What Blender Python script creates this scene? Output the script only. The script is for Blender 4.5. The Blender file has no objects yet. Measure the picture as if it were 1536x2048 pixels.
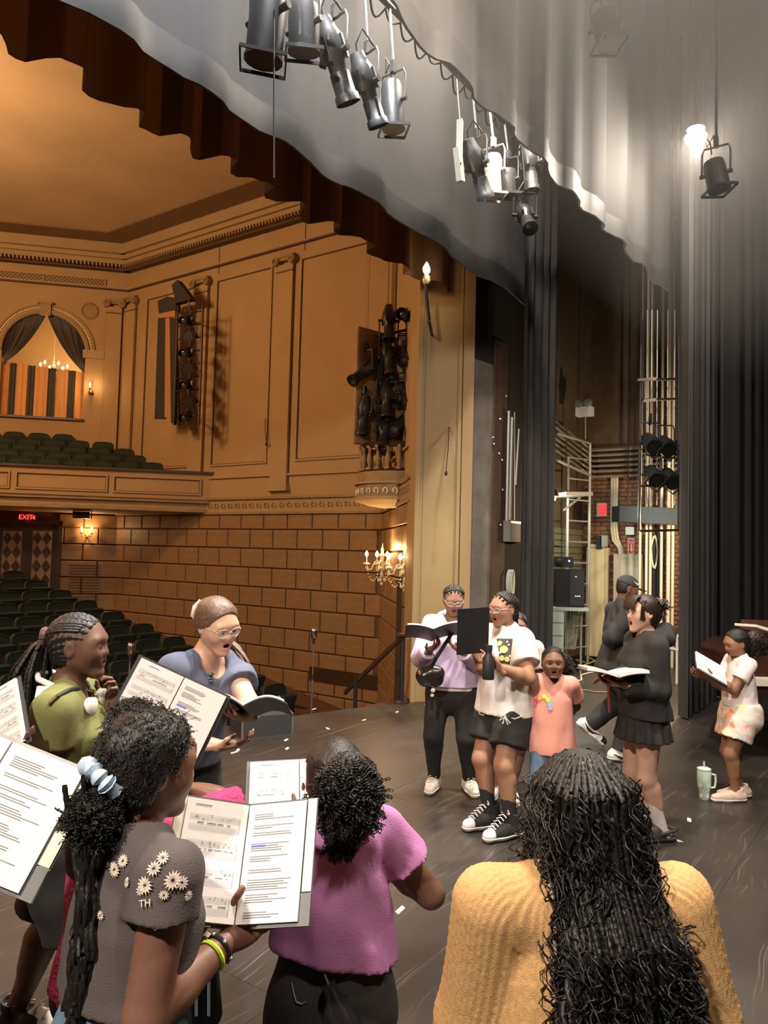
import bpy, bmesh, math, random
import numpy as np
from mathutils import Vector, Matrix
from mathutils.bvhtree import BVHTree
random.seed(7); rng = np.random.default_rng(7)
S = bpy.context.scene
COL = S.collection
V3 = Vector
# ---------------------------------------------------------------- camera
FPX, EYE = 1538.0, 1.83
HEAD, PITCH, ROLL = math.radians(35.1), math.radians(3.02), math.radians(1.5)
_f = V3((math.cos(PITCH)*math.cos(HEAD), math.cos(PITCH)*math.sin(HEAD), math.sin(PITCH)))
_r0 = V3((math.sin(HEAD), -math.cos(HEAD), 0)); _u0 = _r0.cross(_f)
CR = _r0*math.cos(ROLL)+_u0*math.sin(ROLL); CU = _u0*math.cos(ROLL)-_r0*math.sin(ROLL); CF = _f
CAM = V3((0, 0, EYE))
cd = bpy.data.cameras.new('camera'); cam = bpy.data.objects.new('camera', cd); COL.objects.link(cam)
cd.sensor_fit = 'HORIZONTAL'; cd.sensor_width = 36; cd.lens = 36*FPX/1536; cd.clip_end = 200
cam.matrix_world = Matrix(((CR.x, CU.x, -CF.x, 0), (CR.y, CU.y, -CF.y, 0), (CR.z, CU.z, -CF.z, EYE), (0, 0, 0, 1)))
S.camera = cam
S.view_settings.view_transform = 'Standard'; S.view_settings.look = 'None'
S.view_settings.exposure = 0.0; S.view_settings.gamma = 1.0; S.view_settings.use_curve_mapping = False
S.cycles.max_bounces = 5; S.cycles.diffuse_bounces = 3; S.cycles.glossy_bounces = 2; S.cycles.transmission_bounces = 3
S.cycles.transparent_max_bounces = 6; S.cycles.sample_clamp_indirect = 3.0; S.cycles.caustics_reflective = False; S.cycles.caustics_refractive = False
S.cycles.use_denoising = True; S.cycles.volume_bounces = 0; S.cycles.use_adaptive_sampling = True; S.cycles.adaptive_threshold = .04; S.cycles.volume_step_rate = 4
# world: a dark enclosed building, only a trace of grey
w = bpy.data.worlds.new('world'); S.world = w; w.use_nodes = True
w.node_tree.nodes['Background'].inputs[0].default_value = (.9, .85, .8, 1); w.node_tree.nodes['Background'].inputs[1].default_value = .010
# ---------------------------------------------------------------- lights (floods and work lamp get housings below; house points get none)
def area(name, loc, to, size, power, color, spread=180):
    l = bpy.data.lights.new(name, 'AREA'); l.shape = 'SQUARE'; l.size = size; l.energy = power; l.color = color; l.spread = math.radians(spread)
    o = bpy.data.objects.new(name, l); COL.objects.link(o); o.location = loc
    o.rotation_euler = (V3(to)-V3(loc)).to_track_quat('-Z', 'Y').to_euler(); return o
def point(name, loc, power, color, r=.03, parent=None):
    l = bpy.data.lights.new(name, 'POINT'); l.energy = power; l.color = color; l.shadow_soft_size = r
    o = bpy.data.objects.new(name, l); COL.objects.link(o); o.location = loc; return o
WARM, NEUT, COOL = (1, .58, .25), (1, .87, .73), (.93, .95, 1)
AMB = (1, .58, .27)
WORKLAMP = V3((8.24, 1.92, 6.3))
# lamp key: (location, aim, size, watts, colour)
FLOODS = [((3.3, 3.0, 8.6), (3.5, 3.0, 0), .30, 410, COOL), ((6.5, 3.0, 8.6), (6.6, 3.3, 0), .30, 430, NEUT),
          ((.7, -.9, 6.6), (1.9, .8, 0), .4, 150, NEUT), ((5.0, -1.0, 6.4), (5.2, 1.6, 0), .5, 170, NEUT), ((3.7, 1.5, 6.5), (2.7, 1.3, 0), .30, 460, NEUT), ((-3.2, .9, 5.8), (1.8, .9, 1.0), .35, 450, NEUT)]  # the upstage pair is added fill, out of view
for i, (a, b, s, p, c) in enumerate(FLOODS): area('flood_beam', a, b, s, p, c, 130 if i < 2 else 150)
point('work_lamp_beam', WORKLAMP+V3((-.02, -.03, -.14)), 430, NEUT, .07)
HOUSE = [(-1.5, 11.0, 6.6), (3.5, 12.5, 6.8)]  # unseen house lights as bare added points, no fixture built
for p in HOUSE: point('house_light_glow', p, 900, AMB, .5)
# ---------------------------------------------------------------- pixel helpers: ray through a photo pixel, met with a real plane
def ray(px, py): return (CF+CR*((px-768)/FPX)+CU*((1024-py)/FPX))
def hit(px, py, pt, n):
    d = ray(px, py); n = V3(n); t = n.dot(V3(pt)-CAM)/n.dot(d); return CAM+d*t
def G(px, py, z=0.0): return hit(px, py, (0, 0, z), (0, 0, 1))
def onX(px, py, x): return hit(px, py, (x, 0, 0), (1, 0, 0))
def onY(px, py, y): return hit(px, py, (0, y, 0), (0, 1, 0))
def AT(px, py, d): return CAM+ray(px, py)*d      # d = distance along the view axis
# ---------------------------------------------------------------- materials
MATS = {}
def mat(name, col, rough=.6, metal=0, noise=0, nscale=8, bump=0, bscale=60, emit=0, alpha=1, trans=0, attr=False, spec=.5, col2=None, stretch=None, coat=0):
    if name in MATS: return MATS[name]
    m = bpy.data.materials.new(name); m.use_nodes = True; nt = m.node_tree; N = nt.nodes; L = nt.links
    b = N['Principled BSDF']; c = tuple(col)+(1,) if len(col) == 3 else col
    b.inputs['Base Color'].default_value = c; b.inputs['Roughness'].default_value = rough; b.inputs['Metallic'].default_value = metal
    b.inputs['Specular IOR Level'].default_value = spec
    if coat: b.inputs['Coat Weight'].default_value = coat
    if trans: b.inputs['Transmission Weight'].default_value = trans
    if alpha < 1: b.inputs['Alpha'].default_value = alpha
    if emit: b.inputs['Emission Color'].default_value = c; b.inputs['Emission Strength'].default_value = emit
    tc = None
    if noise or bump:
        tc = N.new('ShaderNodeTexCoord'); src = tc.outputs['Object']
        if stretch:
            mp = N.new('ShaderNodeMapping'); L.new(src, mp.inputs[0]); mp.inputs['Scale'].default_value = stretch; src = mp.outputs[0]
    src2 = None
    if attr:
        a = N.new('ShaderNodeVertexColor'); a.layer_name = 'Col'; src2 = a.outputs[0]
    if noise:
        n = N.new('ShaderNodeTexNoise'); n.inputs['Scale'].default_value = nscale; n.inputs['Detail'].default_value = 5; n.inputs['Roughness'].default_value = .6
        L.new(src, n.inputs['Vector'])
        r = N.new('ShaderNodeMapRange'); L.new(n.outputs[0], r.inputs[0]); r.inputs[1].default_value = .3; r.inputs[2].default_value = .7
        mx = N.new('ShaderNodeMix'); mx.data_type = 'RGBA'; L.new(r.outputs[0], mx.inputs[0])
        d = tuple(col2)+(1,) if col2 else tuple(x*(1-noise) for x in c[:3])+(1,)
        mx.inputs[6].default_value = d; mx.inputs[7].default_value = c
        if src2:
            mu = N.new('ShaderNodeMix'); mu.data_type = 'RGBA'; mu.blend_type = 'MULTIPLY'; mu.inputs[0].default_value = 1
            L.new(mx.outputs[2], mu.inputs[6]); L.new(src2, mu.inputs[7]); src2 = mu.outputs[2]
        else: src2 = mx.outputs[2]
    if src2: L.new(src2, b.inputs['Base Color'])
    if bump:
        n = N.new('ShaderNodeTexNoise'); n.inputs['Scale'].default_value = bscale; n.inputs['Detail'].default_value = 3; L.new(src, n.inputs['Vector'])
        bp = N.new('ShaderNodeBump'); bp.inputs['Strength'].default_value = bump; bp.inputs['Distance'].default_value = .01
        L.new(n.outputs[0], bp.inputs['Height']); L.new(bp.outputs[0], b.inputs['Normal'])
    MATS[name] = m; return m
M_BLACKCLOTH = mat('black_drape', (.022, .021, .021), .85, noise=.3, nscale=3, bump=.25, bscale=240)
M_GREYDRAPE = mat('grey_black_drape', (.034, .033, .032), .8, noise=.25, nscale=2, bump=.2, bscale=200)
M_PLASTER = mat('tan_plaster', (.41, .27, .135), .75, noise=.12, nscale=1.3, bump=.12, bscale=14)
M_PLASTER2 = mat('tan_plaster_moulding', (.40, .275, .145), .7, noise=.12, nscale=2)
M_CEIL = mat('ochre_ceiling_plaster', (.62, .46, .29), .85, noise=.22, nscale=.7)
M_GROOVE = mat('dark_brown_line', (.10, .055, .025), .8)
M_GOLD = mat('old_gold_plaster', (.34, .22, .10), .6, noise=.3, nscale=6)
M_BLOCK = mat('travertine_block', (.31, .185, .082), .5, noise=.35, nscale=2.2, bump=.08, bscale=30, stretch=(1, 1, 3))
M_JOINT = mat('block_joint', (.12, .06, .028), .9)
M_PILLAR = mat('khaki_paint', (.38, .262, .12), .65, noise=.1, nscale=2, bump=.05, bscale=20)
M_CONC = mat('bare_concrete', (.22, .19, .155), .85, noise=.4, nscale=4, bump=.3, bscale=18)
M_DARK = mat('flat_black_paint', (.022, .02, .019), .8, noise=.3, nscale=3)
M_WOODDK = mat('dark_stained_wood', (.05, .028, .016), .45, noise=.4, nscale=6, stretch=(1, 1, 6))
M_WOODMD = mat('brown_wood', (.20, .10, .045), .5, noise=.4, nscale=5, stretch=(1, 8, 1))
M_STEEL = mat('brushed_steel', (.55, .54, .52), .32, .9)
M_PIPE = mat('grey_conduit', (.42, .41, .38), .4, .7)
M_BLKMET = mat('black_metal', (.025, .025, .026), .42, .3)
M_BLKPL = mat('black_plastic', (.018, .018, .019), .45)
M_GREENSEAT = mat('green_upholstery', (.006, .016, .011), .75, bump=.2, bscale=300)
M_WHITE = mat('white_enamel', (.62, .60, .56), .5)
M_PAPER = mat('white_paper', (.74, .71, .69), .8)
M_INK = mat('grey_ink', (.22, .22, .23), .9)
M_CREAM = mat('cream_card', (.78, .74, .60), .8)
M_CHROME = mat('chrome', (.75, .75, .76), .18, 1)
M_CRYSTAL = mat('crystal_glass', (.9, .8, .62), .1, 0, spec=1)
M_BULB = mat('lit_bulb', (1, .72, .36), .4, emit=26)
M_BRASS = mat('brass', (.55, .36, .14), .35, .9)
M_RED = mat('red_sign', (.65, .03, .025), .5)
M_EXIT = mat('lit_exit_letters', (1, .03, .02), .5, emit=5)
# ---------------------------------------------------------------- mesh helpers
def tagp(o, label=None, cat=None, group=None, kind=None):
    if label: o['label'] = label
    if cat: o['category'] = cat
    if group: o['group'] = group
    if kind: o['kind'] = kind
    return o
def link(name, me, m=None, parent=None, mw=None):
    o = bpy.data.objects.new(name, me); COL.objects.link(o)
    if m is not None and me is not None and len(me.materials) == 0: me.materials.append(m)
    if mw is not None: o.matrix_world = mw
    if parent is not None: o.parent = parent; o.matrix_parent_inverse = PWI(parent)
    return o
_PW = {}
def PWI(p): return p.matrix_basis.inverted()
def empty(name, loc, label=None, cat=None, group=None, rz=0, kind=None):
    o = bpy.data.objects.new(name, None); COL.objects.link(o); o.location = loc; o.rotation_euler = (0, 0, rz); o.empty_display_size = .1
    o.matrix_basis = Matrix.Translation(V3(loc)) @ Matrix.Rotation(rz, 4, 'Z')
    return tagp(o, label, cat, group, kind)
class MB:
    "collects simple solids in world (or local) space and links them as one mesh"
    def __init__(s, M=None): s.v = []; s.f = []; s.M = M
    def add(s, vs, fs):
        k = len(s.v); s.v += [tuple(s.M @ V3(p)) if s.M is not None else tuple(p) for p in vs]; s.f += [tuple(i+k for i in f) for f in fs]; return s
    def box(s, a, b, bev=0):
        (x0, y0, z0), (x1, y1, z1) = [min(p, q) for p, q in zip(a, b)], [max(p, q) for p, q in zip(a, b)]
        if not bev:
            return s.add([(x0, y0, z0), (x1, y0, z0), (x1, y1, z0), (x0, y1, z0), (x0, y0, z1), (x1, y0, z1), (x1, y1, z1), (x0, y1, z1)],
                     [(0, 3, 2, 1), (4, 5, 6, 7), (0, 1, 5, 4), (1, 2, 6, 5), (2, 3, 7, 6), (3, 0, 4, 7)])
        e = bev   # bevel the -y face edges (wall pieces): back ring, mid ring, front ring
        vs = [(x0, y1, z0), (x1, y1, z0), (x1, y1, z1), (x0, y1, z1), (x0, y0+e, z0), (x1, y0+e, z0), (x1, y0+e, z1), (x0, y0+e, z1),
              (x0+e, y0, z0+e), (x1-e, y0, z0+e), (x1-e, y0, z1-e), (x0+e, y0, z1-e)]
        fs = [(0, 1, 2, 3), (8, 9, 10, 11)[::1]]
        for r in (0, 4):
            for i in range(4): j = (i+1) % 4; fs.append((r+i, r+j, r+4+j, r+4+i))
        fs[0] = (3, 2, 1, 0)
        return s.add(vs, fs)
    def obox(s, c, ax, ay, az):
        "oriented box: centre and three half-extent vectors"
        c = V3(c); ax, ay, az = V3(ax), V3(ay), V3(az)
        vs = [c+ax*i+ay*j+az*k for k in (-1, 1) for i, j in ((-1, -1), (1, -1), (1, 1), (-1, 1))]
        return s.add(vs, [(0, 3, 2, 1), (4, 5, 6, 7), (0, 1, 5, 4), (1, 2, 6, 5), (2, 3, 7, 6), (3, 0, 4, 7)])
    def tube(s, pts, r, n=6, caps=True):
        pts = [V3(p) for p in pts]; m = len(pts); rs = r if isinstance(r, (list, tuple, np.ndarray)) else [r]*m
        t = (pts[1]-pts[0]).normalized(); u = t.orthogonal().normalized(); vs = []
        for i, p in enumerate(pts):
            t2 = (pts[min(i+1, m-1)]-pts[max(i-1, 0)])
            t2 = t2.normalized() if t2.length > 1e-9 else t
            u = (u-t2*u.dot(t2)); u = u.normalized() if u.length > 1e-6 else t2.orthogonal().normalized(); w_ = t2.cross(u)
            for k in range(n): a = 2*math.pi*k/n; vs.append(p+(u*math.cos(a)+w_*math.sin(a))*rs[i])
        fs = [(i*n+k, i*n+(k+1) % n, (i+1)*n+(k+1) % n, (i+1)*n+k) for i in range(m-1) for k in range(n)]
        if caps: fs += [tuple(range(n))[::-1], tuple((m-1)*n+k for k in range(n))]
        return s.add(vs, fs)
    def lathe(s, c, prof, n=16, axis=(0, 0, 1), caps=True):
        c = V3(c); az = V3(axis).normalized(); ax = az.orthogonal().normalized(); ay = az.cross(ax); vs = []
        for r, z in prof:
            for k in range(n): a = 2*math.pi*k/n; vs.append(c+az*z+(ax*math.cos(a)+ay*math.sin(a))*r)
        m = len(prof); fs = [(i*n+k, i*n+(k+1) % n, (i+1)*n+(k+1) % n, (i+1)*n+k) for i in range(m-1) for k in range(n)]
        if caps: fs += [tuple(range(n))[::-1], tuple((m-1)*n+k for k in range(n))]
        return s.add(vs, fs)
    def ball(s, c, r, n=8, m=6):
        r = (r, r, r) if not isinstance(r, (tuple, list)) else r; c = V3(c); vs = []
        for i in range(m+1):
            t = math.pi*i/m
            for k in range(n): a = 2*math.pi*k/n; vs.append((c.x+r[0]*math.sin(t)*math.cos(a), c.y+r[1]*math.sin(t)*math.sin(a), c.z-r[2]*math.cos(t)))
        return s.add(vs, [(i*n+k, i*n+(k+1) % n, (i+1)*n+(k+1) % n, (i+1)*n+k) for i in range(m) for k in range(n)])
    def poly(s, pts, n, th):
        "flat outline extruded by th along n"
        n = V3(n)*th; k = len(pts); pts = [V3(p) for p in pts]
        return s.add(pts+[p+n for p in pts], [tuple(range(k))[::-1], tuple(range(k, 2*k))]+[(i, (i+1) % k, k+(i+1) % k, k+i) for i in range(k)])
    def build(s, name, m, parent=None, smooth=False, label=None):
        me = bpy.data.meshes.new(name); me.from_pydata(s.v, [], s.f); me.update()
        if smooth: me.polygons.foreach_set('use_smooth', [True]*len(me.polygons)); me.set_sharp_from_angle(angle=.87)
        o = link(name, me, m, parent)
        if label: o['label'] = label
        return o
def copy_tree(o, mw, label=None, parent=None):
    "a thing with its parts and sub-parts; mw replaces the root's matrix"
    c = o.copy(); COL.objects.link(c); c.matrix_basis = mw
    if label: c['label'] = label
    for ch in [x for x in o.children]:
        k = ch.copy(); COL.objects.link(k); k.parent = c; k.matrix_parent_inverse = ch.matrix_parent_inverse
        for g in [x for x in ch.children]:
            q = g.copy(); COL.objects.link(q); q.parent = k; q.matrix_parent_inverse = g.matrix_parent_inverse
    return c
def frame(o, x):
    "local wall frame: x along the wall, z up, y into the wall"
    x = V3(x).normalized(); z = V3((0, 0, 1)); y = z.cross(x)
    return Matrix(((x.x, y.x, 0, o[0]), (x.y, y.y, 0, o[1]), (0, 0, 1, o[2]), (0, 0, 0, 1)))
def struct(o): o['kind'] = 'structure'; return o
# ================================================================ SETTING
XW = 11.0
MS = frame((XW, 15.2, 0), (0, -1, 0)); MR = frame((XW, 15.2, 0), (.722, -.692, 0)); MQ = frame((XW, 12.15, 0), (.722, -.692, 0))
P0, P1 = V3((XW, 7.7, 0)), V3((8.42, 5.42, 0)); MP = frame(P0, P1-P0); PL = (P1-P0).length
def loc(M, px, py, off=0):
    "photo pixel on the wall plane -> (along, height)"
    n = V3((M[0][1], M[1][1], 0)); q = M.inverted() @ hit(px, py, M.translation+n*off, n); return q.x, q.z
SW = lambda px, py, off=0: loc(MS, px, py, off)
RW = lambda px, py, off=0: loc(MR, px, py, off)
CEIL = SW(250, 519)[1]
def scratch_mat():
    m = bpy.data.materials.new('scuffed_black_stage_paint'); m.use_nodes = True; nt = m.node_tree; N = nt.nodes; L = nt.links; b = N['Principled BSDF']
    tc = N.new('ShaderNodeTexCoord'); acc = None
    for i, (ang, sx, sy, th) in enumerate([(20, .8, 34, .685), (-33, .7, 30, .69), (72, .9, 38, .695), (118, .6, 28, .70), (48, 1.1, 64, .69), (5, 1.0, 74, .70)]):
        wn = N.new('ShaderNodeTexNoise'); wn.inputs['Scale'].default_value = .8; L.new(tc.outputs['Object'], wn.inputs['Vector'])
        va = N.new('ShaderNodeVectorMath'); va.operation = 'MULTIPLY_ADD'; L.new(wn.outputs[1], va.inputs[0]); va.inputs[1].default_value = (.35, .35, 0); L.new(tc.outputs['Object'], va.inputs[2])
        mp = N.new('ShaderNodeMapping'); L.new(va.outputs[0], mp.inputs[0]); mp.inputs['Rotation'].default_value = (0, 0, math.radians(ang)); mp.inputs['Scale'].default_value = (sx, sy, 1); mp.inputs['Location'].default_value = (i*3.7, i*9.1, 0)
        n = N.new('ShaderNodeTexNoise'); n.inputs['Scale'].default_value = 1.0; n.inputs['Detail'].default_value = 3.5; L.new(mp.outputs[0], n.inputs['Vector'])
        r = N.new('ShaderNodeMapRange'); L.new(n.outputs[0], r.inputs[0]); r.inputs[1].default_value = th-.03; r.inputs[2].default_value = th+.06
        if acc is None: acc = r.outputs[0]
        else:
            a = N.new('ShaderNodeMath'); a.operation = 'MAXIMUM'; L.new(acc, a.inputs[0]); L.new(r.outputs[0], a.inputs[1]); acc = a.outputs[0]
    n2 = N.new('ShaderNodeTexNoise'); n2.inputs['Scale'].default_value = .9; n2.inputs['Detail'].default_value = 6; L.new(tc.outputs['Object'], n2.inputs['Vector'])
    cr = N.new('ShaderNodeValToRGB'); L.new(n2.outputs[0], cr.inputs[0]); cr.color_ramp.elements[0].position = .3; cr.color_ramp.elements[1].position = .75
    cr.color_ramp.elements[0].color = (.024, .020, .0175, 1); cr.color_ramp.elements[1].color = (.052, .044, .038, 1)
    mx = N.new('ShaderNodeMix'); mx.data_type = 'RGBA'; mu = N.new('ShaderNodeMath'); mu.operation = 'MULTIPLY'; L.new(acc, mu.inputs[0]); mu.inputs[1].default_value = .55
    L.new(mu.outputs[0], mx.inputs[0]); L.new(cr.outputs[0], mx.inputs[6]); mx.inputs[7].default_value = (.22, .205, .19, 1); L.new(mx.outputs[2], b.inputs['Base Color'])
    rr = N.new('ShaderNodeMapRange'); L.new(n2.outputs[0], rr.inputs[0]); rr.inputs[3].default_value = .28; rr.inputs[4].default_value = .48; L.new(rr.outputs[0], b.inputs['Roughness'])
    return m
M_STAGE = scratch_mat()
# ---- stage floor: base, hardboard sheets, curved apron
APRON = [(8.6, 4.95), (8.24, 5.09), (7.77, 5.30), (7.1, 5.55), (6.37, 5.76), (5.2, 6.0), (3.6, 6.2), (1.5, 6.3), (-1, 6.3), (-5, 6.0)]
mb = MB(); mb.poly([(-5, -6, -.06), (18, -6, -.06), (18, 4.6, -.06), (-5, 4.6, -.06)], (0, 0, 1), .052)
stage = struct(mb.build('floor', M_DARK)); stage['label'] = 'black painted stage floor with scuffed hardboard sheets'
me = None
pan = {}
for i in range(-2, 7):
    for j in range(-4, 4):
        x0, y0 = i*2.44+(1.22 if j % 2 else 0), j*1.22-.28
        if y0+1.22 < -2.5 or x0 > 15: continue
        if me is None:
            o = MB().box((.001, .001, -.008), (2.439, 1.219, 0)).build('floor_panel', M_STAGE, stage); me = o.data
        else: o = link('floor_panel', me, None, stage)
        o.location = (x0, y0, 0)
mb = MB(); mb.poly([(x, y, -.06) for x, y in APRON]+[(-5, 4.603, -.06), (8.6, 4.603, -.06)], (0, 0, 1), .06); ap = mb.build('apron_top', M_STAGE, stage)
mb = MB()
for (a, b), (c, d) in zip(APRON[:-1], APRON[1:]): mb.add([(a, b, -.06), (c, d, -.06), (c, d, -1.4), (a, b, -1.4)], [(0, 1, 2, 3)]).tube([(a, b, -.012), (c, d, -.012)], .013, 6)
struct(mb.build('wall_stage_front', M_WOODDK)).__setitem__('label', 'dark wooden front of the stage apron with metal nosing')
# ---- house floor (raked) and stage-side steps area
def hz(y): return -1.2 if y < 7.2 else -1.2+.185*(y-7.2)
M_CARPET = mat('brown_house_carpet', (.13, .06, .03), .9, noise=.3, nscale=12, bump=.3, bscale=200)
mb = MB(); mb.add([(-6, 4.5, -1.2), (12, 4.5, -1.2), (12, 7.2, -1.2), (-6, 7.2, -1.2), (12, 22, hz(22)), (-6, 22, hz(22))], [(0, 1, 2, 3), (3, 2, 4, 5)])
struct(mb.build('floor_house', M_CARPET))['label'] = 'raked brown carpeted auditorium floor'
# ---- side wall: upper plaster + lower blocks
ZF0, ZF1 = SW(500, 1026)[1], SW(560, 998)[1]      # frieze band
def part(mb, name, m, parent, smooth=False, label=None): return mb.build(name, m, parent, smooth, label)
LW = 15.2-7.7
side = struct(MB(MS).box((-.2, 0, -2), (LW, .3, CEIL+.5)).build('wall_side', M_PLASTER)); side['label'] = 'tan panelled plaster auditorium wall over stone blocks'
part(MB(MS).box((0, -.03, -2), (LW, 0.0, ZF0)), 'joint_backing', M_JOINT, side)
bd = {}
def block(M, parent, x0, x1, z0, z1):
    k = (round(x1-x0, 3), round(z1-z0, 3))
    if k not in bd:
        o = MB().box((0, -.045, 0), (k[0], 0, k[1]), .012).build('stone_block', M_BLOCK, parent); bd[k] = o.data
    else: o = link('stone_block', bd[k], None, parent)
    o.matrix_parent_inverse = PWI(parent); o.matrix_basis = M @ Matrix.Translation((x0, -.022, z0)); return o
ROW = .375
zs = [ZF0-.03, ZF0-.03-.30]
while zs[-1] > -1.0: zs.append(zs[-1]-ROW)
for r in range(len(zs)-1):
    x = -.06 if r % 2 else -.30
    if r == 0: x = -.32
    while x < LW-.15:
        x0, x1 = max(x, .0), min(x+.62, LW)
        if x1-x0 > .06: block(MS, side, x0+.012, x1-.012, zs[r+1]+.012, zs[r]-.012)
        x += .62
# frieze with scroll band, cornice with dentils, architrave line
def frieze(M, parent, x0, x1):
    part(MB(M).box((x0, -.07, ZF0), (x1, 0, ZF1)), 'frieze_band', M_PLASTER2, parent)
    part(MB(M).box((x0, -.12, ZF1), (x1, 0, ZF1+.045)).box((x0, -.10, ZF0-.03), (x1, 0, ZF0+.015)), 'frieze_moulding', M_GOLD, parent)
    mb = MB(M); x = x0+.1
    while x < x1-.1:
        pts = [(x+.075*math.cos(a)*(1-i/12), -.078, (ZF0+ZF1)/2+.075*math.sin(a)*(1-i/12)) for i, a in enumerate(np.linspace(-.6, 5.2, 10))]
        mb.tube(pts, .014, 4); x += .2
    o = part(mb, 'scroll_ornament', M_GOLD, parent); o['kind'] = 'stuff'
frieze(MS, side, 0, LW)
def cornice(M, parent, x0, x1):
    zc = CEIL
    part(MB(M).box((x0, -.34, zc-.04), (x1, 0, zc+.3)).box((x0, -.26, zc-.14), (x1, 0, zc-.04)).box((x0, -.2, zc-.26), (x1, 0, zc-.14)), 'cornice', M_PLASTER2, parent)
    mb = MB(M); x = x0
    while x < x1: mb.box((x, -.27, zc-.34), (x+.045, 0, zc-.27)); x += .085
    o = part(mb, 'dentil_course', M_GOLD, parent); o['kind'] = 'stuff'
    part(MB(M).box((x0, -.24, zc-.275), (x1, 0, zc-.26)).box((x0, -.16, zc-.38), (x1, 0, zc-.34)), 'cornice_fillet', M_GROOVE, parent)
    za = SW(400, 545)[1]
    part(MB(M).box((x0, -.06, za), (x1, 0, za+.035)), 'architrave_moulding', M_GROOVE, parent)
    part(MB(M).box((x0, -.045, za+.035), (x1, 0, za+.075)), 'architrave_bead', M_PLASTER2, parent)
cornice(MS, side, .0, LW); cornice(MP, side, 0, PL)
def panel(M, parent, x0, x1, z0, z1, w_=.035):
    for d, (e, th, m, nm) in enumerate([(0, .035, M_PLASTER2, 'panel_moulding'), (w_, .022, M_GROOVE, 'panel_groove_line')]):  # inner frame is a dark brown strip marking the groove
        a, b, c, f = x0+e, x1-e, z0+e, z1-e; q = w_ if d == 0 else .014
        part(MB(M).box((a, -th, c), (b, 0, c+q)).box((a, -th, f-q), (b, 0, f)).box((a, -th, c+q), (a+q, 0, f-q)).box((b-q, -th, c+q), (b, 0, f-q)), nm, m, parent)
def pilaster(M, parent, xc, wd, z0, zcap, dp=.07):
    part(MB(M).box((xc-wd/2, -dp, z0+.16), (xc+wd/2, 0, zcap)), 'pilaster_shaft', M_PLASTER, parent)
    part(MB(M).box((xc-wd/2-.05, -dp-.05, z0), (xc+wd/2+.05, 0, z0+.07)).box((xc-wd/2-.03, -dp-.03, z0+.07), (xc+wd/2+.03, 0, z0+.16)), 'pilaster_base', M_PLASTER2, parent)
    mb = MB(M); h = .17
    mb.box((xc-wd/2-.04, -dp-.05, zcap+h*.72), (xc+wd/2+.04, 0, zcap+h)).box((xc-wd/2, -dp-.03, zcap+.06), (xc+wd/2, 0, zcap+h*.75))
    for sx in (-1, 1):
        c = (xc+sx*(wd/2-.0), -dp-.07, zcap+.06)
        mb.lathe(c, [(.085, 0), (.085, .12)], 14, (0, 1, 0))
        mb.tube([(c[0]+.07*math.cos(a)*(1-i/16), c[1]-.008, c[2]+.07*math.sin(a)*(1-i/16)) for i, a in enumerate(np.linspace(math.pi/2, math.pi/2-sx*9, 14))], .011, 4)
    part(mb, 'ionic_capital', M_GOLD, parent)
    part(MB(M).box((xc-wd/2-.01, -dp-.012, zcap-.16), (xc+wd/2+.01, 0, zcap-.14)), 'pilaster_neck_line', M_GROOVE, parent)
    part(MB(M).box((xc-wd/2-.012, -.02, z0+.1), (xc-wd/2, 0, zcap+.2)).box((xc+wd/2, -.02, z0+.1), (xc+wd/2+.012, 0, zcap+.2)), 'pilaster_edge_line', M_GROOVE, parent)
ZCAP = SW(575, 530)[1]; ZB = ZF1+.1
for pt in ((262, 650), (405, 620), (571, 640), (760, 640)):
    pilaster(MS, side, SW(*pt)[0], .42, ZB+.05, ZCAP)
for (a, b, c, d) in (((285, 604), (372, 935)), ((430, 580), (537, 930)), ((592, 560), (722, 922))) and []: pass
for q in (((289, 750), (384, 750), (420, 932)), ((428, 750), (540, 750), (480, 930)), ((596, 750), (735, 750), (620, 921))):
    x0, x1, z0 = SW(*q[0])[0], SW(*q[1])[0], SW(*q[2])[1]; panel(MS, side, x0, x1, z0, ZCAP+.06)
part(MB(MS).box((0, -.05, SW(600, 950)[1]), (LW, 0, SW(600, 950)[1]+.04)), 'dado_moulding', M_PLASTER2, side)
for x in (420, 588): X = SW(x, 600)[0]; part(MB(MS).box((X+.24, -.012, ZCAP+.2), (X+.252, 0, CEIL-.3)), 'wall_joint', M_GROOVE, side)
# ---- splay wall beside the stage
splay = struct(MB(MP).box((-.1, 0, -2), (PL, .3, CEIL+.5)).build('wall_splay', M_PLASTER)); splay['label'] = 'angled auditorium wall next to the proscenium'
part(MB(MP).box((0, -.03, -2), (PL, 0, ZF0)), 'joint_backing', M_JOINT, splay)
for r in range(len(zs)-1):
    x = 0 if r % 2 else -.3
    while x < PL: 
        x0, x1 = max(x, .0), min(x+.9, PL)
        if x1-x0 > .06: block(MP, splay, x0+.012, x1-.012, zs[r+1]+.012, zs[r]-.012)
        x += .9
frieze(MP, splay, 0, PL)
pilaster(MP, splay, .45, .42, ZB+.05, ZCAP); panel(MP, splay, .8, 3.2, ZB+.4, ZCAP+.06)
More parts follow.
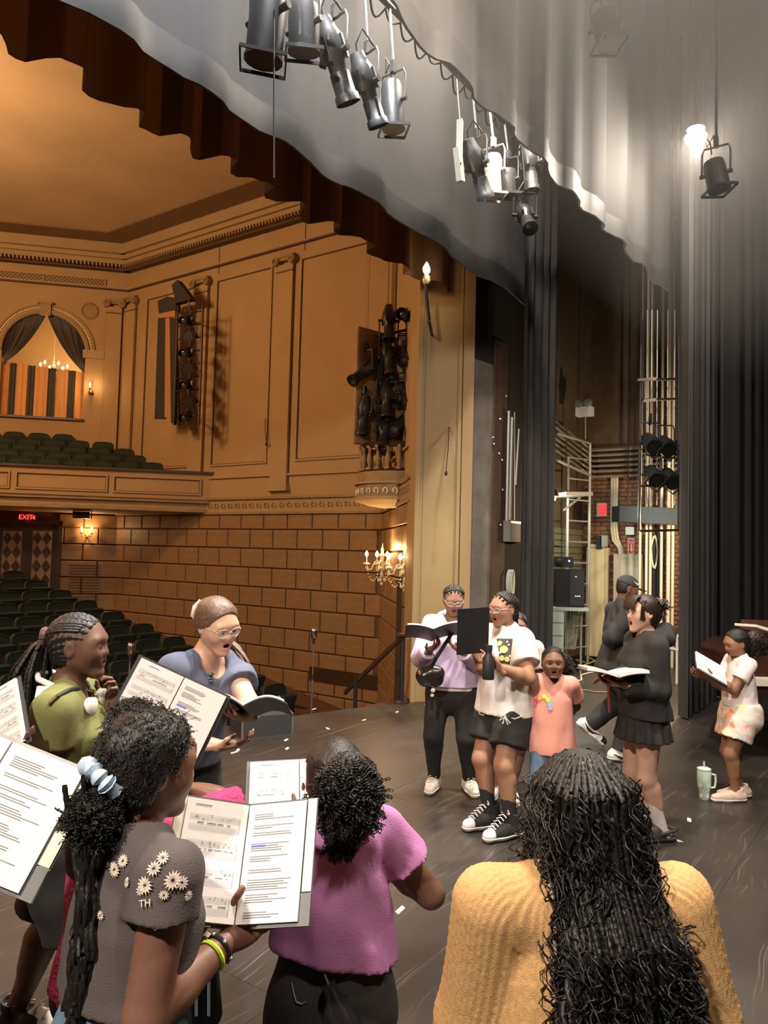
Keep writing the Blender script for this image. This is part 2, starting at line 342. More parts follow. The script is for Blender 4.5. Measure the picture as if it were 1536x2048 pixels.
# ---- rear wall with arched opera-box opening
au, az = RW(88, 705); ar = (RW(172, 705)[0]-RW(4, 705)[0])/2; sz = RW(88, 834)[1]; ztop = CEIL+.5; SOF = 2.58
mb = MB(MR); mb.box((au+ar, 0, SOF), (.2, .3, ztop)).box((-8, 0, SOF), (au-ar, .3, ztop)).box((au-ar, 0, SOF), (au+ar, .3, sz))
N_ = 20; arc = [(au+ar*math.cos(t), az+ar*math.sin(t)) for t in np.linspace(0, math.pi, N_+1)]
mb.box((au-ar, 0, az+ar+.001), (au+ar, .3, ztop))
for (x0, z0), (x1, z1) in zip(arc[:-1], arc[1:]):
    vs = [(x0, y, z0) for y in (0, .3)]+[(x1, y, z1) for y in (0, .3)]+[(x0, y, az+ar+.001) for y in (0, .3)]+[(x1, y, az+ar+.001) for y in (0, .3)]
    mb.add(vs, [(0, 2, 6, 4), (1, 5, 7, 3), (0, 1, 3, 2)])
rear = struct(mb.build('wall_rear', M_PLASTER)); rear['label'] = 'tan rear auditorium wall with an arched box opening'
mb = MB(MR)
for rr, th, t_ in ((ar+.05, .05, .05), (ar+.2, .03, .03)):
    mb.tube([(au+rr*math.cos(t), -.02, az+rr*math.sin(t)) for t in np.linspace(0, math.pi, 24)], t_, 5)
part(mb, 'arch_moulding', M_PLASTER2, rear)
mb = MB(MR)
for t in np.linspace(.03, math.pi-.03, 60): mb.box((au+(ar+.14)*math.cos(t)-.016, -.03, az+(ar+.14)*math.sin(t)-.016), (au+(ar+.14)*math.cos(t)+.016, 0, az+(ar+.14)*math.sin(t)+.016))
part(mb, 'arch_bead', M_CREAM, rear)['kind'] = 'stuff'
part(MB(MR).box((au-.12, -.1, az+ar-.05), (au+.12, 0, az+ar+.2)).box((au-.16, -.13, az+ar+.2), (au+.16, 0, az+ar+.26)), 'keystone', M_GOLD, rear)
part(MB(MR).box((au+ar-.05, -.06, az-.06), (au+ar+.42, 0, az+.12)), 'impost_block', M_PLASTER2, rear)
part(MB(MR).box((au-ar-.05, -.08, sz-.05), (au+ar+.02, .34, sz)), 'sill', M_WOODDK, rear)
cornice(MR, rear, -6, 0)
u0, z0 = RW(180, 622); part(MB(MR).lathe((u0, .01, z0), [(.2, 0), (.2, .03), (.17, .045), (.15, .02)], 20, (0, -1, 0)), 'round_medallion', M_GOLD, rear)
pilaster(MR, rear, RW(226, 700)[0], .34, ZB+.4, SW(262, 612)[1]-.05)
# grille
g0, gz1 = RW(-60, 537); g1, gz0 = RW(209, 577)
mb = MB(MR).box((g0, -.01, gz0), (g1, 0, gz1)); part(mb, 'grille_backing', mat('grille_dark', (.13, .075, .04), .8), rear)
mb = MB(MR); x = g0-.4
while x < g1:
    for sg in (1, -1):
        a, b = (x, gz0), (x+(gz1-gz0), gz1)
        if sg < 0: a, b = (x, gz1), (x+(gz1-gz0), gz0)
        p = [max(g0, min(g1, a[0])), max(g0, min(g1, b[0]))]
        if p[1] > p[0]:
            f = lambda xx: a[1]+(b[1]-a[1])*(xx-a[0])/(b[0]-a[0]); mb.tube([(p[0], -.02, f(p[0])), (p[1], -.02, f(p[1]))], .012, 4)
    x += .085
mb2 = MB(MR).box((g0, -.04, gz1), (g1+.03, 0, gz1+.03)).box((g0, -.04, gz0-.03), (g1+.03, 0, gz0)).box((g1, -.04, gz0), (g1+.03, 0, gz1)).box(((g0+g1)/2+.1, -.04, gz0), ((g0+g1)/2+.12, 0, gz1))
part(mb, 'grille_lattice', M_PLASTER2, rear)['kind'] = 'stuff'; part(mb2, 'grille_frame', M_PLASTER2, rear)
# lower rear wall: blocks round a pair of diamond panelled doors
rearlow = struct(MB(MR).box((-8, 0, -1), (0, .3, SOF)).build('wall_rear_lower', M_JOINT)); rearlow['label'] = 'stone wall with doors under the balcony'
dz = RW(60, 1048)[1]; du = RW(118, 1060)[0]
for r in range(len(zs)-1):
    x = 0; k = 0
    while x > -7.4:
        L = .42 if (k == 0 and r % 2) else (.75 if r != 3 else 1.5)
        x0, x1 = x-L, x; x = x0; k += 1
        if zs[r] < -.2: continue
        if x1 > du and x0 < du and zs[r+1] < dz: x0 = du
        if x1 <= du+.01 and zs[r+1] < dz+.05 and x1 > du-3: continue
        if x1-x0 > .06: block(MR, rearlow, x0+.012, x1-.012, zs[r+1]+.012, zs[r]-.012)
door = struct(MB(MR).box((du-2.2, -.05, -.6), (du, 0, dz)).build('door_1', M_WOODDK)); door['label'] = 'dark double doors with tall diamond patterned panels'
M_DIAM = mat('pale_diamond_inlay', (.38, .25, .14), .6)
for px0, px1 in ((8, 46), (68, 106)):
    a, z1 = RW(px0, 1062); b, _ = RW(px1, 1062); zb = -.1
    part(MB(MR).box((a, -.065, zb), (b, -.05, z1)), 'door_panel', M_DIAM, door)
    n = 7; h = (z1-zb)/n; mb = MB(MR)
    for i in range(n+1):
        for j in (0, 1):
            cx, cz = a+(b-a)*(.25+.5*j), z1-h*(i+.5)
            w2, h2 = (b-a)*.24, h*.48
            if cz-h2 > zb: part(MB(MR).poly([(cx-w2, -.066, cz), (cx, -.066, cz-h2), (cx+w2, -.066, cz), (cx, -.066, cz+h2)], (0, -1, 0), .008), 'diamond', M_WOODDK, door)
part(MB(MR).box((du, -.09, -.6), (du+.09, 0, dz+.09)).box((du-2.3, -.09, dz), (du+.09, 0, dz+.09)), 'door_frame', M_WOODDK, door)
a, b = RW(140, 1125), RW(200, 1180); mb = MB(MR).box((a[0], -.06, b[1]-.3), (b[0], -.02, a[1])); part(mb, 'vent_panel', mat('vent_dark', (.06, .03, .018), .8), rearlow)
mb = MB(MR)
for i in range(14):
    z = b[1]-.3+i*(a[1]-b[1]+.3)/14; mb.box((a[0], -.072, z), (b[0], -.06, z+.018))
part(mb, 'vent_slats', M_WOODDK, rearlow)['kind'] = 'stuff'
# ---- balcony: parapet, soffit, rail
BZ0, BZ1 = 2.58, 3.36
bal = struct(MB(MQ).box((-8, 0, BZ0), (0, .22, BZ1)).build('wall_balcony', M_PLASTER)); bal['label'] = 'tan panelled balcony front with a dark rail'
part(MB(MQ).box((-8, -.06, BZ1), (.05, .28, BZ1+.05)), 'balcony_rail', M_WOODDK, bal)
part(MB(MQ).box((-8, .05, BZ0-.03), (0, 2.3, BZ0)), 'balcony_soffit', mat('soffit_plaster', (.5, .38, .22), .8), bal)
part(MB(MQ).box((-8, -.09, BZ0+.17), (0, 0, BZ0+.23)).box((-8, -.05, BZ0-.02), (0, 0, BZ0+.05)).box((-8, -.12, BZ0+.23), (0, 0, BZ0+.25)), 'balcony_moulding', M_GOLD, bal)
for i in range(4): panel(MQ, bal, -1.95-i*1.85, -.2-i*1.85, BZ0+.33, BZ1-.1, .03)
mb = MB(MQ)
for k in range(5): mb.box((-8, .22+k*.4, BZ0), (0, .22+(k+1)*.4, 2.72+k*.18))
part(mb, 'balcony_tier', M_CARPET, bal)
# ---- house ceiling
cl = MB(); cl.add([(-8, 4.8, CEIL+.22), (12, 4.8, CEIL+.22), (12, 24, CEIL+.22), (-8, 24, CEIL+.22)], [(3, 2, 1, 0)])
struct(cl.build('ceiling', M_CEIL))['label'] = 'ochre plaster auditorium ceiling'
M_COVE = mat('brown_cove', (.20, .125, .06), .8); zc_ = CEIL+.19
struct(MB().poly([(11, 7.7, zc_), (11, 15.2, zc_), (10.1, 14.82, zc_), (10.1, 7.0, zc_)], (0, 0, 1), .028).build('trim_1', M_COVE))['label'] = 'brown cove band along the side of the ceiling'
struct(MB().poly([(11, 15.2, zc_), (5.95, 20.04, zc_), (5.33, 19.39, zc_), (10.1, 14.82, zc_)], (0, 0, 1), .028).build('trim_2', M_COVE))['label'] = 'brown cove band along the rear of the ceiling'
# ---- unseen house walls close the room (left side and back)
struct(MB().box((-6.3, 4.8, -2), (-6, 24, CEIL+.5)).build('wall_far_side', M_PLASTER))['label'] = 'tan auditorium wall on the opposite side'
struct(MB().box((-6, 23.5, -2), (6, 23.8, CEIL+.5)).build('wall_back', M_PLASTER))['label'] = 'tan wall at the back of the auditorium'
# ---- proscenium pillar and wing side
PA, PB = V3((8.09, 5.19, 0)), V3((8.62, 4.72, 0)); PC = V3((9.05, 4.66, 0)); PH = 10.
pil = struct(MB().poly([PA+V3((0, 0, -.0)), PB, PC, (9.6, 4.9, 0), (9.6, 5.6, 0), (8.5, 5.6, 0)], (0, 0, 1), PH).build('wall_proscenium', M_PILLAR)); pil['label'] = 'khaki painted proscenium pillar'
MV = frame(PA, PB-PA); pl = (PB-PA).length
part(MB(MV).box((-.03, -.03, 0), (.03, .02, PH)).box((pl*.72, -.035, 0), (pl*.78, 0, PH)).box((pl*.8, -.05, 0), (pl, 0, PH)), 'pillar_bead', M_PILLAR, pil)
part(MB(MV).box((pl*.70, -.012, 0), (pl*.72, 0, PH)).box((.07, -.01, .3), (.08, 0, PH)), 'pillar_line', mat('dark_khaki_joint', (.25, .21, .12), .8), pil)  # thin strips in a darker khaki along the face
MC = frame(PB, PC-PB); part(MB(MC).box((.0, -.012, 0), ((PC-PB).length, 0, 4.35)), 'concrete_return', M_CONC, pil)
part(MB(MC).box((0, -.014, 4.35), ((PC-PB).length, 0, PH)), 'black_return', M_DARK, pil)
struct(MB().box((9.05, 4.66, 0), (10.0, 4.95, 10)).build('wall_stage_side', M_DARK))['label'] = 'black wall behind the proscenium pillar'
M_PLANK = mat('brown_stained_plank', (.085, .045, .027), .7, noise=.4, nscale=5)
struct(MB().box((9.06, 4.62, 0), (9.42, 4.66, 4.7)).build('trim_3', M_PLANK))['label'] = 'dark brown board beside the concrete strip'
# over-proscenium header (hidden by valances)
struct(MB().box((-6, 5.15, 6.2), (8.6, 5.45, 10)).build('wall_header', M_DARK))['label'] = 'dark wall above the stage opening'
# stage house shell
struct(MB().box((-6, -7, 9.6), (18, 4.9, 9.8)).build('ceiling_stage', M_DARK))['label'] = 'black ceiling high over the stage'
struct(MB().box((-6.2, -7, 0), (-6, 6, 9.8)).build('wall_wing_near', M_DARK))['label'] = 'black wall of the near wing'
struct(MB().box((-6, -7.2, 0), (18, -7, 9.8)).build('wall_upstage', M_DARK))['label'] = 'black upstage wall'

# ---- wing: brick walls beyond the curtains
XB = 14.2
M_BRICK = mat('red_brick', (.24, .115, .055), .8, noise=.45, nscale=9, bump=.3, bscale=60)
M_MORTAR = mat('mortar', (.11, .075, .05), .9, noise=.3, nscale=8)
M_GBRICK = mat('painted_grey_green_brick', (.17, .175, .12), .75, noise=.35, nscale=6, bump=.4, bscale=30)
wing = struct(MB().box((XB, -7, 0), (XB+.3, 5.4, 9.7)).build('wall_wing', M_MORTAR)); wing['label'] = 'red brick wing wall with pipes and signs'
wing2 = struct(MB().box((10.0, 5.35, 0), (XB, 5.6, 9.7)).build('wall_wing_end', M_MORTAR)); wing2['label'] = 'grey green painted brick wall behind the ladder'
bm = None; bh = .079; bl = .235
M_ = frame((XB, 0, 0), (0, -1, 0)); nb = 0
for r in range(42):
    z = .62+r*bh
    y = 5.32-(bl/2 if r % 2 else 0)
    while y > 3.55:
        if not (4.83 < y-bl/2 < 5.2 and z < 2.1):
            if bm is None: o = MB().box((0, -.02, 0), (bl-.014, 0, bh-.014), .004).build('brick', M_BRICK, wing); bm = o.data
            else: o = link('brick', bm, None, wing)
            o.matrix_parent_inverse = PWI(wing); o.matrix_basis = M_ @ Matrix.Translation((-y, 0, z)); nb += 1
        y -= bl
bm = None; M_ = frame((0, 5.35, 0), (1, 0, 0))
for r in range(18):
    z = .3+r*.115; x = 12.3-(.13 if r % 2 else 0)
    while x < XB-.05:
        if bm is None: o = MB().box((0, -.02, 0), (.25, 0, .1), .005).build('brick', M_GBRICK, wing2); bm = o.data
        else: o = link('brick', bm, None, wing2)
        o.matrix_parent_inverse = PWI(wing2); o.matrix_basis = M_ @ Matrix.Translation((x, 0, z)); x += .265
door2 = struct(MB().box((XB-.06, 4.86, 0), (XB-.02, 5.16, 2.02)).build('door_2', mat('yellow_cream_door', (.62, .52, .30), .6))); door2['label'] = 'narrow cream door in the brick wing wall'
part(MB().box((XB-.08, 4.80, 0), (XB, 4.86, 2.09)).box((XB-.08, 5.16, 0), (XB, 5.22, 2.09)).box((XB-.08, 4.80, 2.03), (XB, 5.22, 2.09)), 'door_frame', mat('cream_door_frame', (.55, .46, .29), .6), door2)
# ================================================================ HOUSE OBJECTS
def drape(name, p0, p1, z0, z1, amp, wl, m, n=None, rows=10, seed=0, sag=0, hem=0, taper=0, th=.012, label=None, cat=None, parent=None, hemmat=None):
    "a hanging pleated cloth with thickness from p0 to p1 (plan points)"
    r = np.random.default_rng(seed); p0, p1 = V3(p0).to_2d(), V3(p1).to_2d(); L = (p1-p0).length; d = (p1-p0)/L; nn = V3((d.y, -d.x))
    n = n or max(24, int(L/wl*10)); u = np.linspace(0, L, n); ph = r.uniform(0, 6)
    w1 = np.cumsum(np.r_[0, np.diff(u)]*(1+.35*np.sin(u*1.7/wl*.31+ph)))
    off = np.sin(w1*2*math.pi/wl+ph)+.35*np.sin(w1*2*math.pi/wl*2.3+1.3*ph); off = np.tanh(off*1.6)*.75
    bot = z0+sag*np.sin(u*2*math.pi/(wl*2.7)+ph)*.5+sag*.4*np.sin(u*5.1/wl)
    def sheet(ra, rb, ex, rows):
        mb = MB(); vs = []
        for s_ in (1, -1):
            for k in range(rows+1):
                t = ra+(rb-ra)*k/rows
                for i in range(n):
                    z = bot[i]+(z1-bot[i])*t; a = amp*(1-taper*t)
                    q = p0+d*u[i]+nn*(off[i]*a+s_*(th/2+ex)); vs.append((q.x, q.y, z))
        A = (rows+1)*n; fs = []
        for k in range(rows):
            for i in range(n-1):
                a = k*n+i; fs += [(a, a+1, a+n+1, a+n), (A+a+n, A+a+n+1, A+a+1, A+a)]
        for i in range(n-1): fs += [(i+1, i, A+i, A+i+1), (rows*n+i, rows*n+i+1, A+rows*n+i+1, A+rows*n+i)]
        for k in range(rows): fs += [(k*n, (k+1)*n, A+(k+1)*n, A+k*n), ((k+1)*n+n-1, k*n+n-1, A+k*n+n-1, A+(k+1)*n+n-1)]
        return mb.add(vs, fs)
    o = sheet(0, 1, 0, rows).build(name, m, parent, True); tagp(o, label, cat)
    if hem: sheet(-.0006, hem/(z1-z0), .004, 2).build('hem', hemmat or m, o, True)
    return o
# ---- theatre seats
def make_seat(name='theatre_seat'):
    o = empty(name, (0, 0, 0))
    mb = MB(); w_ = .245; vs = []
    prof = [(-w_, .48), (-w_, .80), (-w_*.93, .89), (-w_*.72, .935), (0, .95), (w_*.72, .935), (w_*.93, .89), (w_, .80), (w_, .48)]
    mb.poly([(x, .03+(z-.48)*.18, z) for x, z in prof], (0, 1, 0), .07); mb.build('backrest', M_GREENSEAT, o)
    mb = MB(); mb.tube([(x*1.01, .025+(z-.48)*.18, z) for x, z in prof], .012, 5); mb.build('back_trim', mat('worn_seat_edge', (.018, .028, .022), .5), o)
    mb = MB(); mb.poly([(-.23, -.05, .43), (.23, -.05, .43), (.22, -.16, .80), (-.22, -.16, .80)], (0, 1, .25), .09); mb.build('seat', M_GREENSEAT, o)
    for sx in (-1, 1):
        mb = MB().box((sx*.255-.025, -.30, .60), (sx*.255+.025, .08, .635)); mb.build('armrest', M_WOODDK, o)
        mb = MB().box((sx*.255-.02, -.06, 0), (sx*.255+.02, .09, .60)); mb.build('standard', M_BLKMET, o)
    return o
seat0 = make_seat(); used = [False]
def put_seat(x, y, z, rz, label, grp):
    mw = Matrix.Translation((x, y, z)) @ Matrix.Rotation(rz, 4, 'Z')
    if not used[0]: o = seat0; o.matrix_basis = mw; used[0] = True
    else: o = copy_tree(seat0, mw)
    tagp(o, label, 'seat', grp); return o
ORD = ('first', 'second', 'third', 'fourth', 'fifth', 'sixth', 'seventh', 'eighth', 'ninth', 'tenth')
for r in range(10):
    y = 7.75+r*.84; z = hz(y+.1)-.02
    xe = 8.95 if r else 8.75
    n = 0
    while n < 9:
        x = xe-.27-n*.53
        D = x*.8181+y*.575; lat = (x*.575-y*.8181)/D
        if lat*FPX+768 < -70: break
        # rear diagonal wall limit
        if (x-XW)*(-.692)+(y-15.2)*(-.722) < .6: break
        put_seat(x, y, z, 0, 'dark green folding seat at the aisle end of the %s stalls row from the stage' % ORD[r] if n == 0 else 'dark green folding seat inside the %s stalls row from the stage' % ORD[r], 'end seats of the stalls rows' if n == 0 else 'seats inside the stalls rows'); n += 1
# balcony seats, five tiers parallel to the rail
nrm = MQ.to_3x3()
bang = math.atan2(MQ[1][0], MQ[0][0])
for k, pend in enumerate((325, 290, 266, 224, 143)):
    u_end = loc(MQ, pend, 900, .42+k*.4)[0]
    for i in range(7 if k > 1 else 8):
        q = MQ @ V3((u_end-.2-i*.52, .42+k*.4, 2.72+k*.18))
        D = q.x*.8181+q.y*.575
        if (q.x*.575-q.y*.8181)/D*FPX+768 < -50: break
        o = put_seat(q.x, q.y, q.z, bang, 'dark balcony seat in the %s tier up from the rail' % ORD[k], 'balcony seats'); o.matrix_basis = Matrix.Translation(q) @ Matrix.Rotation(bang, 4, 'Z') @ Matrix.Diagonal((.92, .72, .93, 1))
# ---- bulbs and sconces
def bulb(mb, p, r=.022): mb.lathe(p, [(r*.4, 0), (r*.9, r*.7), (r, r*1.4), (r*.8, r*2.1), (r*.3, r*3), (.001, r*3.4)], 8)
def sconce(base, M, name, label, n, power, group=None, spread=.11):
    o = empty(name, base, label, 'sconce', group); R = M.to_3x3(); b = V3(base)
    X, Y = R @ V3((1, 0, 0)), R @ V3((0, -1, 0)); Z = V3((0, 0, 1))
    MB().lathe(b+Y*.0, [(.05, 0), (.055, .015), (.03, .035)], 12, Y).build('backplate', M_BRASS, o, True)
    for i in range(n):
        sx = (i-(n-1)/2)*spread*2; e = b+X*sx+Y*.14+Z*.05
        mb = MB().tube([b+Y*.03, b+Y*.09-Z*.05+X*sx*.4, b+Y*.13-Z*.02+X*sx, e], .009, 6); mb.lathe(e, [(.012, 0), (.028, .01), (.03, .02)], 10); a = mb.build('arm', M_BRASS, o, True)
        MB().lathe(e+Z*.02, [(.012, 0), (.012, .07)], 8).build('candle', M_CREAM, a, True)
        mb = MB(); bulb(mb, e+Z*.09, .02); mb.build('bulb', M_BULB, a, True)
    point(name+'_glow', b+Y*.2+Z*.15, power, WARM, .03)
    return o
u, z = RW(182, 785); sconce(MR @ V3((u, -.02, z)), MR, 'wall_sconce', 'single candle wall sconce beside the arched opening', 1, 8)
u, z = RW(176, 1072); sconce(MR @ V3((u, -.06, z)), MR, 'wall_sconce', 'double candle wall sconce glowing under the balcony', 2, 16)
# ---- crystal wall chandeliers on the splay wall
def chandelier(c, label, arms, power, group=None, R=.26, name='crystal_sconce', stem=True):
    o = empty(name, c, label, 'chandelier', group); c = V3(c); Z = V3((0, 0, 1))
    mb = MB(); mb.lathe(c-Z*.1, [(.01, -.1), (.03, -.06), (.012, -.02), (.05, .03), (.03, .07), (.035, .2), (.05, .23), (.02, .27), (.03, .31), (.008, .36), (.001, .42)], 10); mb.build('stem', M_CRYSTAL, o, True)
    for i in range(arms):
        a = 2*math.pi*i/arms+.3; d = V3((math.cos(a), math.sin(a), 0)); e = c+d*R+Z*.02
        mb = MB(); mb.tube([c+d*.03-Z*.02, c+d*.07+Z*.05, c+d*.12+Z*.02, c+d*.16-Z*.08, c+d*.22-Z*.1, e-Z*.04], .011, 6); mb.lathe(e-Z*.04, [(.015, 0), (.055, .012), (.05, .03), (.02, .04)], 10)
        am = mb.build('arm', M_CRYSTAL, o, True)
        MB().lathe(e, [(.011, 0), (.011, .09)], 6).build('candle', M_CREAM, am, True)
        mb = MB(); bulb(mb, e+Z*.09, .026); mb.build('bulb', M_BULB, am, True)
        mb = MB()
        for t in np.linspace(.1, 1, 9): mb.ball(c+d*(.04+.2*t)-Z*(.10+.16*math.sin(math.pi*t)), .012, 6, 4)
        for t in (.25, .55): mb.ball(e-Z*.09+d*(t-.4)*.08, (.008, .008, .026), 5, 4)
        mb.build('bead_swag', M_CRYSTAL, am, True)['kind'] = 'stuff'
    mb = MB()
    for i in range(7): a = i*.9; mb.ball(c+V3((.06*math.cos(a), .06*math.sin(a), -.24)), (.01, .01, .03), 5, 4)
    mb.ball(c-Z*.30, .026, 8, 6); mb.build('pendant_drops', M_CRYSTAL, o, True)['kind'] = 'stuff'
    point(name+'_glow', c+Z*.25, power, WARM, .05)
    return o
MPY = MP.to_3x3() @ V3((0, -1, 0))
q1 = AT(764, 1128, 11.7); q2 = AT(810, 1136, 10.35)
for q, lb in ((q1, 'crystal candle sconce on the block wall, the one farther from the pillar'), (q2, 'crystal candle sconce on the block wall, the one closer to the pillar')):
    o = chandelier(q, lb, 4, 26, 'crystal wall sconces', .25 if q is q1 else .23)
    qq = MP.inverted() @ q; MB().tube([q-V3((0, 0, .05)), MP @ V3((qq.x, -.03, qq.z-.05))], .014, 6).build('wall_arm', M_BRASS, o)
    MB(MP).lathe((qq.x, -.0, qq.z-.05), [(.09, 0), (.09, .02), (.05, .045)], 12, (0, -1, 0)).build('backplate', M_BRASS, o)
# ---- arched box: lining, striped cloth, swags, chandelier
MRi = MR.to_3x3()
nook = struct(MB(MR).box((au-1.6, 2.0, sz-.8), (au+1.3, 2.1, az+ar+.6)).box((au-1.6, .3, sz-.8), (au-1.5, 2.0, az+ar+.6)).box((au+1.3, .3, sz-.8), (au+1.4, 2.1, az+ar+.6)).box((au-1.6, .3, az+ar+.5), (au+1.4, 2.1, az+ar+.6)).build('wall_box_lining', mat('cream_box_lining', (.72, .55, .32), .8)))
nook['label'] = 'cream lining of the arched opera box'
point('box_glow', MR @ V3((au+.1, .9, az+.1)), 26, WARM, .06)
ch_c = MR @ V3((au+.06, .75, RW(93, 728)[1])); o = chandelier(ch_c, 'brass chandelier with lit candles hanging inside the arched box', 6, 18, None, .30, 'hanging_chandelier')
MB().tube([ch_c+V3((0, 0, .25)), V3((ch_c.x, ch_c.y, (MR @ V3((0, 0, az+ar+.5))).z))], .009, 5).build('chain', M_BRASS, o)
cl = empty('striped_cloth', MR @ V3((au, .14, sz)), 'orange and grey striped cloth across the arched box', 'cloth')
M_OR = mat('orange_cloth', (.78, .40, .16), .85, noise=.12, nscale=4); M_GR = mat('grey_cloth', (.07, .068, .062), .85)
edges = [-4, 5, 13, 27, 49, 65, 91, 107, 132, 147, 171]
for i in range(len(edges)-1):
    a, b = RW(edges[i], 790)[0], RW(edges[i+1], 790)[0]; m = M_GR if i % 2 == 0 else M_OR
    if i == 0: m = M_OR
    zt = RW(90, 725+i*1.2)[1]
    n = 6; mb = MB(MR); pts = [(a+(b-a)*k/n, .14+.02*math.sin(k*1.9+i*2)) for k in range(n+1)]
    for k in range(n): (x0, y0), (x1, y1) = pts[k], pts[k+1]; mb.add([(x0, y0, sz), (x1, y1, sz), (x1, y1+.02, zt), (x0, y0+.02, zt), (x0, y0+.012, sz), (x1, y1+.012, sz), (x1, y1+.032, zt), (x0, y0+.032, zt)], [(0, 1, 2, 3), (7, 6, 5, 4), (3, 2, 6, 7), (1, 0, 4, 5)])
    mb.build('stripe', m, cl)
M_SWAG = mat('charcoal_velvet', (.05, .047, .043), .7)
for sx, lb in ((-1, 'dark swag curtain tied to the left of the arched box'), (1, 'dark swag curtain tied on the sconce side of the arched box')):
    tp = (au+sx*(ar-.02), az-.22 if sx < 0 else az-.32); mb = MB(MR); n, k = 22, 14; vs = []
    for s_ in (0, .03):
        for i in range(n+1):
            th = math.pi/2-sx*(math.pi/2+.12)*(i/n)*1.0; A = (au+(ar+.03)*math.cos(th), az+(ar+.03)*math.sin(th)); fr = 1-i/n
            if th < 0 or th > math.pi: A = (au+sx*(ar+.03), az-.05)
            for j in range(k+1):
                t = j/k; c = (A[0]*.62+tp[0]*.38, A[1]*.45+tp[1]*.55-.18*fr)
                x = (1-t)**2*A[0]+2*t*(1-t)*c[0]+t*t*tp[0]; z_ = (1-t)**2*A[1]+2*t*(1-t)*c[1]+t*t*(tp[1]+.08*(1-2*fr))
                vs.append((x, .06+s_+.035*math.sin(i*1.7)*math.sin(math.pi*min(1, t+.15)), z_))
    A_ = (n+1)*(k+1); fs = [(i*(k+1)+j, (i+1)*(k+1)+j, (i+1)*(k+1)+j+1, i*(k+1)+j+1) for i in range(n) for j in range(k)]
    fs += [tuple(q+A_ for q in f[::-1]) for f in fs]
    o = mb.add(vs, fs).build('swag_curtain', M_SWAG, None, True); tagp(o, lb, 'curtain')
# ---- exit sign, small speaker under the balcony
u, z = RW(57, 1035); o = empty('exit_sign', MR @ V3((u, -.06, z)), 'lit red EXIT sign above the double doors', 'sign')
MB(MR).box((u-.17, -.1, z-.1), (u+.17, -.045, z+.1)).build('sign_case', M_BLKPL, o)
def letters(txt, M, x, y, z, h, m, parent, name='lettering', align='CENTER', th=.004):
    cu = bpy.data.curves.new(name, 'FONT'); cu.body = txt; cu.size = h; cu.align_x = align; cu.align_y = 'CENTER'; cu.extrude = th
    t = bpy.data.objects.new(name, cu); COL.objects.link(t); dg = bpy.context.evaluated_depsgraph_get(); me = bpy.data.meshes.new_from_object(t.evaluated_get(dg)); bpy.data.objects.remove(t)
    o = link(name, me, m); o.matrix_basis = M @ Matrix.Translation((x, y, z)) @ Matrix.Rotation(math.pi/2, 4, 'X')
    if parent: o.parent = parent; o.matrix_parent_inverse = PWI(parent)
    return o
letters('EXIT', MR, u-.03, -.104, z, .15, M_EXIT, o)
MB(MR).poly([(u+.10, -.104, z), (u+.16, -.104, z+.05), (u+.16, -.104, z-.05)], (0, -1, 0), .004).build('arrow', M_EXIT, o)
point('exit_glow', MR @ V3((u, -.2, z)), .8, (1, .08, .05), .05)
q = MQ @ V3((loc(MQ, 165, 1020, .7)[0], .7, SOF-.03)); o = empty('small_speaker', q, 'small black speaker bracketed under the balcony', 'speaker')
R_ = MQ.copy(); R_.translation = q
MB(R_).poly([(-.17, -.12, -.17), (-.13, .1, -.17), (.13, .1, -.17), (.17, -.12, -.17)], (0, 0, 1), .14).build('cabinet', M_BLKPL, o)
MB(R_).box((-.19, -.02, -.16), (-.175, .02, 0)).box((.175, -.02, -.16), (.19, .02, 0)).box((-.19, -.02, -.015), (.19, .02, 0)).build('bracket', M_BLKMET, o)
MB(R_).box((-.14, -.128, -.155), (.14, -.12, -.045)).build('grille', mat('speaker_grille', (.05, .045, .04), .9), o)
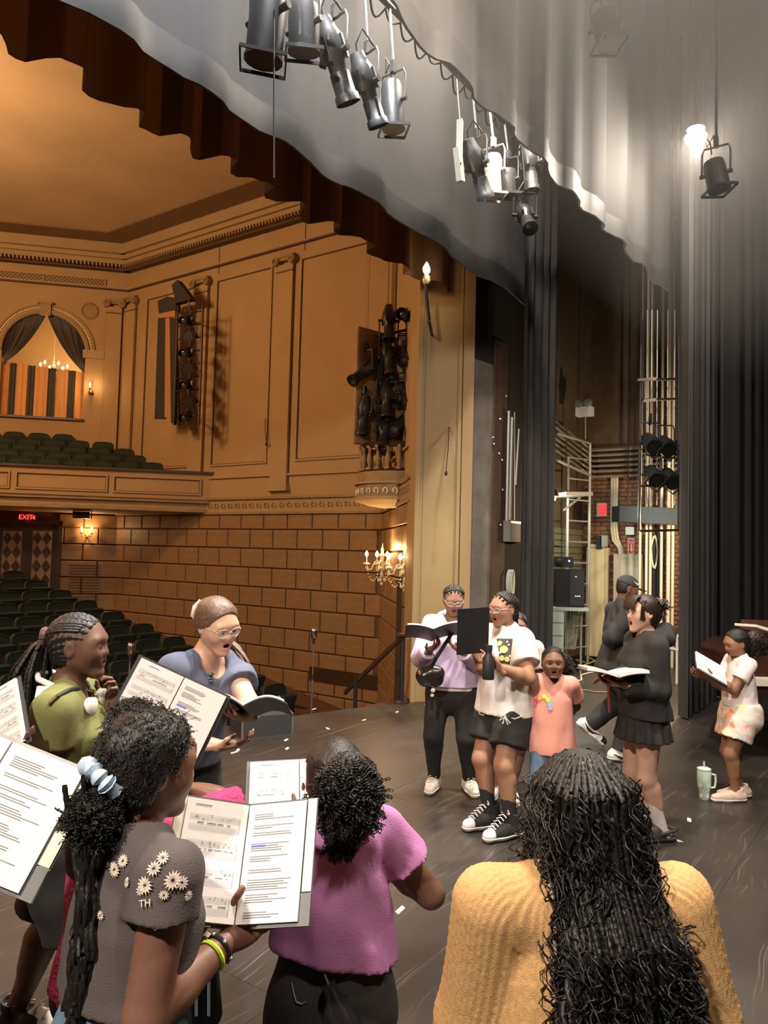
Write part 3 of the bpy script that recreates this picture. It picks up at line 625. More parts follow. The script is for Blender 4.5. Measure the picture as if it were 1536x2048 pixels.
# ---- theatre lights
def fixture(p, aim, label, group, kind='ellips', m=None, hang=True, sc=1.0, up=None, cab=True):
    "stage light: pivot p, lens looks along aim; yoke goes up (hang) or down"
    m = m or M_BLKMET; p = V3(p); a = V3(aim).normalized(); Z = V3((0, 0, 1 if hang else -1))
    o = empty('stage_light', p, label, 'stage light', group)
    if kind == 'par': prof = [(.03, -.18), (.075, -.17), (.095, -.12), (.095, .22), (.10, .22), (.10, .235)]
    elif kind == 'fresnel': prof = [(.04, -.13), (.09, -.12), (.10, -.06), (.10, .12), (.105, .12), (.105, .16)]
    else: prof = [(.025, -.24), (.055, -.235), (.07, -.16), (.088, -.12), (.09, .02), (.062, .05), (.062, .13)]
    MB().lathe(p, [(r*sc, z*sc) for r, z in prof], 14, a).build('housing', m, o, True)
    if kind == 'ellips':
        MB().lathe(p, [(r*sc, z*sc) for r, z in [(.055, .10), (.068, .11), (.07, .24), (.082, .25), (.085, .30), (.08, .30)]], 14, a, False).build('lens_tube', m, o, True)
        MB().lathe(p, [(r*sc, z*sc) for r, z in [(.064, .235), (.04, .25), (.001, .255)]], 14, a).build('lens', mat('lens_glass', (.06, .07, .08), .08, spec=1), o, True)
        mb = MB()
        for k in range(4):
            e = a.orthogonal().normalized(); e = Matrix.Rotation(k*math.pi/2+.6, 3, a) @ e; f = a.cross(e); mb.obox(p+a*-.03*sc+e*.092*sc, e*.008*sc, f*.012*sc, a*.075*sc)
        mb.build('heat_fin', m, o)
    else:
        e = a.orthogonal().normalized(); f = a.cross(e); q = p+a*(.24 if kind == 'par' else .165)*sc
        mb = MB(); s2 = .115*sc
        for d1, d2 in ((e, f), (f, e), (-e, f), (-f, e)): mb.obox(q+d1*s2, d1*.006, d2*s2, a*.012)
        mb.build('colour_frame', m, o)
        MB().lathe(p, [(r*sc, z*sc) for r, z in [(.088, .15 if kind == 'par' else .11), (.05, .17 if kind == 'par' else .13), (.001, .18 if kind == 'par' else .14)]], 14, a).build('lens', MATS.get('lens_glass') or mat('lens_glass', (.06, .07, .08), .08, spec=1), o, True)
    s = a.cross(Z); s = s.normalized() if s.length > .2 else V3((0, 1, 0)); w_ = .125*sc; h = .26*sc
    mb = MB(); mb.tube([p-s*w_, p-s*w_+Z*h*.8, p-s*w_*.85+Z*h, p+s*w_*.85+Z*h, p+s*w_+Z*h*.8, p+s*w_], .010*sc, 6); mb.lathe(p-s*w_*1.15, [(.02*sc, 0), (.02*sc, .05*sc)], 8, s).lathe(p+s*w_*1.15, [(.02*sc, 0), (.02*sc, .05*sc)], 8, -s)
    mb.build('yoke', m, o, True)
    mb = MB(); mb.obox(p+Z*(h+.05*sc), s*.018*sc, a.cross(s)*.03*sc if a.cross(s).length > .1 else V3((.03, 0, 0)), Z*.05*sc); mb.build('clamp', m, o)
    if cab:
        q = p-a*.2*sc; mb = MB(); mb.tube([q, q-a*.06*sc+Z*.05, q-a*.03*sc+Z*.18+s*.06, p+Z*(h+.02)+s*.08, p+Z*(h+.12)+s*.02], .007, 5); mb.build('cable', M_BLKPL, o, True)
    return o
# round box balcony with balusters on the splay wall
uc, BR = 1.72, .64; M_ = MP
def arcp(r, z, n=18): return [(uc-r*math.cos(t), -r*math.sin(t), z) for t in np.linspace(0, math.pi, n)]
bx = struct(MB(M_).poly(arcp(BR, 2.62), (0, 0, 1), .40).build('wall_box_balcony', M_GOLD)); bx['label'] = 'small rounded box balcony with turned balusters'
MB(M_).poly(arcp(BR+.05, 2.60), (0, 0, 1), .05).poly(arcp(BR+.04, 2.84), (0, 0, 1), .03).build('balcony_ledge', M_PLASTER2, bx)
mb = MB(M_); pr = [(BR+.02, 2.60), (BR*.75, 2.54), (BR*.3, 2.50)]
for (ra, za), (rb, zb) in zip(pr[:-1], pr[1:]):
    A, B = arcp(ra, za), arcp(rb, zb)
    for i in range(17): mb.add([A[i], A[i+1], B[i+1], B[i]], [(0, 1, 2, 3)])
mb.build('balcony_bowl', mat('pale_bowl_plaster', (.62, .47, .26), .7), bx)
mb = MB(M_)
for i in range(1, 14):
    t = math.pi*i/14.; c = V3((uc-(BR+.012)*math.cos(t), -(BR+.012)*math.sin(t), 2.73)); tt = V3((math.sin(t), -math.cos(t), 0))
    mb.tube([c+tt*.05*math.cos(a)*(1-k/10)+V3((0, 0, .06*math.sin(a)*(1-k/10))) for k, a in enumerate(np.linspace(-1, 4.6, 8))], .012, 4)
mb.build('wave_scroll', M_CREAM, bx)['kind'] = 'stuff'
MB(M_).tube(arcp(BR-.06, 3.42), .045, 6).build('top_rail', M_WOODDK, bx); MB(M_).tube(arcp(BR-.06, 3.04), .035, 6).build('bottom_rail', M_WOODDK, bx)
bd0 = None
for i in range(11):
    t = math.pi*(i+.5)/11; q = M_ @ V3((uc-(BR-.06)*math.cos(t), -(BR-.06)*math.sin(t), 3.05))
    if bd0 is None: b_ = MB().box((-.04, -.04, 0), (.04, .04, .035)).lathe((0, 0, .035), [(.02, 0), (.026, .02), (.02, .04), (.038, .09), (.04, .13), (.025, .2), (.018, .25), (.03, .27), (.03, .29)], 10).box((-.035, -.035, .325), (.035, .035, .36)).build('baluster', M_GOLD, bx, True); bd0 = b_.data
    else: b_ = link('baluster', bd0, None, bx)
    b_.matrix_parent_inverse = PWI(bx); b_.matrix_basis = Matrix.Translation(q)
# little lit studs on the box front
# lighting rack standing in the box
rk = empty('lighting_rack', AT(798, 940, 11.2), 'black pipe rack of stage lights standing in the box balcony', 'lighting rack'); 
RKD = 11.5
def rkp(px, py, d=RKD): return AT(px, py, d)
mb = MB()
for px in (757, 838): mb.tube([rkp(px+3, 668), rkp(px-4, 950)], .026, 6)
mb.tube([rkp(766, 668), rkp(755, 940)], .018, 6); mb.build('upright', M_BLKMET, rk)
for y0, y1 in ((672, 655), (768, 757), (846, 838), (812, 815)): MB().tube([rkp(752, y0), rkp(840, y1)], .022, 6).build('cross_pipe', M_BLKMET, rk)
M_PANEL = mat('varnished_panel', (.22, .105, .04), .45)
o = empty('open_shutter', AT(735, 890, 11.5), 'open wooden shutter panel behind the lighting rack', 'shutter'); q = [AT(716, 655, 11.4), AT(766, 668, 11.8), AT(756, 892, 11.8), AT(708, 886, 11.4)]
n_ = (q[1]-q[0]).cross(q[3]-q[0]).normalized(); MB().poly(q, n_, -.03).build('panel', mat('shutter_face', (.36, .22, .10), .6), o)
mb = MB()
for i in range(4): mb.tube([q[i], q[(i+1) % 4]], .022, 4)
mb.build('frame', M_GOLD, o)
o = MB().poly([AT(768, 672, 11.75), AT(842, 668, 11.45), AT(838, 893, 11.45), AT(758, 893, 11.75)], (.75, .66, 0), .03).build('backing_panel', M_PANEL); tagp(o, 'dark red brown panel behind the rack of lights', 'panel')
RL = [(778, 642, 0, (-.25, -.2, -.95), 'standing at the top left of the rack'), (815, 632, 0, (-.9, -.3, -.2), 'standing at the top right of the rack'), (733, 740, 1, (-.75, .25, -.65), 'tilted out on the left of the rack below the shutter top'),
      (776, 712, 1, (-.2, -.3, -.9), 'just under the rack top pipe in the middle'), (814, 706, 1, (-.75, -.3, -.6), 'just under the rack top pipe on the pillar side'), (772, 795, 1, (-.2, -.2, -.95), 'in the middle of the rack'),
      (814, 785, 1, (-.6, -.3, -.65), 'in the middle of the rack on the pillar side'), (728, 826, 1, (-.1, .05, -1), 'hanging straight down on the left of the rack'), (800, 848, 1, (-.8, -.2, -.4), 'low on the rack on the pillar side'), (768, 862, 1, (-.4, -.3, -.7), 'lowest on the rack in the middle')]
for px, py, hg, aim, lb in RL: fixture(AT(px, py, 11.4), aim, 'black stage light '+lb, 'lights on the box rack', hang=bool(hg), sc=1.12, cab=False)
# ---- tall lighting tower on the side wall
TX = 10.35
tw = empty('lighting_tower', onX(365, 860, TX), 'tall dark lighting tower with a black and orange striped cover on the side wall', 'lighting tower')
def tp_(px, py, x=TX): return onX(px, py, x)
def quad(pts, m, name, par, th=.04): n_ = (pts[1]-pts[0]).cross(pts[3]-pts[0]).normalized(); return MB().poly(pts, n_, th).build(name, m, par)
M_TW = mat('dark_tower_cloth', (.03, .027, .023), .85)
quad([tp_(316, 636), tp_(331, 636), tp_(329, 838), tp_(309, 838)], M_TW, 'cover_strip', tw)
quad([tp_(331, 636), tp_(339, 636), tp_(342, 835), tp_(329, 835)], mat('dull_orange_cloth', (.42, .20, .07), .8), 'orange_stripe', tw, .035)
quad([tp_(339, 636), tp_(352, 636), tp_(358, 852), tp_(342, 846)], M_TW, 'cover_strip', tw)
quad([tp_(316, 628), tp_(350, 620), tp_(350, 634), tp_(316, 636)], MATS['dull_orange_cloth'], 'orange_band', tw)
quad([tp_(315, 602), tp_(334, 593), tp_(352, 596), tp_(352, 622), tp_(318, 630)], M_TW, 'hood_flap', tw, .12)
quad([tp_(343, 570), tp_(354, 560), tp_(383, 598), tp_(352, 606)], M_TW, 'hood_flap', tw, .14)
mb = MB()
for px in (354, 381, 404): mb.tube([tp_(px+2, 612, TX-.05), tp_(px-6, 850, TX-.05)], .025, 6)
mb.build('upright', M_BLKMET, tw)
for i in range(9):
    y = 625+i*26; MB().tube([tp_(352, y+2, TX-.05), tp_(405-i*.6, y-3, TX-.05)], .016, 5).build('rung', M_BLKMET, tw)
MB().tube([tp_(380, 640, TX), tp_(380, 640, XW)], .02, 5).tube([tp_(378, 830, TX), tp_(378, 830, XW)], .02, 5).build('wall_bracket', M_BLKMET, tw)
for i in range(7):
    fixture(tp_(376+6*(i % 2), 640+i*32, TX-.12), (-.9, -.45, -.35), 'dark stage light in the wall tower, '+('topmost', 'second', 'third', 'fourth', 'fifth', 'sixth', 'lowest')[i]+' of its column', 'lights in the wall tower', 'fresnel' if i % 2 else 'ellips', sc=1.0, cab=False)
# ---- hanging cord on the side wall
o = MB().tube([tp_(531, 838, XW-.08), tp_(530, 860, XW-.08), tp_(533, 884, XW-.08)], .008, 4).ball(tp_(533, 888, XW-.08), .03).build('wall_rope', M_BLKPL); tagp(o, 'short black cord hanging on the tan wall panel', 'cord')
# ---- rail and newel beside the steps, dark post under the chandelier
o = empty('stair_rail', G(803, 1406), 'dark stair handrail on a post at the corner of the stage', 'handrail')
pt = G(803, 1406); tpz = AT(806, 1272, 9.42)
MB().tube([pt, V3((pt.x, pt.y, tpz.z))], .028, 8).build('post', M_BLKMET, o); MB().lathe(pt, [(.09, 0), (.09, .012), (.04, .03)], 14).build('base_flange', M_BLKMET, o)
r1 = AT(690, 1385, 10.3); top = V3((pt.x, pt.y, tpz.z)); MB().obox((top+r1)/2, (top-r1)/2, V3((.0, .0, .03)), (top-r1).cross(V3((0, 0, 1))).normalized()*.022).build('rail', M_WOODDK, o)
MB().box(top-V3((.07, .05, .0)), top+V3((.07, .05, .03))).build('cap', M_WOODDK, o)
p2 = AT(712, 1352, 10.1); MB().tube([p2, V3((p2.x, p2.y, -1.2))], .03, 6).build('lower_post', M_BLKMET, o)
o = empty('chandelier_post', V3((8.62, 5.75, -1.2)), 'dark wooden post under the crystal sconces', 'post')
q = AT(808, 1165, 10.6); MB().box((q.x-.07, q.y-.07, -1.2), (q.x+.07, q.y+.07, q.z)).build('shaft', M_WOODDK, o); MB().box((q.x-.1, q.y-.1, -1.2), (q.x+.1, q.y+.1, -.9)).build('foot', M_WOODDK, o)
MB().box((q.x-.085, q.y-.085, q.z), (q.x+.085, q.y+.085, q.z+.03)).build('cap', M_WOODDK, o)
# sloping dado board along the lower side wall and the steps
mb = MB(MS); a, b = SW(625, 1332), SW(770, 1370); mb.poly([(a[0], -.06, a[1]-.25), (b[0], -.06, b[1]-.1), (b[0], -.06, b[1]+.15), (a[0], -.06, a[1])], (0, -1, 0), .03); o = struct(mb.build('trim_4', M_WOODDK)); o['label'] = 'dark sloping board along the block wall by the steps'
for i in range(5):
    y = 5.75+i*.3; o = struct(MB().box((7.95+i*.15, y, -1.2), (10.2, y+.3, -.2-i*.2)).build('floor_step', M_CARPET)); o['label'] = 'carpeted step up to the stage corner'
# ---- microphones
def mic(base, head, label, group):
    o = empty('microphone', base, label, 'microphone', group); b, h = V3(base), V3(head)
    MB().lathe(b, [(.14, 0), (.14, .015), (.02, .04)], 16).build('base', M_BLKMET, o, True)
    mid = b.lerp(h, .72); MB().tube([b+V3((0, 0, .03)), mid], .013, 8).tube([mid, h-V3((0, 0, .13))], .008, 8).build('stand', M_STEEL, o, True)
    MB().lathe(mid, [(.017, -.03), (.017, .03)], 8).lathe(h-V3((0, 0, .16)), [(.016, 0), (.016, .05)], 8).build('clutch', M_BLKPL, o, True)
    MB().lathe(h-V3((0, 0, .12)), [(.012, 0), (.03, .03), (.035, .05), (.036, .12), (.03, .145), (.015, .155)], 12).build('capsule', M_CHROME, o, True)
    mb = MB()
    for k in range(8):
        a = k*math.pi/4; d = V3((math.cos(a), math.sin(a), 0)); mb.obox(h+d*.036-V3((0, 0, .035)), d*.003, d.cross(V3((0, 0, 1)))*.003, V3((0, 0, .034)))
    mb.build('grille_bars', M_BLKMET, o)
for px, py, d, lb in ((628, 1262, 9.6, 'chrome vintage microphone on a tall stand near the green seats'), (458, 1273, 8.9, 'chrome vintage microphone just behind the woman in blue'), (261, 1292, 8.2, 'chrome vintage microphone between the green shirt and the blue shirt')):
    h = AT(px, py, d); yb = 6.5; mic((h.x, h.y, -1.2), h, lb, 'microphones in front of the stage')
# ================================================================ STAGE DRAPES, LIGHTS, WING
def valance_mat():
    m = bpy.data.materials.new('thin_brown_valance'); m.use_nodes = True; N = m.node_tree.nodes; L = m.node_tree.links; N.remove(N['Principled BSDF']); d = N.new('ShaderNodeBsdfDiffuse'); d.inputs[0].default_value = (.10, .07, .05, 1); t = N.new('ShaderNodeBsdfTranslucent'); t.inputs[0].default_value = (.30, .20, .13, 1)
    x = N.new('ShaderNodeMixShader'); x.inputs[0].default_value = .55; L.new(d.outputs[0], x.inputs[1]); L.new(t.outputs[0], x.inputs[2]); L.new(x.outputs[0], N['Material Output'].inputs[0]); return m
M_VAL = valance_mat()
M_HEM = mat('drape_hem', (.032, .031, .03), .6, noise=.3, nscale=8)
drape('valance', (-4, 4.95), (8.75, 4.95), 5.16, 9.4, .17, .62, M_VAL, rows=6, seed=3, sag=.05, label='pleated dark brown valance across the stage opening', cat='curtain')
drape('border_curtain', (-4, 4.25), (9.35, 4.25), 5.14, 9.4, .05, 1.1, M_GREYDRAPE, rows=8, seed=5, sag=.025, hem=.24, hemmat=M_HEM, label='black border curtain hung behind the row of stage lights', cat='curtain')
drape('border_curtain', (2.1, 2.68), (9.75, 2.62), 5.2, 9.5, .05, .9, M_GREYDRAPE, rows=8, seed=9, sag=.03, hem=.2, hemmat=M_HEM, label='grey black border curtain lit by the bare work lamp', cat='curtain')
a = onY(1042, 1000, 4.12); b = onY(1108, 1000, 4.12)
drape('leg_curtain', (a.x, 4.12), (b.x, 4.12), .02, 9.3, .06, .28, M_BLACKCLOTH, rows=6, seed=2, label='narrow black leg curtain beside the proscenium wall', cat='curtain')
a = onY(1365, 1000, 2.3)
drape('leg_curtain', (a.x, 2.3), (a.x+2.5, 2.3), .02, 9.3, .09, .33, M_GREYDRAPE, rows=6, seed=12, label='tall black leg curtain under the bright work lamp', cat='curtain')
drape('leg_curtain', (a.x+1.55, 2.12), (17.5, 1.55), .02, 9.3, .08, .45, M_BLACKCLOTH, rows=6, seed=21, label='wide black masking curtain behind the piano', cat='curtain')
# ---- electric pipe with lights
PYE = 3.72
o = MB().tube([(2.2, PYE, 6.45), (9.3, PYE, 6.62)], .026, 8).build('lighting_pipe', M_BLKMET); tagp(o, 'black horizontal pipe carrying stage lights over the stage', 'pipe')
mb = MB()
for i in range(30): x = 2.4+i*.23; mb.tube([(x+.23*t, PYE+.03+.03*math.sin(math.pi*t), 6.44+(x-2.2)*.024-(.05+.04*(i % 3))*math.sin(math.pi*t)) for t in np.linspace(0, 1, 8)], .009, 4)
o = mb.build('cable_run', M_BLKPL); tagp(o, 'looped black cables tied along the lighting pipe', 'cable')
M_ALU = mat('worn_aluminium', (.20, .20, .195), .42, .6, noise=.3, nscale=20)
EL = [(536, 30, 'par', (0, .1, -1), M_BLKMET, 1.35, 'large black can light at the top edge of the picture'), (608, 52, 'fresnel', (.15, .1, -1), M_ALU, 1.15, 'squat metal light next to the large black can'),
      (668, 112, 'ellips', (.45, -.1, -.9), M_ALU, 1.15, 'silver stage light with torn gel, first of two slanting alike'), (733, 172, 'ellips', (.45, -.1, -.9), M_ALU, 1.05, 'silver stage light with torn gel, second of two slanting alike'),
      (785, 205, 'par', (.05, -.05, -1), M_ALU, 1.0, 'dim can light in the shadow past the slanting pair'), (952, 332, 'ellips', (.5, -.1, -.85), M_ALU, 1.1, 'slanting silver stage light left of the pale can'),
      (986, 345, 'par', (.05, 0, -1), M_WHITE, 1.05, 'pale cream can light in the far cluster'), (1016, 362, 'fresnel', (.1, 0, -1), M_ALU, .95, 'squat light touching the pale cream can'),
      (1060, 328, 'ellips', (0, -.1, -1), M_ALU, 1.1, 'bright silver stage light pointing down at the end of the cluster'), (1050, 432, 'ellips', (-.5, -.45, -.75), M_BLKMET, 1.05, 'black stage light hanging lowest under the far cluster')]
for px, py, kd, aim, m, sc, lb in EL:
    p = onY(px, py, PYE-.06); f = fixture(p, aim, lb, 'lights on the overhead pipe', kd, m, True, sc)
    zt = 6.45+(p.x-2.2)*.024
    if p.z+.3*sc < zt: MB().tube([p+V3((0, 0, .3*sc)), V3((p.x, PYE, zt))], .014, 6).build('drop_pipe', m, f)
p = onY(919, 285, PYE-.05); o = empty('strip_housing', p, 'narrow cream metal strip hanging in the far cluster', 'stage light'); MB().obox(p, V3((.03, .01, 0)), V3((0, .03, 0)), V3((0, 0, .22))).build('upper_strip', M_CREAM, o); q = onY(918, 330, PYE-.05); MB().obox(q, V3((.035, 0, .006)), V3((0, .03, 0)), V3((.04, 0, -.15))).build('lower_strip', M_CREAM, o); MB().tube([p+V3((0, 0, .2)), V3((p.x, PYE, 6.5))], .008, 5).build('hanger', M_STEEL, o)
o = MB().tube([onY(548, 20, 3.5), onY(548, 355, 3.5)], .006, 4).build('trim_rope', M_BLKPL); tagp(o, 'thin cord hanging straight down over the border hem', 'rope')
o = empty('pull_cord', AT(892, 945, 9.55), 'thin black cord hanging down the khaki pillar', 'rope'); MB().tube([AT(898, 855, 9.3), AT(896, 900, 9.3), AT(892, 940, 9.3)], .006, 5).build('cord', M_BLKPL, o); MB().tube([AT(898, 855, 9.3), AT(898, 855, 10.1)], .012, 6).build('hook', M_BLKPL, o); MB().ball(AT(892, 946, 9.3), (.02, .02, .035)).build('weight', M_BLKPL, o)
# sconce on a stand at the top of the pillar
b = AT(852, 585, 9.15); o = empty('candle_lamp', b, 'single lit candle lamp high beside the pillar', 'lamp'); MB().tube([b, b+V3((0, 0, .16))], .02, 8).tube([AT(858, 640, 9.15), b], .02, 6).build('stem', M_BLKMET, o); MB().lathe(b+V3((0, 0, .1)), [(.03, 0), (.05, .04), (.04, .1)], 10).build('crystal_cup', M_CRYSTAL, o, True); MB().tube([AT(858, 640, 9.15), V3((8.25, 5.12, AT(858, 640, 9.15).z))], .02, 6).build('wall_bracket', M_BLKMET, o)
mb = MB(); bulb(mb, b+V3((0, 0, .22)), .045); mb.build('bulb', M_BULB, o, True); point('candle_lamp_glow', b+V3((-.05, -.1, .28)), 6, WARM, .04)
# ---- bare work lamp and flood housings
o = empty('work_lamp', WORKLAMP, 'bare bright work lamp hanging by the leg curtain', 'lamp')
mb = MB(); mb.lathe(WORKLAMP-V3((0, 0, .10)), [(.04, -.02), (.10, .02), (.115, .07), (.06, .13)], 14); mb.build('bulb', mat('blazing_lamp', (1, .93, .82), .5, emit=60), o, True)
MB().lathe(WORKLAMP+V3((0, 0, .03)), [(.06, 0), (.1, .02), (.05, .12), (.03, .2)], 14).build('socket', M_BLKMET, o, True)
MB().tube([WORKLAMP+V3((0, 0, .2)), (WORKLAMP.x, WORKLAMP.y, 9.6)], .015, 6).build('hanger_pipe', M_BLKMET, o)
for i, (loc_, to, s, pw, c) in enumerate(FLOODS):
    p = V3(loc_); d = (V3(to)-p).normalized(); e = d.orthogonal().normalized(); f = d.cross(e)
    o = empty('flood_light', p, ('cool flood lamp between the borders over the singers', 'flood lamp between the borders near the proscenium', 'unseen fill flood high upstage over the near singers', 'unseen fill flood high upstage at mid stage', 'flood lamp over the near singers in front of the border', 'flood lamp on the near wing side of the stage')[i], 'lamp')
    h = s/2+.02; mb = MB(); q = p-d*.06
    mb.obox(q-d*.03, e*h, f*h, d*.02)
    for d1, d2 in ((e, f), (f, e), (-e, f), (-f, e)): mb.obox(q+d1*h+d*.02, d1*.012, d2*(h+.012), d*.05)
    mb.build('housing', M_BLKMET, o); MB().tube([p-d*.1, V3((p.x, p.y, 9.6))], .02, 6).build('hanger_pipe', M_BLKMET, o)
# a dim fixture on a pipe by the ceiling, and one right of the lamp
for px, py, dd, lb in ((1212, 55, 9.0, 'round lamp fixture dimly seen near the ceiling'), (1432, 348, 7.2, 'small caged lamp fixture just below the bright lamp')):
    p = AT(px, py, 6.2 if px < 1300 else dd); f = fixture(p, (0, -.2, -1), lb, 'dim lamp fixtures', 'fresnel', M_BLKMET, True, 1.0); MB().tube([p+V3((0, 0, .3)), V3((p.x, p.y, 9.6))], .014, 6).build('drop_pipe', M_BLKMET, f)
# ---- wing fittings
def wallbox(px0, py0, px1, py1, x, m, name, label, cat, th=.1, parent=None):
    a, b = onX(px0, py0, x), onX(px1, py1, x); o = MB().box((x-th, min(a.y, b.y), min(a.z, b.z)), (x, max(a.y, b.y), max(a.z, b.z))).build(name, m, parent); 
    if label: tagp(o, label, cat)
    return o
o = empty('electrical_panel', onX(1258, 1210, XB), 'tall grey electrical panel on the brick wall', 'electrical panel')
M_PGREY = mat('grey_green_enamel', (.40, .38, .29), .5)
wallbox(1233, 1108, 1287, 1300, XB-.02, M_PGREY, 'cabinet', None, None, .16, o); a, b = onX(1241, 1120, XB-.18), onX(1279, 1300, XB-.18)
MB().box((XB-.19, min(a.y, b.y), b.z), (XB-.18, max(a.y, b.y), a.z)).build('door', mat('grey_green_door', (.46, .44, .34), .5), o)
q = onX(1256, 1112, XB-.18); MB().box((XB-.195, q.y-.04, q.z-.012), (XB-.18, q.y+.04, q.z+.012)).build('nameplate', M_WHITE, o)
o = wallbox(1199, 1009, 1213, 1030, XB-.06, M_RED, 'exit_sign', None, None, .05); oo = empty('wing_exit_sign', onX(1206, 1020, XB), 'red illuminated exit sign on the brick wall', 'sign'); o.name = 'face'; o.parent = oo; o.matrix_parent_inverse = PWI(oo); o.data.materials.clear(); o.data.materials.append(mat('red_lit_panel', (.85, .05, .05), .5, emit=.8))
wallbox(1195, 1007, 1215, 1033, XB-.02, M_WHITE, 'back_plate', None, None, .05, oo)
o = empty('extinguisher_sign', onX(1262, 1095, XB), 'red arrow sign pointing down above the grey panel', 'sign')
wallbox(1256, 1076, 1269, 1108, XB-.03, M_WHITE, 'sign_border', None, None, .01, o); wallbox(1257.5, 1078, 1267.5, 1106, XB-.035, M_RED, 'sign_face', None, None, .008, o)
q = onX(1262.5, 1096, XB-.05); MB().box((XB-.05, q.y-.012, q.z-.02), (XB-.044, q.y+.012, q.z+.07)).poly([(XB-.05, q.y-.035, q.z-.02), (XB-.05, q.y, q.z-.07), (XB-.05, q.y+.035, q.z-.02)], (1, 0, 0), .006).build('arrow', M_WHITE, o)
for k in range(3): MB().box((XB-.05, q.y-.035, q.z+.085+k*.015), (XB-.046, q.y+.035, q.z+.091+k*.015)).build('lettering', M_WHITE, o)
for x0, y0, x1, y1, m, lb in ((1196, 1072, 1206, 1098, M_BLKMET, 'black box on the brick wall'), (1204, 1071, 1219, 1094, M_PIPE, 'grey junction box next to the black box'), (1254, 1054, 1271, 1070, M_PIPE, 'grey junction box under the black duct')):
    o = wallbox(x0, y0, x1, y1, XB-.02, m, 'junction_box', None, None, .09); tagp(o, lb, 'junction box')
M_CONDU = mat('cream_conduit', (.55, .50, .38), .5)
for k, dx in enumerate((0, 5, 10)):
    pts = [onX(1224+dx, 950, XB-.06), onX(1223+dx, 1060, XB-.06), onX(1226+dx, 1080, XB-.06), onX(1238+dx*.6, 1096, XB-.06), onX(1240+dx*.6, 1110, XB-.06)]
    o = MB().tube(pts, .028, 8).build('conduit', M_CONDU, None, True); tagp(o, ('cream conduit bending down to the grey panel, nearest the door', 'cream conduit bending down to the grey panel, middle of three', 'cream conduit bending down to the grey panel, nearest the duct')[k], 'conduit', 'cream conduits')
for k in range(6):
    y = 920+k*6; pts = [V3((12.4, 5.28, onX(1130, 930+k*6, 13)[2]+.35-.02*k)), V3((XB-.25, 5.28, 4.0-k*.1)), V3((XB-.12, 5.1, 3.86-k*.1)), V3((XB-.1, 4.2, 3.86-k*.1)), V3((XB-.1, 2.6, 3.86-k*.1))]
    pts[0].z = 4.25-k*.1
    o = MB().tube(pts, .026, 6).build('conduit', M_PIPE, None, True); tagp(o, 'grey conduit curving round the wing corner, '+('top', 'second', 'third', 'fourth', 'fifth', 'bottom')[k]+' of six', 'conduit', 'grey conduits round the corner')
# black duct and white pipes
p0, p1 = AT(1231, 1028, 13.4), AT(1362, 1034, 12.6); o = MB().obox((p0+p1)/2, (p1-p0)/2, V3((.07, .09, 0)), V3((0, 0, .135))).build('black_duct', M_BLKPL); tagp(o, 'long black trunk hung in front of the white pipes', 'duct')
MB().tube([p0.lerp(p1, .2)+V3((0, 0, .1)), p0.lerp(p1, .2)+V3((0, 0, 5))], .012, 5).tube([p0.lerp(p1, .9)+V3((0, 0, .1)), p0.lerp(p1, .9)+V3((0, 0, 5))], .012, 5).build('hanger', M_BLKMET, o)
M_WPIPE = mat('white_rope_pipe', (.74, .68, .55), .6)
for k, px in enumerate((1279, 1292, 1300, 1322, 1336, 1345)):
    q = onX(px, 1200, XB-.5); o = MB().tube([(q.x, q.y, 0), (q.x, q.y, 9.6)], .024 if k != 4 else .03, 6).build('white_pipe', M_WPIPE); tagp(o, 'vertical white pipe at the fly rail, '+('first', 'second', 'third', 'fourth', 'fifth', 'last')[k]+' from the grey panel', 'pipe', 'white vertical pipes')
q = onX(1311, 1180, XB-.3); o = empty('rope_winch', V3((q.x, q.y, 0)), 'black counterweight track with coiled rope among the white pipes', 'winch'); MB().box((q.x-.05, q.y-.06, 0), (q.x+.05, q.y+.06, 2.3)).build('track', M_BLKMET, o); mb = MB()
for k in range(4): mb.tube([V3((q.x-.08, q.y+.05*math.cos(a), 1.95+.28*math.sin(a)+k*.01)) for a in np.linspace(0, 6.28, 12)], .012, 4)
mb.build('rope_coil', M_CREAM, o)
a_, b_ = AT(1326, 1270, 12.), AT(1357, 1272, 11.4); o = empty('side_shelf', (a_+b_)/2*1.0-V3((0, 0, (a_+b_).z/2)), 'small cream shelf table at the curtain edge', 'table'); c = (a_+b_)/2; MB().obox(c, (b_-a_)/2, V3((.15, .2, 0)), V3((0, 0, .025))).build('top', M_CREAM, o)
MB().obox(c-V3((0, 0, .2)), (b_-a_)/2, V3((.15, .2, 0)), V3((0, 0, .02))).build('shelf', M_CREAM, o)
for t in (.08, .92): e = a_.lerp(b_, t); MB().tube([e, V3((e.x, e.y, 0))], .02, 6).build('leg', M_CREAM, o)
# black hanging boom with lights
BD = 11.2; o = empty('light_boom', AT(1318, 1060, BD), 'black pipe boom frame hanging in the wing opening', 'lighting boom')
for pa, pb in (((1283, 640), (1278, 1062)), ((1358, 640), (1357, 1062))): MB().tube([AT(*pa, BD), AT(*pb, BD)], .022, 6).build('upright', M_BLKMET, o)
for y in (760, 800, 972, 1062): MB().tube([AT(1281, y, BD), AT(1358, y-2, BD)], .018, 6).build('cross_pipe', M_BLKMET, o)
for e in (AT(1283, 640, BD), AT(1358, 640, BD)): MB().tube([e, V3((e.x, e.y, 9.6))], .012, 5).build('hanger', M_BLKMET, o)
mb = MB()
for px in (1293, 1302, 1313, 1334, 1348): mb.tube([AT(px+2, 620, BD+.4), AT(px, 1010, BD+.4)], .010, 5)
mb.build('hanging_line', M_PIPE, o)
M_TRIM = mat('rusty_plate', (.30, .24, .19), .6)
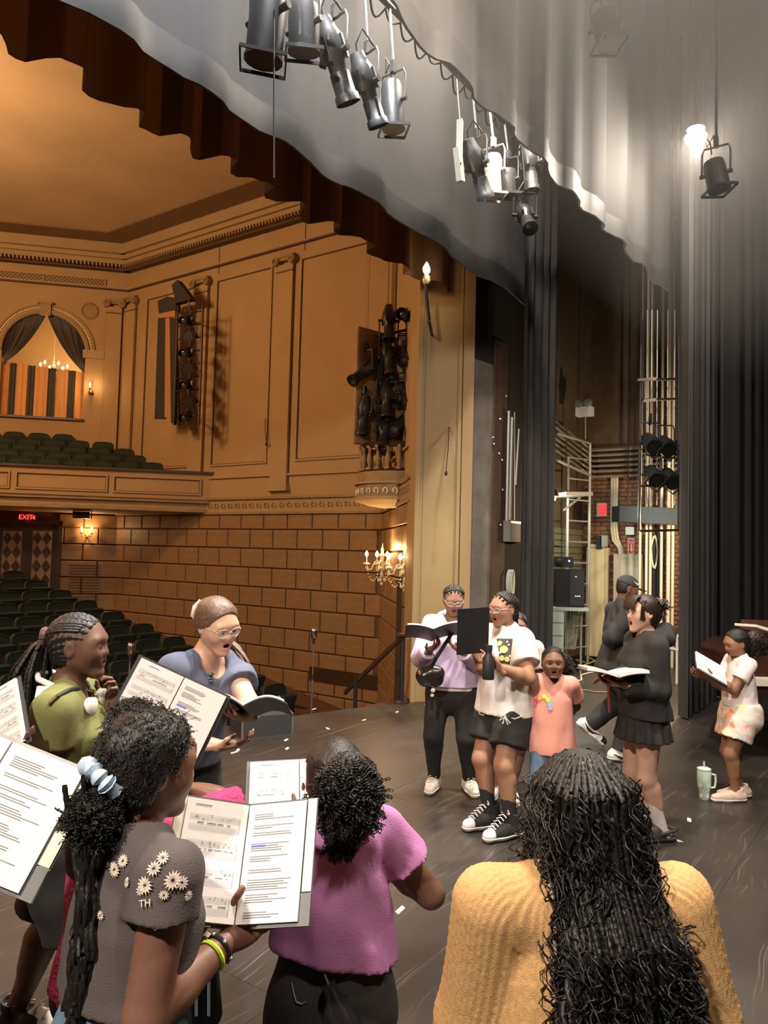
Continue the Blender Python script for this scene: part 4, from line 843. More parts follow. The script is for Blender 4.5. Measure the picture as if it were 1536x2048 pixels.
for (x0, y0, x1, y1) in ((1276, 757, 1313, 762), (1290, 762, 1298, 798), (1288, 799, 1313, 804)): MB().poly([AT(x0, y1, BD-.1), AT(x1, y1-2, BD-.1), AT(x1, y0-3, BD-.1), AT(x0, y0, BD-.1)], CF, .02).build('bracket_plate', M_TRIM, o)
for k, (px, py) in enumerate(((1300, 885), (1330, 890), (1305, 950), (1338, 955))): fixture(AT(px, py, BD-.05), (-.6, -.5, -.5), ('black light on the wing boom, upper one near the duct end', 'black light on the wing boom, upper one near the curtain', 'black light on the wing boom, lower one near the duct end', 'black light on the wing boom, lower one near the curtain')[k], 'lights on the wing boom', 'fresnel', sc=1.1, cab=False)
# ladder
LD = 13.0; o = empty('wall_ladder', V3((*AT(1160, 1330, LD).xy, 0)), 'tall grey steel ladder with a top handrail in the wing', 'ladder')
l0, l1 = AT(1132, 1240, LD), AT(1176, 1240, LD+.3); top = 3.55
for e in (l0, l1): MB().tube([(e.x, e.y, 0), (e.x, e.y, top if e is l0 else top+.28)], .028, 8).build('rail', M_PIPE, o)
for k in range(10): z = .3+k*.36; MB().tube([(l0.x, l0.y, z), (l1.x, l1.y, z)], .015, 6).build('rung', M_PIPE, o)
e = AT(1113, 866, 12.4); MB().tube([(l1.x, l1.y, top+.28), e], .026, 8).tube([AT(1113, 920, 12.4), V3((l1.x, l1.y, top-.28))], .026, 8).build('guard_rail', M_PIPE, o)
f1 = AT(1112, 990, 12.3); f2 = AT(1165, 990, 12.9); MB().obox((f1+f2)/2, (f2-f1)/2, V3((.2, .25, 0)), V3((0, 0, .03))).build('platform', M_PIPE, o); MB().tube([AT(1160, 995, 12.9), AT(1128, 1020, 12.6)], .02, 6).build('brace', M_PIPE, o)
# emergency light, twin heads
q = AT(1171, 822, 13.6); o = empty('emergency_light', q, 'twin headed emergency light high in the dark wing', 'lamp'); MB().box(q-V3((.12, .14, .1)), q+V3((.05, .14, .06))).build('case', M_WHITE, o)
for s_ in (-1, 1): MB().lathe(q+V3((-.08, s_*.08, .13)), [(.03, 0), (.075, .04), (.075, .06), (.02, .062)], 12, (-.8, -.2, -.2)).build('lamp_head', M_CHROME, o, True)
MB().tube([q+V3((.0, 0, -.1)), q+V3((.02, 0, -.5))], .012, 5).build('conduit_drop', M_PIPE, o)
# rack, desk and amplifier
c = AT(1133, 1180, 12.2); o = empty('equipment_rack', V3((c.x, c.y, 0)), 'black amplifier rack cabinet on a desk in the wing', 'equipment'); r_ = CR.copy(); r_.z = 0; r_.normalize(); fw = V3((CF.x, CF.y, 0)).normalized()
zb = AT(1133, 1212, 12.2).z; zt = AT(1133, 1138, 12.2).z; MB().obox((c.x, c.y, (zb+zt)/2), r_*.22, fw*.25, V3((0, 0, (zt-zb)/2))).build('cabinet', M_BLKPL, o)
MB().obox(V3((c.x, c.y, (zb+zt)/2))+r_*.1-fw*.255, r_*.11, fw*.008, V3((0, 0, (zt-zb)/2-.03))).build('front_panel', mat('charcoal_panel', (.035, .036, .04), .4), o)
mb = MB()
for dx, dz_ in ((.02, .18), (.02, -.12), (.05, -.12), (.08, -.12)): mb.ball(V3((c.x, c.y, (zb+zt)/2+dz_))+r_*(.06+dx)-fw*.268, .008)
mb.build('indicator', mat('white_led', (.8, .85, 1), .5, emit=3), o)
MB().obox(V3((c.x, c.y, zb-.03)), r_*.28, fw*.3, V3((0, 0, .025))).build('shelf', mat('pale_teal_enamel', (.42, .50, .46), .5), o)
MB().obox(V3((c.x, c.y, zb-.45))-r_*.20, r_*.10, fw*.28, V3((0, 0, .42))).build('drawer_unit', MATS['pale_teal_enamel'], o)
for k in range(4): MB().obox(V3((c.x, c.y, zb-.15-k*.2))-r_*.20-fw*.285, r_*.085, fw*.01, V3((0, 0, .085))).build('drawer', mat('teal_drawer', (.5, .58, .53), .45), o)
MB().tube([V3((c.x, c.y, zb-.03))+r_*.24, V3((c.x, c.y, 0))+r_*.24], .02, 6).build('leg', M_PIPE, o)
mb = MB()
for k in range(12): e = V3((c.x, c.y, zb-.05))+r_*(.0+.015*k)-fw*.05; mb.tube([e, e+V3((0, 0, -.18))+r_*.02*math.sin(k*2), e+V3((0, 0, -.4))+r_*.03*math.cos(k*3), e+V3((0, 0, -.62))-r_*.03], .009, 4)
mb.build('cable_bundle', M_PIPE, o)
c2 = AT(1121, 1124, 12.2); o = empty('projector', c2, 'small black device with a blue light on top of the rack', 'projector'); MB().obox(c2, r_*.17, fw*.15, V3((0, 0, .085))).build('case', M_BLKPL, o); MB().ball(c2+r_*.10-fw*.155+V3((0, 0, .02)), .015).build('indicator', mat('blue_led', (.5, .5, 1), .5, emit=4), o); MB().lathe(c2-fw*.15-r_*.05, [(.05, 0), (.055, .03), (.03, .035)], 12, -fw).build('lens_ring', M_BLKMET, o)
# wall conduits and box left of the leg curtain
YW = 4.62
for k, (pa, pb, r_w) in enumerate((((1018, 822), (1013, 1042), .022), ((1024, 835), (1018, 1040), .030), ((1029, 825), (1029, 1040), .008), ((1038, 858), (1031, 970), .016))):
    o = MB().tube([onY(*pa, YW-.04), onY((pa[0]+pb[0])/2, (pa[1]+pb[1])/2, YW-.04), onY(*pb, YW-.04)], r_w, 6).build('conduit', M_PIPE if k != 2 else M_CREAM); tagp(o, ('thin grey conduit left of the thick one on the black wall', 'thick grey conduit on the black wall above the grey box', 'cream cable hanging in front of the grey box', 'short grey conduit nearest the leg curtain')[k], 'conduit')
o = empty('grey_wall_box', onY(1025, 1085, YW), 'flat grey electrical box on the black wall', 'electrical box'); a, b = onY(1007, 1046, YW), onY(1042, 1085, YW); MB().box((a.x, YW-.1, b.z), (b.x, YW, a.z)).build('case', mat('grey_box_enamel', (.2, .19, .16), .6), o); MB().box((a.x, YW-.11, a.z), (b.x, YW, a.z+.03)).build('lid', M_PIPE, o)
mb = MB()
for k in range(4): q = onY(1018, 1165, YW-.05); mb.tube([q+V3((.07*math.cos(t)*(1-.1*k)+.02*k, -.01*k, .17*math.sin(t))) for t in np.linspace(0, 6.28, 16)], .008, 4)
o = mb.build('cable_coil', M_CREAM); tagp(o, 'coil of thin pale cable hung on the black wall', 'cable')
mb = MB()
for px, py in ((1000, 838), (986, 875), (998, 907), (1004, 920), (1005, 980), (1001, 1050), (1012, 792), (988, 888)): mb.ball(onY(px, py, YW-.01), .014, 6, 4)
o = mb.build('screw_heads', M_STEEL); tagp(o, 'bright screw heads dotted over the brown board', 'screws', kind='stuff')
# lamps in the wing (real lamps hidden by the curtains)
for p_, pw, c_, lb in (((12.4, 2.75, 2.5), 210, (1, .72, .42), 'caged lamp behind the tall leg curtain'), ((11.35, 4.75, 2.7), 90, (.85, 1, .9), 'cool tube lamp behind the narrow leg curtain')):
    p = V3(p_); o = empty('wing_lamp', p, lb, 'lamp'); MB().lathe(p+V3((0, 0, .08)), [(.1, 0), (.06, .08), (.03, .12)], 12).build('shade', M_BLKMET, o); mb = MB(); mb.ball(p+V3((0, 0, .05)), .05); mb.build('bulb', M_BULB, o); MB().tube([p+V3((0, 0, .2)), V3((p.x, p.y, 9.6))], .012, 5).build('hanger', M_BLKMET, o); point('wing_lamp_beam', p-V3((0, 0, .08)), pw, c_, .06)
# ---- floor monitor wedge
q = G(530, 1475); o = empty('monitor_wedge', q, 'black floor monitor wedge near the stage edge', 'speaker', rz=0); X = V3((G(582, 1468)-G(482, 1477))); X.z = 0; L = X.length; X.normalize(); Y = V3((-X.y, X.x, 0)); a = G(484, 1477); a.z = 0
mb = MB(); mb.add([a, a+X*L, a+X*L+Y*.42, a+Y*.42, a+V3((0, 0, .20)), a+X*L+V3((0, 0, .20)), a+X*L+Y*.42+V3((0, 0, .30)), a+Y*.42+V3((0, 0, .30))], [(0, 3, 2, 1), (4, 5, 6, 7), (0, 1, 5, 4), (1, 2, 6, 5), (2, 3, 7, 6), (3, 0, 4, 7)]); mb.build('cabinet', mat('black_textured_box', (.03, .03, .031), .7, bump=.2, bscale=80), o)
mb = MB(); 
for e0, e1 in ((a, a+V3((0, 0, .2))), (a+X*L, a+X*L+V3((0, 0, .2))), (a+X*L+V3((0, 0, .2)), a+X*L+Y*.42+V3((0, 0, .3)))): mb.tube([e0, e1], .008, 4)
mb.build('edge_trim', M_PIPE, o)
# ---- yellow and grey cables on the wing floor
for px, m, lb in (([(1152, 1320), (1175, 1326), (1160, 1334), (1190, 1322), (1172, 1312), (1168, 1290)], mat('yellow_cable', (.75, .55, .05), .5), 'bright yellow cable coiled on the floor by the ladder'), ([(1140, 1375), (1148, 1364), (1163, 1360), (1162, 1350), (1176, 1346), (1200, 1342)], M_CREAM, 'pale cable snaking across the wing floor'), ([(1150, 1381), (1170, 1380), (1190, 1384), (1215, 1384)], mat('brown_cable', (.3, .2, .1), .6), 'brown cable lying on the floor by the man')):
    o = MB().tube([G(x, y, .012) for x, y in px], .012, 5).build('floor_cable', m, None, True); tagp(o, lb, 'cable')
# ---- scraps of tape on the floor
TL = ('in front of the piano', 'near the foot of the khaki pillar', 'next to the stair rail post', 'between the rail post and the green seats', 'along the stage edge by the tall microphone', 'just right of the monitor wedge', 'left of the monitor wedge, upper one', 'left of the monitor wedge, lower one', 'below the monitor wedge', 'touching the stage edge below the green seats', 'between the clogs and the mint tumbler', 'beside the elbow of the pink T-shirt girl', 'below the heel of the clogs', 'hidden by the score of the daisy girl')
M_TAPE = mat('white_tape', (.7, .68, .62), .7)
for k, (px, py, rot) in enumerate(((1497, 1372, 0), (853, 1410, 1), (794, 1424, .3), (728, 1440, .2), (655, 1457, 1), (572, 1480, .4), (476, 1500, .7), (468, 1505, .1), (574, 1497, .5), (628, 1418, .2), (1378, 1640, .3), (800, 1820, .2), (1352, 1680, 1.2), (640, 1775, .5))):
    q = G(px, py, .001); o = MB(Matrix.Translation(q) @ Matrix.Rotation(rot, 4, 'Z')).poly([(-.05, -.012, 0), (.03, -.016, 0), (.05, .008, 0), (-.03, .014, 0)], (0, 0, 1), .002).build('tape_scrap', M_TAPE); tagp(o, 'white scrap of tape on the stage floor '+TL[k], 'tape', 'tape scraps')
# ---- piano behind the girl on the right
M_PIANO = mat('dark_mahogany', (.055, .018, .012), .3, noise=.3, nscale=5, coat=.3)
c = AT(1480, 1400, 7.4); th = math.radians(-22); o = empty('piano', V3((c.x, c.y, 0)), 'dark mahogany grand piano behind the girl with tie dye shorts', 'piano')
Mq = Matrix.Translation((c.x+.25, c.y-.15, 0)) @ frame((0, 0, 0), (CR.x, CR.y, 0))
MB(Mq).poly([(-.55, -.6, .66), (.9, -.6, .66), (.9, 1.0, .66), (.5, 1.3, .66), (.0, 1.1, .66), (-.35, .5, .66), (-.55, .1, .66)], (0, 0, 1), .30).build('case', M_PIANO, o)
MB(Mq).poly([(-.56, -.3, .965), (.9, -.3, .965), (.9, 1.0, .965), (.5, 1.3, .965), (.0, 1.12, .965), (-.36, .5, .965), (-.56, .1, .965)], (0, 0, 1), .025).build('lid', M_PIANO, o)
MB(Mq).obox((.1, -.28, 1.12), (.45, 0, 0), (0, .02, .03), (0, -.05, .14)).build('music_desk', M_PIANO, o)
mb = MB(Mq); mb.box((-.5, -.62, .72), (.85, -.35, .80)); mb.build('keyboard', M_CREAM, o)
for x, y in ((-.42, -.4), (.78, -.4), (.35, 1.0)): MB(Mq).lathe((x, y, 0), [(.03, 0), (.05, .06), (.05, .1), (.075, .5), (.08, .66)], 10).build('leg', M_PIANO, o, True)
MB(Mq).box((-.02, -.28, .1), (.34, -.22, .66)).box((.05, -.34, .06), (.28, -.2, .12)).build('pedal_lyre', M_PIANO, o)
o = MB().poly([AT(1512, 1249, 7.0), AT(1512, 1254, 7.0), AT(1536, 1262, 7.0), AT(1560, 1268, 7.0), AT(1560, 1262, 7.0)], (0, 1, 0), .18).build('open_score', M_CREAM); tagp(o, 'open cream music book on the piano desk at the picture edge', 'music book')
# ---- tumbler
q = G(1408, 1598); o = empty('tumbler', q, 'mint green tumbler with a handle and straw on the floor', 'tumbler'); q = V3(q); M_MINT = mat('mint_enamel', (.52, .66, .56), .4); M_MINT2 = mat('pale_mint_check', (.60, .72, .62), .4)
d = (q-CAM).xy.length; k = .225/ .225
MB().lathe(q, [(.036, 0), (.038, .005), (.040, .07), (.050, .10), (.052, .215), (.05, .22)], 20).build('body', M_MINT, o, True)
mb = MB()
for i in range(10):
    for j in range(5):
        if (i+j) % 2 == 0:
            r_, z0_ = (.0405 if j < 2 else .052), .02+j*.04; a0 = i*math.pi/5; mb.add([q+V3((r_*math.cos(a0), r_*math.sin(a0), z0_)), q+V3((r_*math.cos(a0+.6), r_*math.sin(a0+.6), z0_)), q+V3((r_*math.cos(a0+.6), r_*math.sin(a0+.6), z0_+.036)), q+V3((r_*math.cos(a0), r_*math.sin(a0), z0_+.036))], [(0, 1, 2, 3)])
mb.build('check_pattern', M_MINT2, o)
MB().lathe(q+V3((0, 0, .22)), [(.052, 0), (.052, .012), (.03, .022)], 20).build('lid', M_MINT, o, True); MB().tube([q+V3((0, 0, .235)), q+V3((.004, .002, .285))], .007, 8).build('straw', M_MINT2, o, True)
r_ = V3((CR.x, CR.y, 0)).normalized(); MB().tube([q+r_*.05+V3((0, 0, .19)), q+r_*.085+V3((0, 0, .185)), q+r_*.09+V3((0, 0, .14)), q+r_*.082+V3((0, 0, .09)), q+r_*.045+V3((0, 0, .085))], .009, 8).build('handle', M_MINT, o, True)
# ---- black bottle and blue folder by the clogs
q = G(1283, 1600); o = empty('water_bottle', q, 'black bottle with a white band standing behind the white socks', 'bottle'); q = V3(q); MB().lathe(q, [(.036, 0), (.037, .06), (.037, .15), (.016, .19), (.016, .24)], 14).build('body', M_BLKPL, o, True); MB().lathe(q+V3((0, 0, .085)), [(.0375, 0), (.0375, .025)], 14).build('label_band', M_WHITE, o, True); MB().lathe(q+V3((0, 0, .22)), [(.019, 0), (.019, .03)], 12).build('cap', M_BLKPL, o, True)
q = G(1272, 1604); o = MB(Matrix.Translation(q) @ frame((0, 0, 0), (CR.x, CR.y, 0)) @ Matrix.Rotation(-.35, 4, 'Z')).box((-.14, -.1, .001), (.12, .1, .014)).build('blue_folder', mat('sky_blue_plastic', (.25, .52, .68), .5)); tagp(o, 'sky blue folder lying flat under the black bottle', 'folder')

# ---- thin haze volume added to imitate lens bloom round the work lamp
def glare():
    m = bpy.data.materials.new('bloom_volume'); m.use_nodes = True; N = m.node_tree.nodes; L = m.node_tree.links; N.remove(N['Principled BSDF']); v = N.new('ShaderNodeVolumeScatter'); v.inputs['Color'].default_value = (1, .97, .93, 1); v.inputs['Density'].default_value = .019; v.inputs['Anisotropy'].default_value = .0
    L.new(v.outputs[0], N['Material Output'].inputs['Volume']); return m
o = MB().box((2.4, -5.5, 4.3), (11.8, 2.55, 9.5)).build('glare', glare()); tagp(o, 'thin haze volume added to imitate lens bloom round the work lamp', 'glare', kind='stuff')
# ================================================================ PEOPLE: implicit bodies meshed as one skin
A3 = lambda v: np.array(v, dtype=np.float64)
def nrm_(v): v = A3(v); return v/max(1e-9, np.linalg.norm(v))
def cone(a, b, ra, rb, k=.02, flat=None, s=1., clips=(), sub=False): return ('c', A3(a), A3(b), ra, rb, k, None if flat is None else nrm_(flat), s, clips, sub)
def ell(c, R, rad, k=.02, clips=(), sub=False): return ('e', A3(c), R, A3(rad), None, k, None, 1., clips, sub)
def op_box(o):
    if o[0] == 'c': m = max(o[3], o[4]); return np.minimum(o[1], o[2])-m, np.maximum(o[1], o[2])+m
    e = np.abs(o[2].T*o[3][None, :]).sum(1); return o[1]-e, o[1]+e
def op_eval(o, X, Y, Z):
    if o[0] == 'c':
        a, b, ra, rb, fl, s = o[1], o[2], o[3], o[4], o[6], o[7]; d = b-a; L2 = max(1e-9, d@d)
        x, y, z = X-a[0], Y-a[1], Z-a[2]; t = np.clip((x*d[0]+y*d[1]+z*d[2])/L2, 0, 1)
        x = x-t*d[0]; y = y-t*d[1]; z = z-t*d[2]
        if fl is not None:
            q = (x*fl[0]+y*fl[1]+z*fl[2])*(1/s-1); x = x+q*fl[0]; y = y+q*fl[1]; z = z+q*fl[2]
        D = np.sqrt(x*x+y*y+z*z)-(ra+(rb-ra)*t)
        if fl is not None: D = D*(.5+.5*s)
    else:
        c, R, r = o[1], o[2], o[3]; x, y, z = X-c[0], Y-c[1], Z-c[2]
        q = [(R[i, 0]*x+R[i, 1]*y+R[i, 2]*z)/r[i] for i in range(3)]
        k0 = np.sqrt(q[0]**2+q[1]**2+q[2]**2); k1 = np.sqrt((q[0]/r[0])**2+(q[1]/r[1])**2+(q[2]/r[2])**2)+1e-9
        D = k0*(k0-1)/k1
    for p, n in o[8]: D = np.maximum(D, (X-p[0])*n[0]+(Y-p[1])*n[1]+(Z-p[2])*n[2])   # n points to the side cut away
    return D
def field(ops, lo, hi, h, clips=(), disp=None):
    lo, hi = A3(lo), A3(hi); n = np.maximum(2, np.ceil((hi-lo)/h).astype(int)+1); V = np.full(n, .2, np.float32)
    ax = [lo[i]+h*np.arange(n[i]) for i in range(3)]
    for o in ops:
        b0, b1 = op_box(o); k = max(o[5], 1e-4); pad = k+2.5*h
        i0 = np.maximum(0, np.floor((b0-pad-lo)/h).astype(int)); i1 = np.minimum(n, np.ceil((b1+pad-lo)/h).astype(int)+1)
        if (i1 <= i0).any(): continue
        sl = tuple(slice(i0[i], i1[i]) for i in range(3))
        D = op_eval(o, ax[0][sl[0]][:, None, None], ax[1][sl[1]][None, :, None], ax[2][sl[2]][None, None, :]).astype(np.float32)
        v = V[sl]
        if o[9]: D = -D; t = np.clip(.5-.5*(D-v)/k, 0, 1); V[sl] = D+(v-D)*t+k*t*(1-t)
        else: t = np.clip(.5+.5*(D-v)/k, 0, 1); V[sl] = D*(1-t)+v*t-k*t*(1-t)
    if disp is not None:
        m = np.nonzero(np.abs(V) < .04); V[m] += disp(ax[0][m[0]], ax[1][m[1]], ax[2][m[2]]).astype(np.float32)
    for p, nn in clips: V = np.maximum(V, ((ax[0][:, None, None]-p[0])*nn[0]+(ax[1][None, :, None]-p[1])*nn[1]+(ax[2][None, None, :]-p[2])*nn[2]).astype(np.float32))
    for s in (np.s_[0], np.s_[-1]): V[s] = np.maximum(V[s], h); V[:, s] = np.maximum(V[:, s], h); V[:, :, s] = np.maximum(V[:, :, s], h)
    return V, lo
def nets(V, lo, h):
    S_ = V < 0; n = np.array(V.shape); c = np.zeros(n-1, np.int8)
    off = [(i, j, k) for i in (0, 1) for j in (0, 1) for k in (0, 1)]
    for i, j, k in off: c += S_[i:n[0]-1+i, j:n[1]-1+j, k:n[2]-1+k]
    I = np.argwhere((c > 0) & (c < 8))
    if len(I) == 0: return np.zeros((0, 3)), np.zeros((0, 4), int)
    vals = np.stack([V[I[:, 0]+i, I[:, 1]+j, I[:, 2]+k] for i, j, k in off], 1).astype(np.float64)
    acc = np.zeros((len(I), 3)); cnt = np.zeros(len(I)); O = np.array(off, float)
    for a in range(8):
        for b in range(a+1, 8):
            if np.abs(O[a]-O[b]).sum() != 1: continue
            va, vb = vals[:, a], vals[:, b]; m = (va < 0) != (vb < 0); t = np.where(m, va/np.where(m, va-vb, 1), 0)
            acc += np.where(m[:, None], O[a]+(O[b]-O[a])*t[:, None], 0); cnt += m
    verts = lo+h*(I+acc/cnt[:, None]); idx = np.full(n-1, -1, np.int32); idx[I[:, 0], I[:, 1], I[:, 2]] = np.arange(len(I)); F = []
    for ax in range(3):
        b, c_ = (ax+1) % 3, (ax+2) % 3; s0 = [slice(None)]*3; s1 = [slice(None)]*3; s0[ax] = slice(0, -1); s1[ax] = slice(1, None)
        for q in (b, c_): s0[q] = slice(1, -1); s1[q] = slice(1, -1)
        A_, B_ = S_[tuple(s0)], S_[tuple(s1)]
        for flip, msk in ((0, A_ & ~B_), (1, ~A_ & B_)):
            E = np.argwhere(msk)
            if len(E) == 0: continue
            E[:, b] += 1; E[:, c_] += 1
            def g(db, dc): q = E.copy(); q[:, b] += db; q[:, c_] += dc; return idx[q[:, 0], q[:, 1], q[:, 2]]
            Q = np.stack([g(-1, -1), g(0, -1), g(0, 0), g(-1, 0)], 1); F.append(Q[:, ::-1] if flip else Q)
    return verts, np.concatenate(F)
def relax(v, f, it=1, lam=.5):
    e = np.concatenate([f[:, [0, 1]], f[:, [1, 2]], f[:, [2, 3]], f[:, [3, 0]]]); e = np.concatenate([e, e[:, ::-1]])
    d = np.bincount(e[:, 0], minlength=len(v)).astype(float)
    for _ in range(it):
        s = np.stack([np.bincount(e[:, 0], weights=v[e[:, 1], i], minlength=len(v)) for i in range(3)], 1); v = v+lam*(s/np.maximum(d, 1)[:, None]-v)
    return v
def bounds(ops, pad=.02):
    B = [op_box(o) for o in ops if not o[9]]; return np.min([b[0] for b in B], 0)-pad, np.max([b[1] for b in B], 0)+pad
def sdf(ops, h, clips=(), disp=None, lo=None, hi=None, smooth=1):
    if lo is None: lo, hi = bounds(ops, .03)
    V, o = field(ops, lo, hi, h, clips, disp); v, f = nets(V, o, h)
    if smooth and len(f): v = relax(v, f, smooth)
    return v, f
def mesh_np(name, v, f, m, parent=None, col=None, base=None):
    me = bpy.data.meshes.new(name); v = np.asarray(v)
    if base is not None: v = v-A3(base)
    f = np.asarray(f); k = f.shape[1]
    me.vertices.add(len(v)); me.vertices.foreach_set('co', v.astype(np.float32).ravel())
    me.loops.add(len(f)*k); me.loops.foreach_set('vertex_index', f.astype(np.int32).ravel())
    me.polygons.add(len(f)); me.polygons.foreach_set('loop_start', np.arange(0, len(f)*k, k, dtype=np.int32)); me.polygons.foreach_set('use_smooth', np.ones(len(f), bool))
    me.update(calc_edges=True); me.validate()
    if col is not None:
        a = me.color_attributes.new('Col', 'FLOAT_COLOR', 'POINT'); a.data.foreach_set('color', np.c_[col, np.ones(len(v))].astype(np.float32).ravel())
    return link(name, me, m, parent)
def folds(amp, seed, fr=(30, 75), aniso=(1, 1, .5)):
    r = np.random.default_rng(seed); W = [(nrm_(r.normal(size=3))*A3(aniso)*r.uniform(*fr), r.uniform(0, 6)) for _ in range(6)]
    def f(x, y, z):
        wx = .03*np.sin(9*z+seed)+.02*np.sin(17*x+2*seed); s = 0
        for (w_, p) in W: s = s+np.sin((x+wx)*w_[0]+(y+wx)*w_[1]+z*w_[2]+p)
        s = s/1.9; return .95*amp*(np.tanh(s)*np.abs(np.tanh(s))**.3-1)
    return f
def ribs(amp, wl):
    return lambda x, y, z: amp*np.sin(2*math.pi/wl*(np.arctan2(y, x)*.5+x-y))
class Person: pass
SKIN = mat('skin', (1, 1, 1), .5, noise=.10, nscale=30, bump=.06, bscale=350, attr=True, spec=.35)
def ik(a, b, l1, l2, pole):
    a, b = A3(a), A3(b); d = b-a; L = np.linalg.norm(d)
    if L > (l1+l2)*.995: b = a+d/L*(l1+l2)*.995; d = b-a; L = np.linalg.norm(d)
    u = d/L; x = (l1*l1-l2*l2+L*L)/(2*L); hh = math.sqrt(max(0, l1*l1-x*x)); p = A3(pole); p = p-u*(p@u); return a+u*x+nrm_(p)*hh, b
def hand_ops(W, f, n, side, hl, curl=.5, spread=.0, point_=False):
    f = nrm_(f); n = A3(n); n = nrm_(n-f*(n@f)); t = np.cross(f, n) if side > 0 else np.cross(n, f); R = np.stack([f, t, n]); ops = []
    ops.append(cone(W-f*.25*hl, W+f*.05*hl, .155*hl, .15*hl, .02, n, .8))
    ops.append(ell(W+f*.27*hl, R, (.31*hl, .235*hl, .115*hl), .02)); ops.append(ell(W+f*.22*hl+t*.13*hl+n*.03*hl, R, (.17*hl, .11*hl, .10*hl), .012))
    for i, (so, fl, ln) in enumerate(((.185, .50, .40), (.065, .53, .45), (-.06, .52, .42), (-.175, .47, .33))):
        p = W+f*fl*hl+t*so*hl; d = nrm_(f+t*so*spread*1.2); c = curl*(1+.08*i) if not (point_ and i == 0) else .1
        for j, (sg, a) in enumerate(((.45, .6), (.32, 1.), (.25, .7))):
            an = c*a; ax_d = nrm_(d*math.cos(an)+n*math.sin(an)); nn = nrm_(n*math.cos(an)-d*math.sin(an)); q = p+ax_d*sg*ln*hl
            ops.append(cone(p, q, (.052-.006*j)*hl, (.046-.006*j)*hl, .004)); p, d = q, ax_d; n_keep = nn
            n2 = nn; n = nn
        n = R[2]
    p = W+f*.12*hl+t*.17*hl; d = nrm_(f*.62+t*.62+n*.42); q = p+d*.25*hl; ops.append(cone(p, q, .07*hl, .06*hl, .008)); d = nrm_(f*.85+t*.28+n*.38); ops.append(cone(q, q+d*.24*hl, .058*hl, .045*hl, .006))
    return ops
def head_ops(P, open_=0, jaw=1.0):
    o, R, s = P.hc, P.hR, P.hs; H = lambda x, y, z: o+R.T@(A3((x, y, z))*s); E = lambda c, r, k=.02, sub=False: ell(H(*c), R, A3(r)*s, k*s*5, (), sub)
    op = open_; L = [E((0, -.05, .13), (.34, .43, .365), .03), E((0, .075, -.09), (.285, .305, .345), .03)]
    for x in (-1, 1):
        L.append(cone(H(x*.205, .0, -.20), H(x*.07, .24, -.385-op*.45), .088*s*jaw, .08*s, .025)); L.append(E((x*.15, .245, -.11), (.11, .095, .10), .04))
    L += [E((0, .295, -.41-op*.5), (.09, .075, .065), .025), E((0, .335, .085), (.20, .05, .05), .03)]
    for x in (-1, 1): L.append(E((x*.125, .405, .0), (.08, .05, .045), .02, True)); L.append(E((x*.125, .310, -.002), (.08, .074, .06), .006))
    for x in (-1, 1): L.append(E((x*.125, .40, -.014), (.056, .05, .019 if P.eyes == 'open' else .011), .002, True))
    L += [cone(H(0, .345, .04), H(0, .408, -.105), .030*s, .042*s, .016), E((.042, .378, -.12), (.034, .036, .028), .012), E((-.042, .378, -.12), (.034, .036, .028), .012)]
    L += [E((0, .352, -.225), (.095, .036, .026), .010), E((0, .345, -.275-op*.85), (.08, .038, .03), .010), E((.085, .315, -.25-op*.45), (.03, .03, .02+op*.35), .02), E((-.085, .315, -.25-op*.45), (.03, .03, .02+op*.35), .02)]
    L.append(E((0, .38, -.25-op*.45), (.068, .13, .006+op*.45), .003, True))
    for x in (-1, 1):
        L.append(E((x*.338, -.03, -.04), (.032, .08, .115), .008)); L.append(E((x*.372, -.01, -.02), (.022, .042, .065), .005, True))
    nb = P.neckb; L.append(cone(nb-P.U*.02, o+R.T@(A3((0, -.10, -.28))*s), P.rn*1.08, P.rn*.95, .03)); return L
